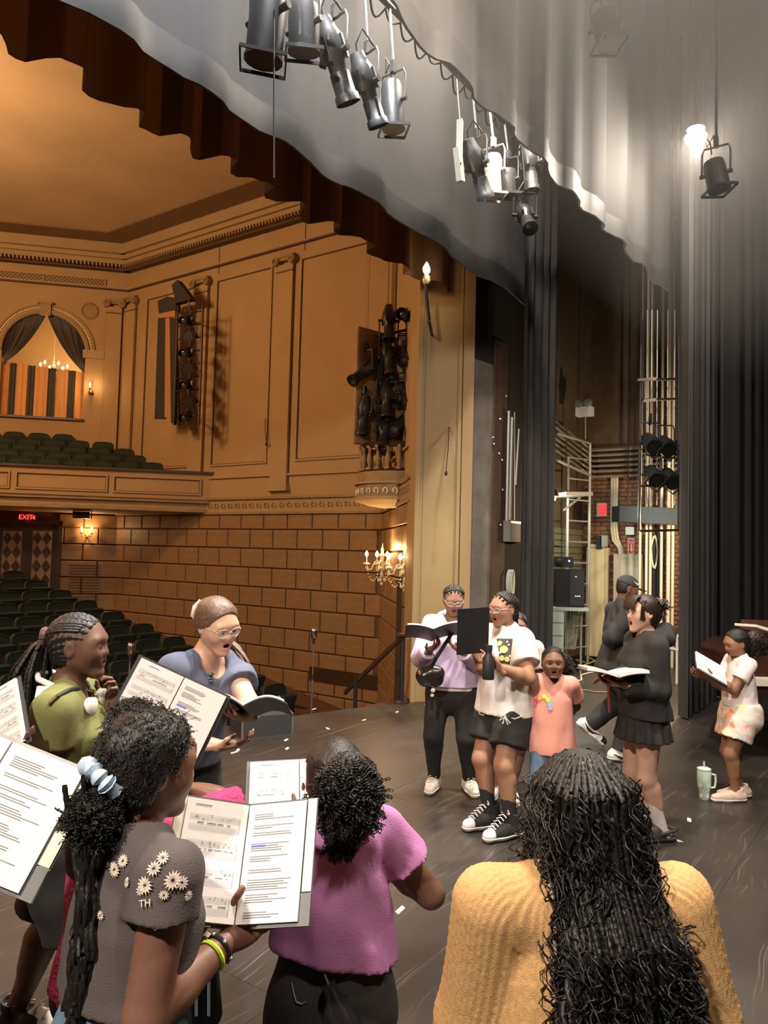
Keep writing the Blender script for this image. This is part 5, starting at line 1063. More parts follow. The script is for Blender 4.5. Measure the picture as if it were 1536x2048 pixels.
def person(label, pos, face, H, skin, hs=.137, bw=1., lean=0, side=0, look=(0, 0), mouth=0, hands=None, feet=None, arms=None, eyes='open', poles=None, hcurl=None, iris=(.05, .025, .015), lip=None, bust=0, leanx=0, tilt=0, jaw=1., shoulder=1., belly=0, cat='person', hands_mesh=True, legpole=None, tw=0):
    P = Person(); P.H = H; P.eyes = eyes; a = math.radians(face); F = A3((math.cos(a), math.sin(a), 0)); R = A3((F[1], -F[0], 0)); Z = A3((0, 0, 1)); P.F, P.R = F, R
    ln = math.radians(lean); sd = math.radians(side); P.U = U = nrm_(Z+F*math.tan(ln)+R*math.tan(sd)); TF = nrm_(F-U*(F@U)); P.TF = TF
    b = A3((pos[0], pos[1], 0)); P.base = b; hsz = hs*H; P.hs = hsz
    if tw: TR = nrm_(R*math.cos(math.radians(tw))+F*math.sin(math.radians(tw)))
    else: TR = R
    P.TR = TR
    pel = b+Z*.515*H-F*.02*H*math.sin(ln); P.pel = pel; J = {}
    P.waist = pel+U*.10*H; P.chest = pel+U*.205*H; P.neckb = pel+U*.312*H+TF*.0; J['sL'] = pel+U*.283*H-TR*.098*H*shoulder; J['sR'] = pel+U*.283*H+TR*.098*H*shoulder
    P.rh, P.rw, P.rc, P.ru, P.rn = .097*H*bw, .080*H*bw, .083*H*(bw*.7+.3), .064*H*(bw*.6+.4), .031*H*(.75+.25*bw)
    top = H-.515*H-.312*H; hy = math.radians(look[0]); hp = math.radians(look[1]); hf = nrm_((F*math.cos(hy)+R*math.sin(hy))*math.cos(hp)+Z*math.sin(hp)); hr = nrm_(np.cross(hf, Z)); hu = np.cross(hr, hf)
    if tilt: tt = math.radians(tilt); hr, hu = hr*math.cos(tt)+hu*math.sin(tt), hu*math.cos(tt)-hr*math.sin(tt)
    P.hR = np.stack([hr, hf, hu]); P.hc = P.neckb+U*(top-.5*hsz)*.98+F*.012*H*0+hf*.09*hsz+TF*.01
    l1, l2 = .172*H, .150*H; lt, ls = .243*H, .238*H; hands = hands or {}; feet = feet or {}; poles = poles or {}; P.J = J
    for s in 'LR':
        sg = 1 if s == 'R' else -1; sh = J['s'+s]
        if s in hands: w_ = A3(hands[s][0])
        else: w_ = sh-Z*(l1+l2)*.97+R*sg*.05*H+F*.03*H
        J['e'+s], J['w'+s] = ik(sh, w_, l1, l2, poles.get(s, -F*.4-Z+R*sg*.5)); J['h'+s] = pel-U*.01*H+R*sg*.052*H*bw
        if s in feet: an = A3(feet[s][0]); fd = nrm_(feet[s][1])
        else: an = b+R*sg*.058*H+Z*.045*H; fd = nrm_(F+R*sg*.18)
        J['k'+s], J['a'+s] = ik(J['h'+s], an, lt, ls, (legpole or {}).get(s, F+R*sg*.12)); J['f'+s] = fd
        if s in feet and len(feet[s]) > 2: J['n'+s] = nrm_(feet[s][2])
    P.bw = bw; P.belly = belly; P.bust = bust
    ops = torso(P, 0)+sum([arm(P, s, 0)+leg(P, s, 0) for s in 'LR'], [])
    for s in 'LR':
        sg = 1 if s == 'R' else -1
        ops.append(cone(J['a'+s], J['a'+s]+J['f'+s]*.085*H-Z*.022*H, .022*H, .018*H, .02))
    hl = .108*H; hv, hf_ = [], []; hc_cl = []
    ho = head_ops(P, mouth, jaw)
    base_col = A3(skin); V_, F_, C_ = [], [], []; n0 = 0
    ncut = P.neckb+U*.035*H*.6
    v, f = sdf(ops+[ho[-1]], .009 if H > 1.45 else .008, clips=[(ncut+U*.01, U)]+[(J['w'+s]-nrm_(J['w'+s]-J['e'+s])*.012, nrm_(J['w'+s]-J['e'+s])) for s in ()])
    V_.append(v); F_.append(f); C_.append(np.tile(base_col, (len(v), 1))); n0 += len(v)
    lo, hi = bounds(ho[:-1], .015); lo = np.minimum(lo, ncut-.04)
    v, f = sdf(ho+torso(P, 0), hsz*.0205, clips=[(ncut-U*.012, -U)], lo=P.hc-A3((.75, .75, .95))*hsz, hi=P.hc+A3((.75, .75, .72))*hsz)
    q = (v-P.hc)@P.hR.T/hsz; c = np.tile(base_col, (len(v), 1)); lp = A3(lip if lip is not None else (skin[0]*.8, skin[1]*.52, skin[2]*.52))
    m = np.exp(-(((q[:, 0])/.088)**4+((q[:, 2]+.25+mouth*.45)/(.046+mouth*.5))**4+((q[:, 1]-.385)/.06)**4)); c = c*(1-m[:, None])+lp*m[:, None]
    m = ((np.abs(q[:, 0]) < .085) & (np.abs(q[:, 2]+.25+mouth*.45) < .004+mouth*.44) & (q[:, 1] < .36) & (q[:, 1] > .15)) if mouth > .01 else np.zeros(len(v), bool); c[m] = A3((.06, .012, .012))
    V_.append(v); F_.append(f+n0); C_.append(c); n0 += len(v)
    for s in 'LR':
        sg = 1 if s == 'R' else -1; W = J['w'+s]
        if s in hands and len(hands[s]) > 1: fd, nd, cu = hands[s][1], hands[s][2], (hands[s][3] if len(hands[s]) > 3 else .5)
        else: fd, nd, cu = nrm_(W-J['e'+s]), -R*sg, .35
        v, f = sdf(hand_ops(W, fd, nd, -sg if (s in hands and len(hands[s]) > 6) else sg, hl, cu, spread=(hands[s][4] if s in hands and len(hands[s]) > 4 else .3), point_=(s in hands and len(hands[s]) > 5 and bool(hands[s][5]))), hl*.026); V_.append(v); F_.append(f+n0); n0 += len(v)
        nn = nrm_(nd); C_.append(np.tile(base_col, (len(v), 1)))
    body = mesh_np('person', np.concatenate(V_), np.concatenate(F_), SKIN, None, np.concatenate(C_), b); body.matrix_basis = Matrix.Translation(V3(b)); tagp(body, label, cat); P.o = body
    Hh = lambda x, y, z: P.hc+P.hR.T@(A3((x, y, z))*hsz); P.Hh = Hh
    if eyes != 'none':
        for x in (-1, 1):
            mb = MB(); mb.ball(Hh(x*.125, .315, -.004), .066*hsz, 14, 10); e = mb.build('eye', mat('eye_white', (.75, .72, .68), .25), body, True)
            d = P.hR.T@nrm_((0, 1, -.25 if eyes != 'open' else -.05)); MB().lathe(Hh(x*.125, .315, -.004)+d*.058*hsz, [(.036*hsz, 0), (.03*hsz, .009*hsz), (.001, .012*hsz)], 12, d).build('iris', mat('iris_%.2f' % iris[0], iris, .15), e, True)
        for x in (-1, 1):
            pts = [Hh(x*t, .392-.16*(t-.04)**1.3-.25*t*t, .105+.022*math.sin((t-.05)*16)) for t in np.linspace(.045, .215, 6)]; MB().tube(pts, [.008*hsz, .013*hsz, .014*hsz, .012*hsz, .009*hsz, .004*hsz], 5).build('eyebrow', mat('eyebrow_%.2f' % skin[0], (skin[0]*.18, skin[1]*.14, skin[2]*.12), .8), body, True)
    return P
def torso(P, d):
    U, F, R, H = P.U, P.TF, P.TR, P.H; fl = F
    L = [cone(P.pel-U*.035*H, P.waist, P.rh+d, P.rw+d, .03, fl, .74), cone(P.waist, P.chest, P.rw+d, P.rc+d, .03, fl, .74), cone(P.chest, P.neckb-U*.075*H, P.rc+d, P.ru+d, .03, fl, .66),
         cone(P.J['sL']*.86+P.J['sR']*.14, P.J['sR']*.86+P.J['sL']*.14, .031*H+d, .031*H+d, .03), cone(P.neckb+U*.012*H, P.J['sL']*.75+P.J['sR']*.25, .026*H+d, .03*H+d, .03), cone(P.neckb+U*.012*H, P.J['sR']*.75+P.J['sL']*.25, .026*H+d, .03*H+d, .03)]
    for s in (-1, 1): L.append(cone(P.pel-F*.036*H+R*s*.045*H-U*.03*H, P.pel-F*.03*H+R*s*.04*H, .052*H*P.bw+d, .05*H*P.bw+d, .03))
    if P.bust:
        for s in (-1, 1): L.append(cone(P.chest+F*.045*H*P.bust+R*s*.045*H+U*.005*H, P.chest+F*.03*H+R*s*.04*H+U*.04*H, .046*H+d, .035*H+d, .03))
    if P.belly: L.append(cone(P.waist+F*.03*H*P.belly-U*.03*H, P.waist+F*.03*H*P.belly+U*.02*H, .06*H*P.bw+d, .06*H*P.bw+d, .06))
    return L
def arm(P, s, d, t=None, flare=0, k=.018):
    "t: how far down the arm the sleeve reaches (0-1 upper arm, 1-2 forearm)"
    H, J = P.H, P.J; b = .55+.45*P.bw; r0, r1, r2, r3 = .033*H*b+d, .0275*H*b+d, .0265*H*b+d, .0172*H*(.7+.3*b)+d; S0, E, W = J['s'+s], J['e'+s], J['w'+s]
    if t is None: return [cone(S0, E, r0, r1, k), cone(E, E*.65+W*.35, r2*.98, r2, k), cone(E*.65+W*.35, W, r2, r3, k)]
    if t <= 1:
        q = S0+(E-S0)*t; dd = nrm_(E-S0); rr = r0+(r1-r0)*t+flare; return [cone(S0, q+dd*.05, r0+flare*.3, rr, k, None, 1., ((q, dd),))]
    q = E+(W-E)*(t-1); dd = nrm_(W-E); return [cone(S0, E, r0, r1+flare, k), cone(E, q+dd*.04, r2+flare, r3+(r2-r3)*(2-t)+flare, k, None, 1., ((q, dd),))]
def leg(P, s, d, t=None, flare=0, k=.03):
    H, J = P.H, P.J; b = .35+.65*P.bw; r0, r1, r2, r3 = .056*H*b+d, .037*H*b+d, .035*H*b+d, .0215*H*(.6+.4*b)+d; A_, K, N = J['h'+s], J['k'+s], J['a'+s]
    sh = nrm_(N-K); back = -nrm_(P.F-sh*(P.F@sh))
    if t is None: return [cone(A_, K, r0, r1, k), cone(K, N, r2, r3, k), cone(K*.78+N*.22+back*.012*H, K*.5+N*.5+back*.008*H, .033*H*b+d, .024*H*b+d, k)]
    if t <= 1: q = A_+(K-A_)*t; dd = nrm_(K-A_); return [cone(A_, q+dd*.05, r0+flare*.4, r0+(r1-r0)*t+flare, k, None, 1., ((q, dd),))]
    q = K+(N-K)*(t-1); dd = nrm_(N-K); return [cone(A_, K, r0, r1+flare*.6, k), cone(K, q+dd*.04, r2+flare*.6, r3+flare, k, None, 1., ((q, dd),)), cone(K*.78+N*.22+back*.012*H, K*.5+N*.5+back*.008*H, .033*H*b+d, .024*H*b+d, k)]
def shirt(P, m, d=.012, sleeve=.55, hem=.02, flare=.012, neck=1.35, amp=.005, seed=1, name='shirt', cuff=.014, loose=.0, h=.008, hood=False, vneck=0, hemtilt=0, disp=None, col=None):
    H, U = P.H, P.U; bot = P.pel-U*hem*H
    ops = torso(P, d+loose*.3)+[cone(P.waist+U*.03*H, bot-U*.05, P.rw+d+loose, P.rh+d+flare+loose*.5, .05, P.TF, .76)]
    for s in 'LR': ops += arm(P, s, d, sleeve, cuff)
    nd = nrm_(U*.9+P.TF*.25); cl = [(bot, nrm_(-U+P.R*hemtilt))]
    if hood: ops += [cone(P.neckb-P.TF*.055*H-P.TR*.06*H+U*.0*H, P.neckb-P.TF*.075*H+U*.012*H, .03*H, .042*H, .02), cone(P.neckb-P.TF*.055*H+P.TR*.06*H, P.neckb-P.TF*.075*H+U*.012*H, .03*H, .042*H, .02), cone(P.neckb-P.TR*.055*H+U*.005*H, P.neckb+P.TF*.045*H-U*.025*H-P.TR*.02*H, .026*H, .018*H, .015), cone(P.neckb+P.TR*.055*H+U*.005*H, P.neckb+P.TF*.045*H-U*.025*H+P.TR*.02*H, .026*H, .018*H, .015)]
    ops.append(cone(P.neckb-U*.015*H+P.TF*.012*H, P.neckb+U*.2*H, P.rn*neck, P.rn*(neck+.25), .012, None, 1., (), True))
    if vneck: ops.append(cone(P.neckb+P.TF*.05*H-U*vneck*H, P.neckb+P.TF*.05*H+U*.05*H, .008, P.rn*neck*.8, .01, None, 1., (), True))
    v, f = sdf(ops, h, clips=cl, disp=disp or folds(amp, seed)); o = mesh_np(name, v, f, m, P.o); P.sh = (v, f); P.shirt = o; return o
def pants(P, m, d=.010, t=1.93, flare=.006, top=.055, amp=.004, seed=3, name='pants', h=.009):
    U, H = P.U, P.H; q = P.pel+U*top*H; ops = [cone(P.pel-U*.035*H, P.waist, P.rh+d, P.rw+d, .04, P.TF, .76)]
    for s in (-1, 1): ops.append(cone(P.pel-P.TF*.036*H+P.R*s*.045*H-U*.03*H, P.pel-P.TF*.03*H+P.R*s*.04*H, .052*H*P.bw+d, .05*H*P.bw+d, .05))
    for s in 'LR': ops += leg(P, s, d, t, flare)
    v, f = sdf(ops, h, clips=[(q, U)], disp=folds(amp, seed, (25, 60), (.8, .8, 1))); o = mesh_np(name, v, f, m, P.o); P.pt = (v, f); return o
def skirt(P, m, length=.14, flare=.05, top=.05, seed=4, pleat=.010, name='skirt'):
    U, H = P.U, P.H; b = P.pel-A3((0, 0, length*H)); ops = [cone(P.pel+U*.0*H, P.waist, P.rh+.014, P.rw+.012, .04, P.TF, .8), cone(P.pel+U*.02*H, b-A3((0, 0, .05)), P.rh+.012, P.rh+flare+.012, .03, P.TF, .85)]
    c = P.pel; dp = lambda x, y, z: pleat*np.sin(np.arctan2(y-c[1], x-c[0])*17)*np.clip((c[2]+.06-z)/.2, 0, 1)
    v, f = sdf(ops, .008, clips=[(b, (0, 0, -1)), (P.pel+U*top*H, U)], disp=dp); return mesh_np(name, v, f, m, P.o)
def shoes(P, up, sole, kind='sneaker', size=1., lace=None, toe=None, swoosh=None, sock=None, sockh=.10, stripe=None):
    for s in 'LR':
        A_, f, H = P.J['a'+s], P.J['f'+s].copy(), P.H; n = P.J.get('n'+s, A3((0, 0, 1))); f = nrm_(f-n*(f@n)); g = np.cross(f, n); q = .0255*H/.0255*size
        k = H*size; gr = A_-n*.045*H   # point on the ground under the ankle
        he, to = gr-f*.028*k+n*.028*k, gr+f*.105*k+n*.022*k
        base = [cone(he, gr+f*.05*k+n*.026*k, .026*k, .027*k, .02), cone(gr+f*.04*k+n*.028*k, to, .027*k, .021*k, .02)]
        hgt = {'sneaker': .062, 'high': .085, 'clog': .030}[kind]*k
        ops = base+([cone(gr+n*.03*k-f*.01*k, gr+n*(hgt+.03)-f*.008*k, .026*k, .025*k, .02)] if kind != 'clog' else [cone(gr+f*.03*k+n*.034*k, to+n*.006*k, .032*k, .026*k, .02)])
        cl = [(gr+n*.012*k, -n)]
        if kind == 'clog': cl.append((gr+n*.03*k-f*.0*k, nrm_(-f*.8+n*.55)))
        else: cl.append((gr+n*hgt, nrm_(n+f*.25)))
        if kind != 'clog': ops.append(cone(gr+n*(hgt-.012*k)-f*.004*k, gr+n*(hgt+.08), .019*k, .019*k, .004, None, 1., (), True))
        v, F_ = sdf(ops, .0055, clips=cl); so = mesh_np('shoe', v, F_, up, P.o)
        ops = [cone(o[1], o[2], o[3]+.004*k, o[4]+.004*k, .02) for o in base]; v, F_ = sdf(ops, .005, clips=[(gr+n*.017*k, n), (gr+n*.0005, -n)]); mesh_np('sole', v, F_, sole, so)
        if toe is not None:
            v, F_ = sdf([cone(gr+f*.04*k+n*.028*k, to, .0285*k, .0225*k, .02)], .005, clips=[(gr+f*.088*k, -f), (gr+n*.012*k, -n)]); mesh_np('toe_cap', v, F_, toe, so)
        if lace is not None:
            mb = MB(); nl = 6 if kind == 'high' else 4
            for i in range(nl):
                t = i/(nl-1); c = gr+f*(.075-.062*t)*k+n*(.050+(.042 if kind == 'high' else .018)*t)*k+(f*.012*k if kind == 'high' else 0)
                mb.tube([c-g*.017*k-n*.004*k, c+n*.004*k, c+g*.017*k-n*.004*k+f*.006*k], .0032*k/1.5, 5)
            mb.tube([c-g*.02*k, c+n*.012*k-g*.008*k, c, c+n*.012*k+g*.01*k, c+g*.022*k-n*.006*k], .002*k, 5); mb.build('lace', lace, so, True)
        if kind == 'clog':
            MB().tube([gr+g*.03*k+n*.034*k+f*.02*k, gr+g*.026*k+n*.042*k-f*.03*k, gr-f*.058*k+n*.04*k, gr-g*.026*k+n*.042*k-f*.03*k, gr-g*.03*k+n*.034*k+f*.02*k], .006*k, 6).build('heel_strap', up, so, True)
            mb = MB()
            for i in range(7): a = (i-3)*.28; mb.ball(gr+f*(.055+.02*math.cos(a*2))*k+g*.026*math.sin(a)*k+n*(.062-.012*abs(a))*k, .0055*k/1.2, 6, 4)
            mb.build('vent_hole', M_DARK, so)
        if swoosh is not None:
            for sg in (-1, 1):
                pts = [gr+f*x*k+n*z*k+g*sg*(.0265+.001)*k for x, z in ((-.03, .040), (.005, .024), (.03, .024), (.07, .043))]; MB().tube(pts, [.001*k, .0065*k, .006*k, .0008*k], 5).build('swoosh', swoosh, so, True)
        if stripe is not None:
            v, F_ = sdf([cone(o[1], o[2], o[3]+.0015*k, o[4]+.0015*k, .02) for o in base[1:]]+[cone(gr+n*.04*k-f*.02*k, gr+n*.05*k-f*.02*k, .0275*k, .0272*k, .01)], .005, clips=[(gr+n*.012*k, -n), (gr+n*.052*k, n)]); mesh_np('overlay', v, F_, stripe, so)
        if sock is not None:
            K = P.J['k'+s]; dd = nrm_(K-A_); v, F_ = sdf([cone(A_-n*.015*H, A_+dd*(sockh*H+.03), .026*H, .0285*H*(.4+.6*P.bw), .02, None, 1., ((A_+dd*sockh*H, dd),)), cone(A_-f*.02*H-n*.02*H, A_+f*.04*H-n*.02*H, .02*H, .018*H, .02)], .006, disp=folds(.0015, 5, (40, 70))); mesh_np('sock', v, F_, sock, P.o)
def decal_at(P, mesh, px, py):
    "where a photo ray meets a garment: point and outward normal"
    if not hasattr(P, 'bvh') or P.bvh[0] is not mesh: P.bvh = (mesh, BVHTree.FromPolygons([V3(x) for x in mesh[0]], [list(map(int, q)) for q in mesh[1]]))
    d = ray(px, py).normalized(); h = P.bvh[1].ray_cast(CAM, d)
    if h[0] is None: return None
    n = h[1]; n = n if n.dot(d) < 0 else -n; return h[0], n
# ---------------------------------------------------------------- hair
def hair_mat(c=(.012, .009, .008), r=.5): return mat('hair_%.4f_%.2f' % (c[0], r), c, r, noise=.35, nscale=60, bump=.35, bscale=160, stretch=(1, 1, .4))
def hair_cap(P, m, d=.022, front=(.27, .24), slope=.45, low=-.34, rid=0, ridn=14, name='hair', back=0, disp=None):
    s, o, R = P.hs, P.hc, P.hR; H = P.Hh; E = lambda c, r: ell(H(*c), R, A3(r)*s, .02)
    ops = [E((0, -.05, .13), (.335+d, .43+d, .365+d)), E((0, -.10, -.06), (.315+d, .33+d, .33+d))]
    if back: ops.append(E((0, -.36, -.02), (.2+back*.2, .2+back, .28)))
    up, fw = R[2], R[1]; cl = [(H(0, front[0], front[1]), nrm_(fw*1.-up*slope)), (H(0, .12, .0), nrm_(fw*.97-up*.2)), (H(0, 0, low), nrm_(-up+fw*.25))]
    # uncovered face: cut everything ahead of the ears and below the hairline
    ops += [cone(H(-.45, .24, -.20), H(.45, .24, -.20), .24*s, .24*s, .02, None, 1, (), True)] if slope < .9 else []
    dp = disp
    if rid:
        def dp(x, y, z):
            q = np.stack([x-o[0], y-o[1], z-o[2]], 1)@R.T/s; a = np.arctan2(q[:, 0], q[:, 2]+.25)
            return rid*np.abs(np.sin(a*ridn))-rid*.5+rid*.25*np.sin(q[:, 1]*70)
    v, f = sdf(ops, s*.022, clips=cl[:1]+cl[2:], disp=dp); P.cap = (v, f); return mesh_np(name, v, f, m, P.o)
def fuzz(P, m, n, ln=.02, coil=.003, r=.0009, seed=0, name='coiled_hair', back=(0, -.46, -.1)):
    "short coils lying over the scalp hair, combed towards a gathering point"
    R = np.random.default_rng(seed); v = P.cap[0]; T = P.Hh(*back); c = P.Hh(0, -.05, .1); L = []; k = 12; t = np.linspace(0, 1, k)[:, None]
    for i in R.integers(0, len(v), n):
        q = v[i]; o = nrm_(q-c); d = nrm_(T-q); d = nrm_(d-o*(d@o)*.9+R.normal(size=3)*.25); w_ = np.cross(o, d); ph = R.uniform(0, 6); tn = R.uniform(2, 4)
        L.append((q-o*.001+d*ln*R.uniform(.6, 1.3)*t+coil*(np.cos(t*tn*6.28+ph)*o*.7+np.sin(t*tn*6.28+ph)*w_), r*R.uniform(.7, 1.2)))
    return strands(L, name, m, P.o, 3)
def strands(lines, name, m, parent, n=5):
    "many tubes as one mesh; lines: list of (points array (k,3), radii)"
    Vs, Fs, o = [], [], 0
    for p, r in lines:
        p = np.asarray(p, float); k = len(p); t = np.gradient(p, axis=0); t /= np.linalg.norm(t, axis=1)[:, None]+1e-9; ref = np.where(np.abs(t[:, 2:3]) < .9, [[0, 0, 1.]], [[1., 0, 0]]); u = np.cross(t, ref); u /= np.linalg.norm(u, axis=1)[:, None]+1e-9; w_ = np.cross(t, u)
        r = np.broadcast_to(np.asarray(r, float), (k,)); a = 2*math.pi*np.arange(n)/n
        v = p[:, None, :]+r[:, None, None]*(np.cos(a)[None, :, None]*u[:, None, :]+np.sin(a)[None, :, None]*w_[:, None, :]); Vs.append(v.reshape(-1, 3))
        i, j = np.meshgrid(np.arange(k-1), np.arange(n), indexing='ij'); q = np.stack([i*n+j, i*n+(j+1) % n, (i+1)*n+(j+1) % n, (i+1)*n+j], -1).reshape(-1, 4); Fs.append(q+o); o += k*n
    return mesh_np(name, np.concatenate(Vs), np.concatenate(Fs), m, parent)
def puff(P, c, rad, m, n=420, seed=0, name='curly_puff', coil=.011, r=.0028, core=.86, turns=5, droop=0):
    "ball of coiled hair: a lumpy core under short coils that sit on its surface"
    R = np.random.default_rng(seed); c = A3(c); rad = A3(rad); mx = P.hR; fr = 2.2/max(coil, .004)
    v, f = sdf([ell(c-Zz_*droop*.4, mx, rad*core, .01)], .006, disp=lambda x, y, z: .5*coil*(np.sin(x*fr+3*np.sin(z*60))*np.sin(y*fr)*np.sin(z*fr))); co = mesh_np(name, v, f, m, P.o)
    L = []
    for _ in range(n):
        d = nrm_(R.normal(size=3)); dw = mx.T@d; s = c+mx.T@(d*rad)*core*.92; s[2] -= droop*.4; tg = nrm_(np.cross(dw, R.normal(size=3))); tg = nrm_(tg*.8-Zz_*(.5+droop*6)+dw*.25); ln = np.mean(rad)*R.uniform(.25, .6); k = 22; t = np.linspace(0, 1, k); u = dw; w_ = nrm_(np.cross(tg, dw)); ph = R.uniform(0, 6); cr = coil*R.uniform(.5, 1.1); tn = turns*R.uniform(.5, .9)
        p = s+tg*ln*t[:, None]+dw*(.25*ln*np.sin(t*2))[:, None]+cr*(np.cos(t*tn*6.28+ph)[:, None]*u+np.sin(t*tn*6.28+ph)[:, None]*w_); L.append((p, r*R.uniform(.6, 1.2)))
    strands(L, 'curls', m, co, 4); return co
Zz_ = np.array([0, 0, 1.])
def braid(pts, r, k=60, wob=.3, per=.018, curl=0, ph=0):
    "a plaited rope along a polyline: bumpy radius"
    p = np.asarray(pts, float); d = np.r_[0, np.cumsum(np.linalg.norm(np.diff(p, axis=0), axis=1))]; s = np.linspace(0, d[-1], k); q = np.stack([np.interp(s, d, p[:, i]) for i in range(3)], 1)
    for _ in range(3): q[1:-1] = (q[:-2]+2*q[1:-1]+q[2:])/4
    rr = r*(1+wob*np.abs(np.sin(s*math.pi/per))-.2*wob)
    if curl: t = s/d[-1]; a = curl*np.clip((t-.35)/.4, 0, 1); q[:, 0] += a*np.cos(s*70+ph); q[:, 1] += a*np.sin(s*70+ph)
    return q, rr
# ---------------------------------------------------------------- binders and scores
def binder(c, right, up, w_, h, label, bend=(0, 0), cover=None, pages='music', group=None, arc=.0, thick=.012, pw=.92, name='music_binder', pocket=False, left_only=False, hl=None, dens=1.0):
    "open folder: spine at c; right = direction across the open pages, up = along the spine; each leaf tilted by bend (rad) towards the reader"
    c, r, u = A3(c), nrm_(right), A3(up); u = nrm_(u-r*(u@r)); n = np.cross(r, u)   # n points to the reader
    o = empty(name, V3(c), label, 'music folder', group); cover = cover or mat('black_folder', (.016, .016, .017), .45); K = 8
    for sg, b in ((-1, bend[0]), (1, bend[1])):
        def S_(x, y, off): # x 0..1 outwards, y -.5...5
            a = b+arc*(x-.5)*0; xx = x*w_; cx = math.cos(a)*xx; cz = math.sin(a)*xx+arc*w_*math.sin(math.pi*x); return c+r*sg*cx+u*y*h+n*(cz+off)
        def slab(x0, x1, y0, y1, o0, o1):
            mb = MB(); vs = []
            for off in (o0, o1):
                for i in range(K+1):
                    x = x0+(x1-x0)*i/K; vs += [S_(x, y0, off), S_(x, y1, off)]
            A_ = 2*(K+1); fs = []
            for i in range(K): a = 2*i; fs += [(a, a+2, a+3, a+1), (A_+a, A_+a+1, A_+a+3, A_+a+2), (a, A_+a, A_+a+2, a+2), (a+1, a+3, A_+a+3, A_+a+1)]
            fs += [(0, 1, A_+1, A_), (2*K, A_+2*K, A_+2*K+1, 2*K+1)]
            if sg < 0: fs = [q[::-1] for q in fs]
            return mb.add(vs, fs)
        cv = slab(0, 1, -.5, .5, -.004, 0).build('cover', cover, o)
        if pocket: slab(.3, .99, -.5, -.26, .001, .004).build('pocket', mat('grey_pocket', (.16, .16, .165), .7), cv); slab(.86, .985, -.25, .49, .0012, .004).build('card_edge', M_CREAM, cv)
        pg = slab(.01, pw, -.47, .47, .001, thick).build('page', M_PAPER, o)
        mb = MB(); rr = np.random.default_rng(int(abs(c[0]*977+sg*31))); up_ = thick+.0012
        def line(x0, x1, y, th): p = [S_(x0, y-th, up_), S_(x1, y-th, up_), S_(x1, y+th, up_), S_(x0, y+th, up_)]; mid = [S_((x0+x1)/2, y-th, up_), S_((x0+x1)/2, y+th, up_)]; mb.add([p[0], mid[0], mid[1], p[3], p[1], p[2]], [(0, 1, 2, 3)[::sg], (1, 4, 5, 2)[::sg]])
        kind = pages if isinstance(pages, str) else pages[0 if sg < 0 else 1]
        if kind == 'music':
            for y0 in (.34, .13, -.08, -.29):
                for j in range(5): line(.10, pw-.07, y0-j*.011, .0009); line(.10, pw-.07, y0-.085-j*.011, .0009)
                for j in range(int(9*dens)): x = rr.uniform(.12, pw-.15); line(x, x+rr.uniform(.02, .08), y0-.066, .004); x = rr.uniform(.12, pw-.1); line(x, x+.012, y0-rr.uniform(0, .04), .006)
                line(.095, .10, y0-.065, .066)
            line(.5, .72, .42, .004)
        elif kind == 'text':
            y = .38
            while y > -.44:
                nl = rr.integers(2, 6)
                for j in range(nl): line(.10, .10+rr.uniform(.25, .62), y, .0035); y -= .018
                y -= rr.uniform(.02, .06)
            if hl: pass
        if mb.v: mb.build('print', M_INK, pg)
        if kind == 'text' and hl:
            mb = MB(); line(.1, .3, .12, .008); mb.build('highlight', mat('blue_marker', (.12, .2, .75), .7), pg)
    return o
# ================================================================ THE SINGERS
def cloth(name, c, r=.85, bs=300, b=.25, **k): return mat(name, c, r, bump=b, bscale=bs, noise=k.pop('noise', .12), nscale=k.pop('nscale', 6), **k)
def PX(px, d, py=1300): q = AT(px, py, d); return (q.x, q.y)
def A_(px, py, d): return A3(AT(px, py, d))
cR, cU, cF = A3(CR), A3(CU), A3(CF); Zz = A3((0, 0, 1)); cRh, cFh = nrm_((CR.x, CR.y, 0)), nrm_((CF.x, CF.y, 0))
M_BLKC = cloth('black_cotton', (.017, .016, .016)); M_WHT = cloth('white_cotton', (.72, .69, .66)); M_RUB = mat('white_rubber', (.72, .70, .66), .6); M_WLEA = mat('white_leather', (.75, .72, .66), .5); M_BSOLE = mat('dark_rubber', (.03, .03, .03), .7)
M_DENIM = cloth('blue_denim', (.13, .21, .31), bs=500, noise=.45, nscale=7); HB = hair_mat((.010, .008, .007)); HBR = hair_mat((.14, .078, .045), .45); HDB = hair_mat((.028, .017, .013), .4); M_GLASSF = mat('clear_pink_frame', (.62, .45, .38), .25); M_LENS = mat('spectacle_lens', (.9, .9, .9), .05, alpha=.12)
def glasses(P, m, lens=M_LENS, w_=.115, rh=.075):
    H, s = P.Hh, P.hs; o = None; mb = MB()
    for x in (-1, 1):
        pts = [H(x*.135+w_*math.cos(t)*(1 if abs(math.cos(t)) < .9 else 1), .425-.05*abs(math.cos(t))*(1 if x*math.cos(t) > 0 else .2), -.01+rh*math.sin(t)) for t in np.linspace(0, 2*math.pi, 17)]; mb.tube(pts, .009*s*1.1, 5)
        mb.tube([H(x*(.135+w_), .385, .02), H(x*.31, .25, .03), H(x*.35, .0, .02), H(x*.35, -.06, -.02)], .008*s, 5)
    mb.tube([H(-.03, .43, .01), H(0, .445, .02), H(.03, .43, .01)], .009*s, 5); o = mb.build('eyeglasses', m, P.o, True)
    for x in (-1, 1): MB().poly([H(x*.135+w_*.95*math.cos(t), .42-.045*abs(math.cos(t))*(1 if x*math.cos(t) > 0 else .2), -.01+rh*.95*math.sin(t)) for t in np.linspace(0, 2*math.pi, 16, endpoint=False)], V3(P.hR[1]), .001).build('lens', lens, o)
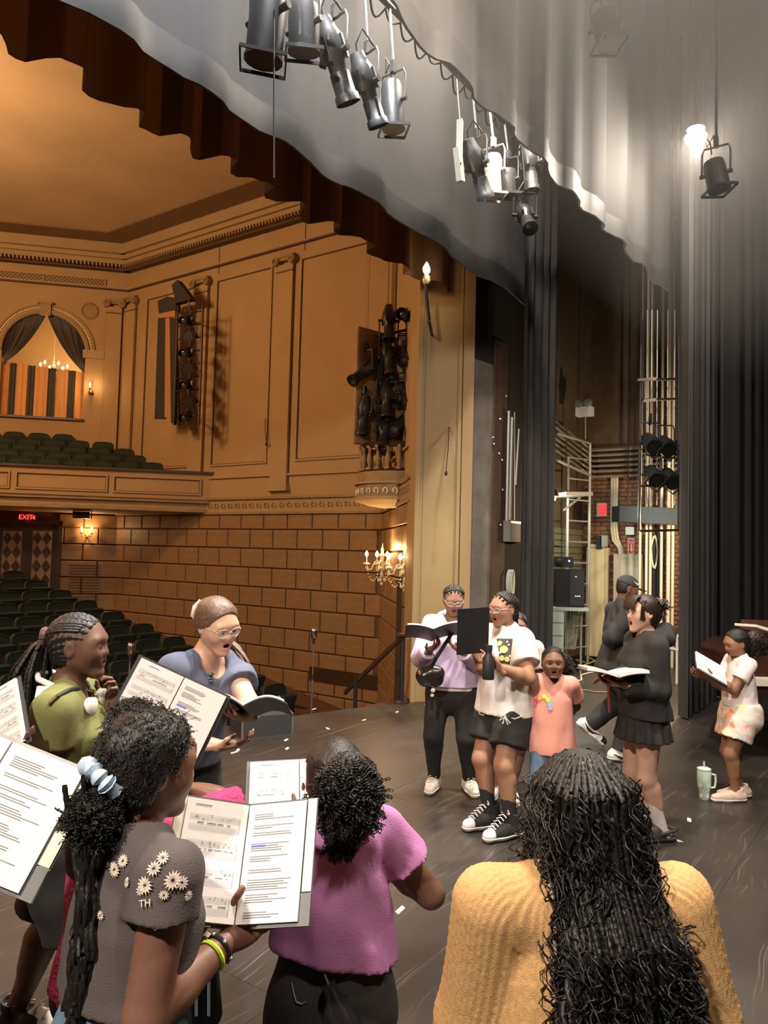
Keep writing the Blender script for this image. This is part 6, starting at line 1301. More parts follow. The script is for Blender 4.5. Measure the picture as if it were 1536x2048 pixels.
def hair_lines(P, m, n, target, spread=.9, r=.006, name='braid', front=.30, rows=None, tail=None, parent=None, seed=0, wob=.3, y0=.26, ex=0):
    "plaits lying on the scalp from the hairline back to a gathering point"
    R = np.random.default_rng(seed); L = []; T = A3(target)
    for i in range(n):
        a = (i/(n-1)-.5)*2*spread; hl = np.array([.36*math.sin(a*1.25), y0*math.cos(a)-.02, .16+.28*math.cos(a*1.2)]); pts = []
        for t in np.linspace(0, 1, 10):
            p = hl*(1-t)+T*t; d = p-np.array([0, -.05, .10]); e = A3((.352+ex, .448+ex, .382+ex)); q = d/np.linalg.norm(d/e); w = min(1, (1-t)*4); pts.append(P.Hh(*(np.array([0, -.05, .10])+q*w+d*(1-w) if t > .75 else np.array([0, -.05, .10])+q)))
        if tail is not None: pts += [p+R.normal(size=3)*.006 for p in tail(i, R)]
        L.append(braid(pts, r, 70, wob))
    return strands(L, name, m, parent or P.o, 6)
def hold(c, right, up, w_, h, u, v, fx, fy, off=.028, curl=.35):
    "a hand gripping a folder from behind: wrist, finger direction and palm towards the folder"
    r = nrm_(right); up = A3(up); up = nrm_(up-r*(up@r)); n = np.cross(r, up); f = nrm_(r*fx+up*fy); return (A3(c)+r*u*w_+up*v*h-n*off-f*.03, f, n, curl)
def sleek(P, m, n=70, target=(0, -.46, .0), spread=1.15, r=.0035, seed=1, name='hair_strands', y0=.30, ex=.012):
    return hair_lines(P, m, n, target, spread, r, name, seed=seed, wob=.12, y0=y0, ex=ex)
# ---------------- purple hoodie
sk = (.24, .125, .075)
p = PX(905, 6.0); rw_, lw_ = A_(858, 1302, 5.72), A_(925, 1303, 5.7)
P = person('girl in a lilac tie dye hoodie and black leggings reading a black folder', p, 203, 1.60, sk, hs=.142, bw=1.14, look=(-12, -18), mouth=.03, eyes='down', bust=.8, shoulder=1.08,
           hands={'R': (rw_, -cR*.2+cU*.4-cF*.5+cR*.6, cU*.8-cF*.1, .5), 'L': (lw_, -cR*.7+cU*.4, cU, .5)}, feet={'R': (A3(G(868, 1557, .07)), nrm_(-cFh-cRh*.25)), 'L': (A3(G(938, 1562, .07)), nrm_(-cFh+cRh*.12))})
M_LIL = cloth('lilac_tie_dye', (.62, .50, .66), noise=.5, nscale=5, col2=(.42, .30, .42)); shirt(P, M_LIL, .018, 1.9, .005, .014, 1.6, .006, 11, 'hoodie', .008, .01, hood=True)
v, f = sdf([cone(P.pel+P.U*.02*P.H, P.pel-P.U*.05*P.H, P.rh+.024, P.rh+.026, .02, P.TF, .77)], .009, clips=[(P.pel+P.U*.01*P.H, P.U), (P.pel-P.U*.022*P.H, -P.U)]); mesh_np('undershirt_hem', v, f, M_WHT, P.o)
pants(P, M_BLKC, .008, 1.95, .0, .05, .003, 5, 'leggings'); shoes(P, M_WLEA, M_RUB, 'sneaker', 1.12, M_CREAM)
hair_cap(P, HB, .012, (.26, .24), .5, -.3, rid=.012, ridn=16); glasses(P, M_GLASSF); hair_lines(P, HB, 13, (0, -.46, .0), .95, .010, 'cornrow')
MB().tube([P.neckb+P.TF*.11-P.TR*.03, P.neckb+P.TF*.13-P.TR*.05-Zz*.1, P.neckb+P.TF*.15-P.TR*.06-Zz*.2], .004, 5).build('drawstring', mat('purple_cord', (.4, .28, .5), .8), P.o)
binder(A_(865, 1270, 5.55), -cR, cU*.45-cF*.9, .20, .29, 'black folder held open by the girl in the lilac hoodie', (.25, .15), pages='music', arc=.06)
q = A_(860, 1352, 5.72); o = empty('belt_bag', V3(q), 'shiny black bag hanging on a strap at the lilac hoodie', 'bag'); v, f = sdf([cone(q-cR*.045, q+cR*.045+cU*.02, .062, .055, .02), cone(q-cR*.03-cU*.03, q+cR*.04-cU*.03, .05, .05, .02)], .006, disp=folds(.006, 4, (40, 70))); mesh_np('pouch', v, f, mat('black_patent', (.02, .016, .014), .25, spec=.8), o)
MB().tube([q+cU*.05, A_(873, 1315, 5.62), A_(905, 1265, 5.66), A_(925, 1240, 5.75)], .014, 6).build('strap', M_BLKC, o); MB().tube([q-cU*.06, q-cU*.16+cR*.01, q-cU*.25+cR*.012], .012, 5).build('key_strap', M_BLKPL, o); MB().ball(q-cU*.10+cR*.02-cF*.03, .018).ball(q-cU*.14+cR*.015-cF*.02, .014).build('key_charm', M_CREAM, o)
# ---------------- white T-shirt
sk = (.36, .19, .115)
p = PX(1012, 5.3); rw_, lw_ = A_(956, 1322, 5.12), A_(998, 1335, 4.92)
P = person('girl in a white printed T-shirt and black cargo shorts singing with braided hair', p, 158, 1.585, sk, hs=.145, bw=1.17, look=(-2, -4), mouth=.075, eyes='down', bust=1., belly=.6, shoulder=1.05,
           hands={'R': (rw_, cU*.95-cR*.25, cF*.2+cR*.5-cF*.6, .35, 1.2), 'L': (lw_, cU*.8-cR*.6, -cF*.3-cR*.7, .9, .5, 1)}, poles={'L': cR*.8-cU*.8, 'R': -cU}, feet={'R': (A3(G(982, 1632, .075)), nrm_(-cRh*.8-cFh*.45)), 'L': (A3(G(1022, 1652, .075)), nrm_(-cRh*.8-cFh*.5))})
shirt(P, M_WHT, .018, .60, .035, .034, 1.25, .006, 23, 'T-shirt', .022, .016); pants(P, M_BLKC, .018, .66, .024, .06, .005, 6, 'shorts')
shoes(P, M_BLKC, M_RUB, 'high', 1.12, M_WHT, toe=M_RUB, sock=M_BLKC, sockh=.12); hair_cap(P, HB, .012, (.25, .24), .5, -.3, rid=.014, ridn=15); glasses(P, M_GLASSF)
hair_lines(P, HB, 13, (0, -.46, -.10), .95, .011, 'braid', tail=lambda i, R: [P.Hh(R.normal()*.03, -.50, -.25), P.Hh(R.normal()*.04+.02, -.50, -.5), P.Hh(R.normal()*.05+.04, -.46, -.75)])
binder(A_(947, 1262, 4.97), nrm_(-cR-cF*.2), cU*.97+cR*-.06-cF*.1, .115, .30, 'black folder held upright by the girl in the white T-shirt', (.22, -.1), pages='music')
pr = empty('shirt_print', (0, 0, 0)); bpy.data.objects.remove(pr)
def flat_print(P, mesh, pts, m, name, lift=.004):
    "a printed patch draped on a garment: grid of rays inside a pixel quad"
    (x0, y0), (x1, y1), (x2, y2), (x3, y3) = pts; K = 9; vs = []; ok = True
    for j in range(K+1):
        for i in range(K+1):
            s, t = i/K, j/K; px = (x0*(1-s)+x1*s)*(1-t)+(x3*(1-s)+x2*s)*t; py = (y0*(1-s)+y1*s)*(1-t)+(y3*(1-s)+y2*s)*t; h = decal_at(P, mesh, px, py)
            vs.append(None if h is None else A3(h[0]+h[1]*lift))
    fs = [(j*(K+1)+i, j*(K+1)+i+1, (j+1)*(K+1)+i+1, (j+1)*(K+1)+i) for j in range(K) for i in range(K)]
    fs = [q for q in fs if all(vs[k] is not None for k in q) and max(np.linalg.norm(vs[q[0]]-vs[q[k]]) for k in (1, 2, 3)) < .12]
    if not fs: return None
    vs = [v if v is not None else A3((0, 0, 0)) for v in vs]; usd = sorted({k for q in fs for k in q}); mp = {k: i for i, k in enumerate(usd)}
    return mesh_np(name, np.array([vs[k] for k in usd]), np.array([[mp[k] for k in q][::-1] for q in fs]), m, P.shirt)
def spot(P, mesh, px, py, r, m, name, n=10, lift=.005, sq=1., rot=0, petals=0, parent=None):
    h = decal_at(P, mesh, px, py)
    if h is None: return None
    c, nn = h; u = V3(CR)-nn*V3(CR).dot(nn); u.normalize(); w_ = nn.cross(u); u, w_ = u*math.cos(rot)+w_*math.sin(rot), w_*math.cos(rot)-u*math.sin(rot); mb = MB(); c = c+nn*lift
    if petals:
        for k in range(petals):
            a = 2*math.pi*k/petals; d = u*math.cos(a)+w_*math.sin(a)*sq; e = (-u*math.sin(a)+w_*math.cos(a)); mb.poly([c+d*r*.15, c+d*r*.6-e*r*.13, c+d*r, c+d*r*.6+e*r*.13], nn, .0015)
    else: mb.poly([c+u*r*math.cos(a)+w_*r*sq*math.sin(a) for a in np.linspace(0, 6.283, n, endpoint=False)], nn, .0015)
    return mb.build(name, m, parent or P.shirt)
flat_print(P, P.sh, [(994, 1277), (1026, 1278), (1020, 1328), (1000, 1325)], mat('charcoal_print', (.07, .07, .065), .9), 'print_panel'); M_YEL = mat('yellow_print', (.62, .60, .16), .9)
for x, y, r in ((1000, 1288, .02), (1008, 1300, .028), (1014, 1318, .018), (1004, 1316, .018)): spot(P, P.sh, x, y, r, M_YEL, 'flower_print', 9, .008)
for x, y in ((1016, 1284), (1019, 1290), (1021, 1312), (1000, 1306)): spot(P, P.sh, x, y, .008, M_WHT, 'print_fleck', 6, .008)
for pts in ([(956, 1419), (960, 1428), (967, 1431), (975, 1418)], [(999, 1414), (1004, 1430), (1030, 1438), (1044, 1432), (1046, 1424)], [(1000, 1441), (1011, 1435), (1021, 1447)], [(1006, 1448), (1010, 1434), (1016, 1450)]):
    L = [decal_at(P, P.pt, *q) for q in pts]; L = [h[0]+h[1]*.004 for h in L if h]
    if len(L) > 1: MB().tube(L, .0045, 5).build('white_piping', M_WHT, P.o)
q = A_(977, 1330, 4.88); o = empty('sport_bottle', V3(q), 'matte black bottle hanging from the hand of the girl in white', 'bottle'); MB().lathe(q-Zz*.09, [(.036, 0), (.038, .01), (.038, .13), (.02, .16), (.02, .19)], 14).build('body', M_BLKPL, o, True); MB().lathe(q+Zz*.09, [(.024, 0), (.024, .035)], 12).build('cap', M_BLKPL, o, True)
# ---------------- half hidden child
p = PX(1034, 5.95); P = person('half hidden child in a cream top behind the girl in the white T-shirt', p, 205, 1.40, (.22, .115, .07), hs=.15, feet={'R': (A3(G(985, 1578, .06)), nrm_(-cFh-cRh*.3)), 'L': (A3(G(1022, 1584, .06)), nrm_(-cFh))}, look=(0, -5), mouth=.03)
shirt(P, cloth('cream_cotton', (.6, .55, .45)), .016, .6, .03, .01, 1.3, .004, 31); pants(P, M_BLKC, .016, .7, .02); shoes(P, M_WLEA, M_RUB, 'sneaker', 1.15, M_CREAM); hair_cap(P, HB, .02)
# ---------------- peach T-shirt child
p = PX(1106, 5.15); P = person('small girl in a peach T-shirt with her hands behind her back', p, 200, 1.235, (.20, .10, .06), hs=.172, bw=1.0, look=(-8, 3), mouth=.05, iris=(.02, .012, .01), hands={'R': (A_(1095, 1440, 5.33), cR*.7, cF, .6), 'L': (A_(1122, 1442, 5.33), -cR*.7, cF, .6)}, poles={'L': cR*.9-cU*.2, 'R': -cR*.9-cU*.2})
M_PEACH = cloth('peach_cotton', (.80, .36, .28)); shirt(P, M_PEACH, .012, .60, .085, .022, 1.25, .005, 41, 'T-shirt', .014, .006); pants(P, M_DENIM, .008, 1.9, .004, .05, .004, 7, 'jeans'); shoes(P, M_WLEA, M_RUB, 'sneaker', 1.1)
for x, y, c in ((1072, 1402, (.75, .10, .16)), (1080, 1396, (.85, .35, .1)), (1089, 1393, (.9, .65, .1)), (1096, 1399, (.85, .6, .12)), (1099, 1408, (.15, .6, .6)), (1101, 1416, (.5, .3, .65)), (1070, 1408, (.8, .2, .3))): spot(P, P.sh, x, y, .017, mat('print_%.2f_%.2f' % c[:2], c, .9), 'heart_print', 7)
hair_cap(P, HB, .02, (.24, .25), .5, -.3); sleek(P, HB, 50, (-.1, -.44, .1), 1.1, .0032, 6); puff(P, P.Hh(-.34, -.36, -.02), (.32, .30, .42)*A3(P.hs), HDB, 420, 5, coil=.007, r=.0016, droop=.03)
# ---------------- hoodie woman
sk = (.62, .37, .27)
p = PX(1288, 5.05); P = person('pale woman in a black hoodie and skirt singing in profile with an open folder', p, 132, 1.60, sk, hs=.147, bw=1.0, look=(-4, 1), mouth=.11, lean=-2, bust=.7, lip=(.55, .22, .2), shoulder=.95,
           hands={'R': (A_(1236, 1352, 4.98), -cR*.9+cF*.2-cU*.1, -cU*.9, .35), 'L': (A_(1246, 1368, 4.86), -cR*.9+cF*.4, cU, .45)}, poles={'L': -cU+cR*.5, 'R': -cU}, feet={'R': (A3(G(1304, 1648, .07)), nrm_(-cRh-cFh*.25)), 'L': (A3(G(1324, 1660, .07)), nrm_(-cRh-cFh*.15))})
shirt(P, M_BLKC, .018, 1.85, .01, .010, 1.55, .007, 51, 'hoodie', .012, .014, hood=True); skirt(P, M_BLKC, .10, .05, .02); shoes(P, mat('black_clog_foam', (.045, .043, .042), .6), MATS['black_clog_foam'], 'clog', 1.18, sock=M_WHT, sockh=.15)
hair_cap(P, HDB, .03, (.22, .26), .55, -.36, back=.02); 
R = np.random.default_rng(3); L = []
for i in range(46):
    a = R.uniform(-1., 1.); x = .32*math.sin(a); L.append((np.array([P.Hh(x*.7, .18, .48), P.Hh(x*1.0, .36, .40), P.Hh(x*1.1, .445-.25*x*x, .24), P.Hh(x*1.1+R.normal()*.01, .455-.3*x*x, .10+R.uniform(-.06, .06))]), .006*R.uniform(.6, 1.2)))
for sg in (-1, 1):
    for i in range(14): y = R.uniform(.14, .24); L.append((np.array([P.Hh(sg*.30, y-.05, .36), P.Hh(sg*.335, y, .18), P.Hh(sg*.335, y+.02, -.02), P.Hh(sg*.325, y+R.normal()*.02, -.12-R.uniform(0, .1))]), .004))
strands([braid(p_, r_, 16, 0) for p_, r_ in L], 'bangs', HDB, P.o, 4); L = []
for i in range(60): c = P.Hh(R.normal()*.08, -.44+R.normal()*.04, .18+R.normal()*.05); L.append(braid([P.Hh(R.normal()*.2, -.28, .34), c, c+R.normal(size=3)*.02+Zz*.03-P.hR[1]*.02, c+R.normal(size=3)*.03-P.hR[1]*.035], .004, 14, 0))
strands(L, 'twisted_updo', HDB, P.o, 4); MB().tube([P.Hh(-.1, -.46, .30), P.Hh(0, -.52, .22), P.Hh(.1, -.46, .12)], .009, 6).build('claw_clip', mat('shell_clip', (.6, .5, .42), .3), P.o)
MB().tube([P.neckb+P.TF*.10+P.TR*.04, P.neckb+P.TF*.10+P.TR*.04-Zz*.12], .003, 5).build('drawstring', M_BLKPL, P.o)
binder(A_(1226, 1352, 4.86), nrm_(-cR-cU*.12), nrm_(cU*.12-cF*.95), .21, .27, 'black folder open on the hands of the woman in the black hoodie', (.0, .32), pages='text', arc=.05, thick=.02)
o = MB().tube([A_(1216, 1372, 4.86), A_(1219, 1425, 4.86)], .009, 8).build('pencil_stick', mat('red_dotted_stick', (.28, .06, .05), .6, noise=.6, nscale=90)); tagp(o, 'thin dark red stick hanging under the folder of the hoodie woman', 'stick')
# ---------------- man walking
sk = (.16, .075, .045)
p = PX(1238, 7.2); P = person('man in black clothes and a black cap walking towards the curtain', p, -50, 1.68, sk, hs=.138, bw=1.12, lean=4, look=(6, -16), eyes='down', shoulder=1.18, hands={'R': (A_(1268, 1275, 7.1), cR*.5+cF*.4+cU*.3, cU*.6+cF*.2, .9), 'L': (A_(1272, 1275, 7.3), cR*.5-cF*.2, cU, .9)}, poles={'R': -cU-cR*.5},
           feet={'R': (A3(G(1238, 1506, .075)), nrm_(cRh-cFh*.12)), 'L': (A_(1176, 1450, 7.45), nrm_(cR*.75-Zz*.65), nrm_(cR*.6+Zz*.75))}, legpole={'L': cRh+Zz*.1})
shirt(P, M_BLKC, .022, 1.92, .06, .02, 1.25, .007, 61, 'sweatshirt', .006, .012); pants(P, cloth('black_denim', (.02, .019, .02)), .016, 1.93, .02, .05, .006, 8, 'trousers'); shoes(P, M_WLEA, M_RUB, 'sneaker', 1.15, M_WHT, swoosh=M_BLKPL, stripe=None, toe=M_BLKPL)
hair_cap(P, HB, .006, (.2, .2), .6, -.2, name='short_hair'); H = P.Hh; M_CAP = cloth('charcoal_cap', (.035, .034, .036), bs=500)
v, f = sdf([ell(H(0, -.05, .14), P.hR, A3((.365, .46, .40))*P.hs, .01)], .006, clips=[(H(0, 0, .13), nrm_(-P.hR[2]-P.hR[1]*.12))]); cap = mesh_np('cap', v, f, M_CAP, P.o)
v, f = sdf([ell(H(0, .42, .12), P.hR, A3((.27, .36, .035))*P.hs, .01)], .005, clips=[(H(0, .34, .1), -P.hR[1])]); mesh_np('cap_brim', v, f, M_CAP, cap)
MB().tube([H(.19, .34, .31), H(.25, .31, .25), H(.31, .22, .25), H(.37, .06, .34)], [.003, .014, .012, .001], 6).build('swoosh', M_WHT, cap, True); MB().ball(H(.375, -.02, -.14), .009).build('earring', M_CHROME, P.o)
v, f = sdf([cone(H(-.2, .05, -.30), H(0, .33, -.44), .10*P.hs, .09*P.hs, .01), cone(H(.2, .05, -.30), H(0, .33, -.44), .10*P.hs, .09*P.hs, .01)], .006); mesh_np('beard', v, f, HB, P.o)
# ---------------- girl with tie dye shorts
sk = (.27, .135, .08)
p = PX(1480, 6.0); P = person('girl in a white T-shirt and tie dye shorts reading in profile', p, 128, 1.31, sk, hs=.165, bw=1.08, look=(-2, -14), mouth=.03, eyes='down', hands={'R': (A_(1412, 1352, 5.98), -cR*.8+cU*.3, cU*.4+cF*.6, .6), 'L': (A_(1424, 1356, 5.82), -cR*.8+cU*.35, cU*.6+cF*.3, .6)}, poles={'L': cR*.4-cU, 'R': -cU}, feet={'R': (A3(G(1482, 1580, .055)), nrm_(-cRh-cFh*.1)), 'L': (A3(G(1472, 1588, .055)), nrm_(-cRh-cFh*.1))}, belly=.5)
shirt(P, cloth('white_pink_cotton', (.74, .66, .66)), .010, .58, -.03, .004, 1.25, .004, 71, 'T-shirt', .012)
def tie_dye():
    m = bpy.data.materials.new('tie_dye'); m.use_nodes = True; N = m.node_tree.nodes; L = m.node_tree.links; t = N.new('ShaderNodeTexCoord'); n = N.new('ShaderNodeTexNoise'); n.inputs['Scale'].default_value = 9; n.inputs['Detail'].default_value = 1.5; n.inputs['Distortion'].default_value = 1.2; L.new(t.outputs['Object'], n.inputs[0]); r = N.new('ShaderNodeValToRGB'); L.new(n.outputs[0], r.inputs[0]); e = r.color_ramp.elements
    e[0].position = .30; e[0].color = (.85, .62, .12, 1); e[1].position = .72; e[1].color = (.85, .22, .08, 1)
    for p_, c in ((.40, (.78, .62, .55, 1)), (.48, (.50, .62, .52, 1)), (.54, (.80, .66, .60, 1)), (.62, (.78, .48, .46, 1)), (.67, (.85, .28, .10, 1))): x = e.new(p_); x.color = c
    L.new(r.outputs[0], N['Principled BSDF'].inputs['Base Color']); N['Principled BSDF'].inputs['Roughness'].default_value = .85; return m
pants(P, tie_dye(), .02, .60, .03, .055, .007, 9, 'shorts'); shoes(P, mat('beige_knit', (.55, .44, .36), .8), M_RUB, 'sneaker', 1.2); hair_cap(P, HB, .018, (.24, .25), .5, -.28)
sleek(P, HB, 50, (0, -.48, .05), 1.1, .0032, 5); puff(P, P.Hh(0, -.72, -.02), (.32, .46, .48)*A3(P.hs), HDB, 420, 14, coil=.007, r=.0017, droop=.05)
u_ = nrm_(-cR*.85+cU*.5); n_ = nrm_(cR*.45+cU*.75-cF*.55); binder(A_(1420, 1338, 5.86), np.cross(u_, n_), u_, .11, .27, 'white page folder held by the girl in the tie dye shorts', (.05, .05), pages=('text', 'none'))
# ---------------- woman in blue
sk = (.58, .35, .25)
p = PX(378, 3.5); P = person('woman in a slate blue T-shirt and clear glasses singing over her folder', p, 272, 1.64, sk, hs=.143, bw=1.0, lean=13, look=(8, -17), mouth=.085, eyes='down', bust=.9, tilt=-6, lip=(.62, .27, .25), shoulder=1.0,
           hands={'R': (A_(437, 1492, 3.22), cR*.9+cU*.1, cU*.7+cF*.2, .5), 'L': (A_(492, 1432, 3.12), -cR*.3-cF*.6+cU*.2, cU, .4)}, poles={'R': -cR*.5-cU, 'L': cR*.7-cU})
shirt(P, cloth('slate_blue_jersey', (.105, .12, .18), noise=.2, nscale=4), .014, .58, -.03, .008, 1.75, .006, 81, 'T-shirt', .022, .008); pants(P, M_BLKC, .012, 1.9, .01, .05, .004, 12); shoes(P, M_BLKPL, M_BSOLE)
hair_cap(P, HBR, .02, (.27, .235), .5, -.30, disp=folds(.003, 9, (60, 110), (1, .3, 1))); sleek(P, HBR, 110, (-.03, -.50, -.02), 1.25, .0036, ex=.016, y0=.33); glasses(P, M_GLASSF, w_=.125, rh=.085); H = P.Hh
R = np.random.default_rng(6); L = []
for i in range(90):
    c = H(-.10+R.normal()*.05, -.50+R.normal()*.03, -.12+R.normal()*.04); L.append(braid([H(-.02+R.normal()*.08, -.40, .06+R.normal()*.06), c, H(-.34+R.normal()*.04, -.36, -.40), H(-.56+R.normal()*.04, -.05+R.normal()*.03, -.58), H(-.60+R.normal()*.05, .30+R.normal()*.04, -.80), H(-.58+R.normal()*.06, .42+R.normal()*.05, -1.15-R.uniform(0, .25))], .0045, 26, 0))
strands(L, 'ponytail', HBR, P.o, 4); MB().tube([H(.16, -.40, .36), H(.24, -.42, .22), H(.26, -.42, .05), H(.2, -.42, -.05)], [.006, .013, .013, .006], 8).build('hair_clip', M_CREAM, P.o, True)
nk = MB(); U_, TF_, TR_ = P.U, P.TF, P.TR
ch = [P.neckb+TR_*.075+TF_*.02+U_*.01, P.neckb+TR_*.06+TF_*.10-U_*.04, P.neckb+TR_*.02+TF_*.155-U_*.12, P.neckb-TR_*.02+TF_*.155-U_*.12, P.neckb-TR_*.06+TF_*.10-U_*.04, P.neckb-TR_*.075+TF_*.02+U_*.01]
b = BVHTree.FromPolygons([V3(x) for x in np.concatenate([P.sh[0]])], [list(map(int, q)) for q in P.sh[1]])
def onto(p_): h = b.find_nearest(V3(p_)); n = h[1] if h[1].dot(V3(TF_)) > 0 else -h[1]; return h[0]+n*.006
L = [decal_at(P, P.sh, x, y) for x, y in ((397, 1328), (403, 1339), (410, 1350), (417, 1358), (420, 1347), (423, 1333))]; L = [h[0]+h[1]*.006 for h in L if h]
if len(L) > 2:
    nk.tube([V3(ch[0])]+L+[V3(ch[-1])], .0022, 5); k_ = nk.build('necklace', M_CHROME, P.o, True)
    for x, y, r in ((420, 1343, .010), (420, 1351, .016), (421, 1357, .010), (421, 1362, .014)):
        h = decal_at(P, P.sh, x, y)
        if h: MB().ball(h[0]+h[1]*.008, (r, r, r*.5), 8, 6).build('pendant', M_CHROME, k_)
binder(A_(496, 1424, 3.02), nrm_(-cR+cU*.04), nrm_(cU*.42-cF*.9), .165, .27, 'black folder with curling pages held by the woman in blue', (.1, .1), pages='text', arc=.17, thick=.008)
# ---------------- green shirt
sk = (.135, .066, .045)
p = PX(140, 2.78); P = person('girl in an olive green T-shirt with long braids and headphones round her neck', p, -47, 1.585, sk, hs=.148, bw=1.12, look=(6, 2), mouth=.02, shoulder=1.08, bust=.8,
           hands={'R': (A_(215, 1640, 2.62), cR*.8-cU*.5, cU*.5-cF*.1, .6), 'L': (A_(212, 1420, 2.88), cU*.8+cR*.3, -cR*.5-cF*.6, .9)}, poles={'R': -cR-cU*.3, 'L': cR*.4-cU}, feet={'R': (A_(118, 2150, 2.68)*A3((1, 1, 0))+Zz*.075, nrm_(cRh-cFh*.2)), 'L': (A3(G(30, 2022, .075)), nrm_(cRh-cFh*.2))})
M_OLV = cloth('olive_cotton', (.165, .17, .05), noise=.15); shirt(P, M_OLV, .013, .42, -.07, .004, 1.45, .006, 91, 'T-shirt', .018, .006); pants(P, M_BLKC, .02, .80, .04, .06, .006, 14, 'shorts'); shoes(P, M_BLKPL, M_RUB, 'sneaker', 1.12, M_WHT, stripe=M_WLEA)
hair_cap(P, HB, .014, (.25, .25), .5, -.28, rid=.006, ridn=18); H = P.Hh
def tail5(i, R):
    a, b_ = R.normal()*.13, R.normal()*.13; return [H(a*.5, -.60+b_*.4, .0), H(a, -.72+b_, -.4), H(a*1.2, -.76+b_*1.3, -.95), H(a*1.4, -.74+b_*1.5, -1.5), H(a*1.5, -.68+b_*1.6, -2.0-R.uniform(0, .35))]
hair_lines(P, HB, 17, (0, -.50, .12), 1.0, .0062, 'cornrow_braid', tail=tail5, seed=4); L = []
R = np.random.default_rng(9)
for i in range(64): L.append(braid([H(R.normal()*.03, -.50, .12)]+tail5(i, R), .0062, 90, .3))
strands(L, 'braided_ponytail', HB, P.o, 6); MB().tube([H(.11*math.cos(a), -.52, .12+.13*math.sin(a)) for a in np.linspace(0, 6.283, 14)], .012, 6).build('hair_tie', mat('plum_elastic', (.09, .04, .05), .8), P.o)
o = empty('headphones', V3(P.neckb), 'white headphones hanging round the neck of the girl in green', 'headphones'); nb, U_, TF_, TR_ = P.neckb, P.U, P.TF, P.TR; M_HP = mat('white_plastic', (.74, .71, .67), .35)
MB().tube([nb+TR_*.10+TF_*.06-U_*.02, nb+TR_*.105-TF_*.01+U_*.02, nb+TR_*.08-TF_*.08+U_*.045, nb-TF_*.11+U_*.055, nb-TR_*.08-TF_*.08+U_*.045, nb-TR_*.105-TF_*.01+U_*.02, nb-TR_*.1+TF_*.06-U_*.02], .011, 8).build('headband', M_HP, o, True)
for sg in (-1, 1): MB().lathe(nb+TR_*sg*.09+TF_*.10-U_*.045, [(.015, -.015), (.03, -.01), (.031, .01), (.02, .016)], 16, TR_*.3+TF_*.9).build('ear_cup', M_HP, o, True)
MB().obox(V3(nb+TR_*.12-TF_*.02+U_*.005), V3(TF_*.055), V3(U_*.022+TR_*-.012), V3(TR_*.006)).build('ear_pad', M_HP, o)
L = [decal_at(P, P.sh, x, y) for x, y in ((100, 1407), (115, 1394), (135, 1383), (155, 1377), (172, 1377), (188, 1386))]; L = [h[0]+h[1]*.006 for h in L if h]
if len(L) > 2:
    o = MB().tube(L, .007, 6).build('bag_strap', M_BLKPL); tagp(o, 'black and gold chain strap across the green shoulder', 'strap'); mb = MB()
    for a_, b_ in zip(L[:-1], L[1:]):
        for t in np.linspace(0, 1, 5): mb.ball(a_.lerp(b_, t)-V3(cF)*.006, .0045, 6, 4)
    mb.build('chain', mat('gold_chain', (.8, .62, .25), .25, 1), o)
# ---------------- magenta child
sk = (.17, .085, .055)
p = PX(262, 2.12); P = person('child in a magenta lace top with a hair bun holding up a score', p, 18, 1.335, sk, hs=.158, bw=1.05, look=(-4, -4), eyes='none', hands={'R': (A_(366, 1552, 2.25), cU*.9+cR*.3, -cR*.8+cF*.2, .5), 'L': (A_(215, 1560, 2.35), cU, cR, .5)}, poles={'R': cR-cU*.5, 'L': -cR-cU*.5})
shirt(P, cloth('magenta_lace', (.52, .04, .17), bs=90, b=.9, noise=.4, nscale=40), .016, .95, .03, .015, 1.3, .006, 101, 'top', .018); pants(P, M_BLKC, .012, 1.9, .01); hair_cap(P, HB, .03, (.22, .26), .55, -.34); puff(P, P.Hh(0, -.08, .64), (.30, .30, .24)*A3(P.hs), HB, 600, 24, 'hair_bun', coil=.005, r=.0013); shoes(P, M_WLEA, M_RUB)
binder(A_(335, 1422, 2.42), nrm_(cR*.85-cU*.42+cF*.1), nrm_(cU*.8+cR*.46+cF*.35), .16, .24, 'score with printed pages held up by the child in magenta', (.08, -.05), pages=('music', 'text'), cover=mat('dark_binder', (.04, .04, .042), .5), hl=1)
# ---------------- pink T-shirt child
sk = (.13, .066, .042)
p = PX(682, 2.05); P = person('girl in an orchid pink T-shirt seen from behind with a curly puff', p, 62, 1.335, sk, hs=.160, bw=1.05, look=(10, -6), eyes='none', hands={'R': (A_(745, 1712, 2.22), -cR*.5+cF*.7+cU*.2, cU, .6), 'L': (A_(620, 1640, 2.35), cF*.6+cU*.3, cU, .6)}, poles={'R': cR-cU, 'L': -cR-cU}, side=0)
shirt(P, cloth('orchid_pink_jersey', (.52, .21, .47), noise=.22, nscale=5), .013, .43, -.075, .016, 1.25, .009, 111, 'T-shirt', .016, .012, hemtilt=-.22, h=.007); pants(P, M_BLKC, .016, 1.93, .02, .10, .006, 15); shoes(P, M_WLEA, M_RUB); hair_cap(P, HB, .022, (.24, .26), .5, -.33)
sleek(P, HB, 80, (.04, -.50, .1), 1.15, .0032, 5); puff(P, P.Hh(.06, -.52, .06), (.40, .30, .50)*A3(P.hs), HB, 900, 34, coil=.008, r=.0017, turns=7, droop=.05)
puff(P, P.Hh(.0, -.42, -.42), (.22, .2, .36)*A3(P.hs), HB, 260, 35, 'curly_tail', coil=.008, r=.0017, droop=.03)
binder(A_(600, 1600, 2.42), nrm_(cR*.96+cU*.10), nrm_(cU*.75+cF*.66-cR*.12), .17, .27, 'open music score held by the girl in the pink T-shirt', (.12, -.1), pages='music', cover=mat('grey_binder', (.13, .13, .13), .6))
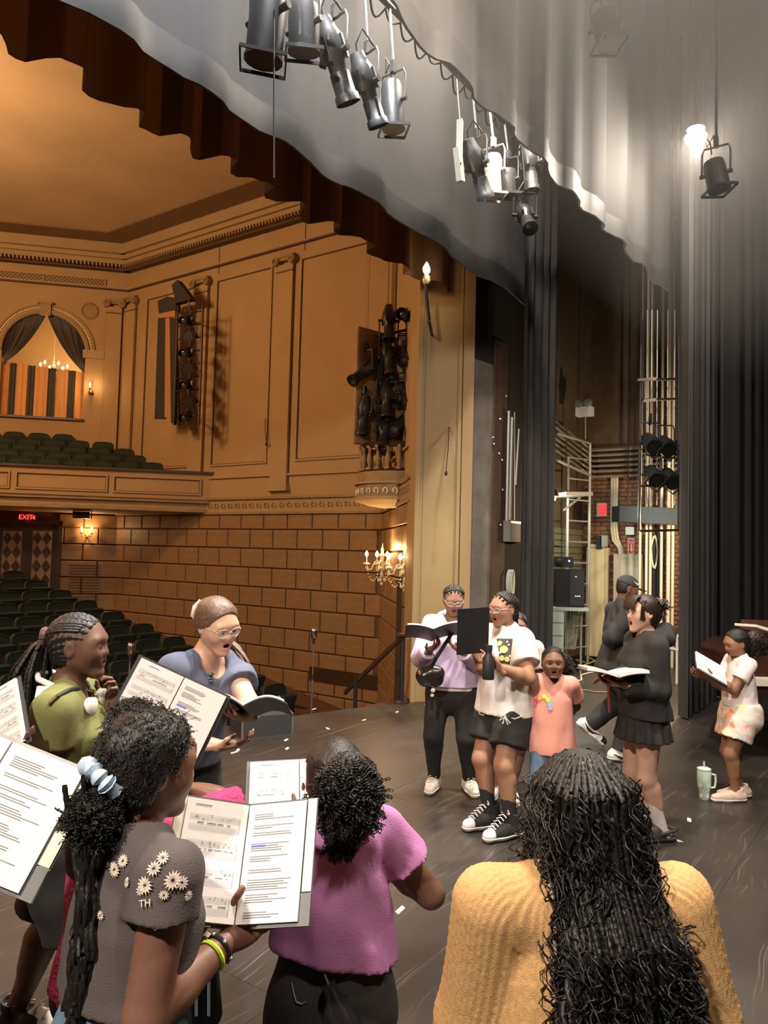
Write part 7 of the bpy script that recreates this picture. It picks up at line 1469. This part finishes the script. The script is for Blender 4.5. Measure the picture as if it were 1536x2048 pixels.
L = [decal_at(P, P.pt, x, y) for x, y in ((585, 1964), (589, 1985), (594, 2003), (604, 2007), (612, 2002))]; L = [h[0]+h[1]*.003 for h in L if h]
if len(L) > 1: MB().tube(L, .0025, 5).build('pocket_piping', M_CHROME, P.o)
q = A_(684, 2040, 1.86); o = empty('black_bottle', V3(q), 'glossy black bottle slung behind the pink girl against her trousers', 'bottle'); ax = nrm_(-cU*.9+cR*.35); MB().lathe(q-ax*.06, [(.018, -.03), (.02, 0), (.034, .02), (.036, .14), (.03, .15)], 16, ax).build('body', mat('glossy_black', (.012, .012, .013), .15), o, True); MB().tube([q-ax*.08, q-ax*.14-cR*.01+cF*.04, q-ax*.2+cF*.05], .004, 5).build('strap', M_BLKPL, o)
# ---------------- daisy shirt girl
sk = (.19, .09, .06)
BC, BRt, BUp = A_(486, 1728, 1.74), nrm_(cR*.98+cU*-.02), nrm_(cU*.72+cF*.62+cR*.22)
p = PX(262, 1.62, 1800); P = person('girl in a grey daisy print T-shirt with a blue scrunchie in the foreground', p, -8, 1.475, sk, hs=.150, bw=1.10, look=(12, -4), eyes='down', shoulder=1.02, bust=.5,
           hands={'R': hold(BC, BRt, BUp, .172, .27, .06, -.50, .70, .55, .010, .15)+(.2, 0, 1), 'L': (A_(352, 1728, 1.80), nrm_(cU*.6+cR*.6), nrm_(cR*.3-cU*.4-cF*.3), .6)}, poles={'R': -cU*1.2-cR*.2-cF*.3, 'L': -cU-cR})
shirt(P, cloth('faded_charcoal_jersey', (.085, .069, .070), noise=.2, nscale=5), .011, .27, -.105, .002, 1.5, .006, 121, 'T-shirt', .012, .004, h=.006); pants(P, M_DENIM, .014, 1.9, .01, .118, .004, 16, 'jeans'); shoes(P, M_WLEA, M_RUB)
hair_cap(P, HB, .045, (.26, .25), .5, -.33, disp=folds(.0018, 3, (90, 160))); fuzz(P, HB, 2600, .022, .0032, .0010, 3, back=(-.1, -.5, -.12)); H = P.Hh
hair_lines(P, HB, 9, (.05, -.1, .5), .8, .008, 'front_twist', y0=.3, seed=2)
c = H(.06, -.48, -.12); puff(P, H(.10, -.50, -.34), (.27, .25, .30)*A3(P.hs), HB, 800, 44, 'curly_ponytail', coil=.005, r=.0013, turns=6, droop=.02)
R = np.random.default_rng(12); L = [braid([c+R.normal(size=3)*.02, H(.14+R.normal()*.06, -.56+R.normal()*.04, -.6), H(.22+R.normal()*.06, -.54+R.normal()*.04, -1.1), H(.25+R.normal()*.05, -.54+R.normal()*.04, -1.55), H(.25+R.normal()*.04, -.54+R.normal()*.03, -1.85-R.uniform(0, .3))], .006, 50, .2, curl=.004, ph=i) for i in range(80)]
strands(L, 'long_tail', HB, P.o, 4)
pts = [H(.06+.20*math.cos(a), -.47-.13*math.sin(a), -.08+.12*math.sin(a)) for a in np.linspace(0, 6.283, 40)]; MB().tube(pts, [.017+.005*math.sin(i*2.3) for i in range(40)], 8).build('scrunchie', cloth('blue_tie_dye', (.26, .40, .62), noise=.6, nscale=30, col2=(.55, .62, .66)), P.o, True)
M_PET = mat('cream_petal', (.66, .56, .47), .9)
for x, y, r, pt in ((233, 1738, .020, 14), (250, 1722, .018, 14), (259, 1765, .013, 12), (293, 1770, .022, 13), (310, 1738, .020, 12), (327, 1718, .018, 12), (345, 1760, .024, 14), (362, 1764, .018, 12), (328, 1789, .013, 12), (160, 1684, .015, 12), (138, 1672, .016, 12), (134, 1698, .011, 10), (166, 1650, .013, 10), (192, 1765, .015, 12), (285, 1780, .014, 10), (190, 1690, .01, 8), (180, 1900, .014, 10), (205, 1830, .012, 10), (374, 1790, .012, 10)): spot(P, P.sh, x, y, r*.72, M_PET, 'daisy_print', petals=pt, sq=1.1, rot=x)
h = decal_at(P, P.sh, 293, 1806)
if h:
    n = h[1]; u = V3(cR)-n*V3(cR).dot(n); u = (u.normalized()+n.cross(u).normalized()*.15).normalized(); w_ = n.cross(u); Mx = Matrix(((u.x, w_.x, n.x, 0), (u.y, w_.y, n.y, 0), (u.z, w_.z, n.z, 0), (0, 0, 0, 1))); Mx.translation = h[0]+n*.006; letters('TH', Mx @ Matrix.Rotation(-math.pi/2, 4, 'X'), 0, 0, 0, .018, M_PET, P.shirt, th=.0008)
o = binder(BC, BRt, BUp, .172, .27, 'big open score with grey cover held by the girl in the daisy shirt', (.36, .30), pages=('music', 'text'), cover=mat('charcoal_cover', (.07, .07, .072), .6), pocket=True, pw=.84, hl=1)
W, E = P.J['wR'], P.J['eR']; d = nrm_(E-W); e1 = nrm_(np.cross(d, Zz)); e2 = np.cross(d, e1)
for t, r, m, nm, lb in ((.045, .030, mat('lime_silicone', (.55, .80, .05), .5), 'wristband', 'lime green wristband on the daisy shirt girl'), (.024, .0285, M_BLKPL, 'wristband', 'black wristband with white marks next to the lime one')):
    c = W+d*t; o = MB().tube([c+(e1*math.cos(a)+e2*math.sin(a))*r for a in np.linspace(0, 6.283, 20)], .0055, 6).build(nm, m, None, True); tagp(o, lb, 'wristband')
    if t < .03: mb = MB(); [mb.ball(c+(e1*math.cos(a)+e2*math.sin(a))*(r+.004), .004, 6, 4) for a in (.3, .8, 2.2, 2.8, 4, 5)]; mb.build('white_mark', M_WHT, o)
L = [decal_at(P, P.pt, x, y) for x, y in ((165, 1960), (168, 1995), (170, 2045))]; L = [h[0]+h[1]*.002 for h in L if h]
if len(L) > 1: MB().tube(L, .003, 5).build('seam', cloth('denim_seam', (.07, .11, .17)), P.o)
q = A_(408, 1975, 1.88); o = empty('crossbody_bag', V3(q), 'black zipped bag hanging in front of the daisy shirt girl', 'bag'); v, f = sdf([cone(q-cU*.06, q+cU*.05, .045, .036, .02, cF, .7)], .005); mesh_np('pouch', v, f, M_BLKC, o)
for dx in (-.01, .02): MB().tube([q+cR*dx-cF*.034+cU*.05, q+cR*dx-cF*.036+cU*.0, q+cR*dx-cF*.036-cU*.045], .004, 5).build('zip', M_CHROME, o)
MB().tube([q+cU*.08, A_(395, 1880, 1.85), A_(365, 1760, 1.80)], .006, 5).build('strap', M_BLKC, o)
# ---------------- tan sweater
sk = (.21, .105, .065)
p = PX(1170, 1.50, 1800); P = person('girl in a camel ribbed sweater with waist long curly braids seen from behind', p, 42, 1.45, sk, hs=.152, bw=1.22, look=(-8, -3), eyes='none', shoulder=1.32, hands={'R': (A_(1370, 2250, 1.6), -cU, -cR, .5), 'L': (A_(975, 2250, 1.6), -cU, cR, .5)}, poles={'R': cR-cF*.6, 'L': -cR-cF*.6})
base_n = A3(P.neckb)
def knit(x, y, z):
    q = np.stack([x-base_n[0], y-base_n[1], z-base_n[2]], 1); s = q@P.R; dpt = q@P.F; u = np.abs(s)-.15
    body = np.sin(2*math.pi*(np.arctan2(s, -dpt)*.16)/.0115); sl = np.sin(2*math.pi*(np.abs(s)*.55+dpt*.9+.25*q[:, 2])/.0125)
    w_ = np.clip((np.abs(s)-.155)/.02, 0, 1); return .0022*(body*(1-w_)+sl*w_)+.003*np.sin(q[:, 2]*14+s*9)
shirt(P, cloth('camel_wool', (.62, .36, .15), bs=500, b=.5, noise=.2, nscale=120), .022, 1.9, .06, .015, 1.18, .0, 131, 'sweater', .022, .012, h=.0045, disp=knit)
nb, U_ = P.neckb, P.U; v, f = sdf([cone(nb-U_*.03, nb+U_*.045, P.rn*1.75, P.rn*1.42, .01)], .0045, clips=[(nb+U_*.05, U_)], disp=lambda x, y, z: .0018*np.sin(np.arctan2(y-nb[1], x-nb[0])*46)); mesh_np('collar', v, f, MATS['camel_wool'], P.o); pants(P, M_BLKC, .012, 1.9, .01); shoes(P, M_WLEA, M_RUB)
H = P.Hh; hair_cap(P, hair_mat((.010, .007, .006), .7), .012, (.28, .2), .4, -.33, name='scalp_hair'); R = np.random.default_rng(77); L = []; C = []
for i in range(130):
    a = R.uniform(-2.2, 2.2); el = R.uniform(.05, 1.25); d0 = np.array([math.sin(a)*math.cos(el), -math.cos(a)*math.cos(el), math.sin(el)]); p0 = np.array([0, -.05, .13])+d0*A3((.345, .44, .375)); out = 1+R.uniform(.04, .14)
    xs = p0[0]*1.1+R.normal()*.03; ys = min(p0[1], .25)
    side_ = np.sign(p0[0]) if abs(p0[0]) > .05 else R.choice([-1, 1]); pts = [H(*p0)]
    w = np.array([d0[0], d0[1], 0]); w = w/(np.linalg.norm(w)+1e-6)
    rim = np.array([w[0]*.362*out, w[1]*.47*out-.05, .02]); 
    if el > .35: mid = np.array([0, -.05, .13])+nrm_(p0*.55+rim*.45-np.array([0, -.05, .13])*0)*0+ (p0*.5+rim*.5-np.array([0, -.05, .13]))*1.22; pts.append(H(*mid))
    ln = R.uniform(1.55, 2.75); sh = .30*R.uniform(.6, 1.3)
    pts += [H(*rim), H(rim[0]*1.05+.03, rim[1]*1.03-.02, -.42), H(rim[0]*1.25+.07, -abs(rim[1])*.6-.42-sh*.2, -.95), H(rim[0]*1.45+.12+R.normal()*.05, -.62-sh*.25, -.42-ln*.6), H(rim[0]*1.5+.16+R.normal()*.08, -.66-sh*.3, -.42-ln)]
    if w[1] > .35: pts = pts[:2]+[H(w[0]*.42, w[1]*.3, -.1), H(w[0]*.46, w[1]*.25, -.6), H(w[0]*.52, .15, -1.15)]
    L.append(braid(pts, .0052, 130, .36, .012, curl=.007, ph=i))
    for _ in range(6): t0 = R.uniform(.2, .75); k0 = int(t0*len(pts)); q0 = pts[min(k0, len(pts)-2)]; q1 = pts[-1]; n_ = 34; t = np.linspace(0, 1, n_); c_ = q0+(q1-q0)*t[:, None]*R.uniform(.5, 1.05); rad = R.uniform(.006, .017); ph = R.uniform(0, 6); c_ = c_+rad*np.stack([np.cos(t*R.uniform(25, 45)+ph), np.sin(t*38+ph), .4*np.sin(t*30)], 1)+R.normal(size=3)*.012; C.append((c_, .0017*R.uniform(.7, 1.3)))
br = strands(L, 'braid', hair_mat((.007, .0055, .005), .5), P.o, 6); strands(C, 'loose_curl', hair_mat((.008, .006, .0055), .5), br, 4)
MB().ball(H(-.37, -.02, -.18), .010, 8, 6).build('earring', M_WHT, P.o)
# ---------------- off-frame singers whose scores reach into the picture
p = PX(-115, 2.5); P = person('singer at the picture edge whose dark hand holds the far score', p, -30, 1.5, (.11, .055, .04), eyes='none', hands={'R': (A_(-10, 1500, 2.46), cR*.9+cU*.2, cU*.6, .5), 'L': (A_(-60, 1450, 2.6), cR*.6+cU*.6, cR*.4, .5)}); shirt(P, M_BLKC, .014); pants(P, M_BLKC); hair_cap(P, HB); shoes(P, M_BLKPL, M_BSOLE)
binder(A_(-30, 1462, 2.5), nrm_(cR*.82+cU*.42), nrm_(cU*.8-cR*.25+cF*.5), .16, .24, 'pink tinted score page at the picture edge behind the long braids', (0, .1), pages='music', cover=mat('dark_binder', (.04, .04, .042), .5))
p = PX(-185, 1.75); P = person('singer outside the picture holding the large near score', p, -20, 1.6, (.2, .1, .07), eyes='none', hands={'R': (A_(-110, 1800, 1.6), cR*.8+cU*.5, cF*.6+cU*.3, .6), 'L': (A_(-120, 1640, 1.75), cR*.7+cU*.6, cR*.4, .5)}); shirt(P, M_BLKC, .014); pants(P, M_BLKC); hair_cap(P, HB); shoes(P, M_BLKPL, M_BSOLE)
binder(A_(-42, 1600, 1.62), nrm_(cR*.93-cU*.38), nrm_(cU*.72+cR*.40+cF*.5), .205, .27, 'large white score with a cream edge entering from the picture border', (.1, .05), pages='text', cover=mat('grey_cover', (.3, .29, .27), .6), pocket=True, pw=.84)
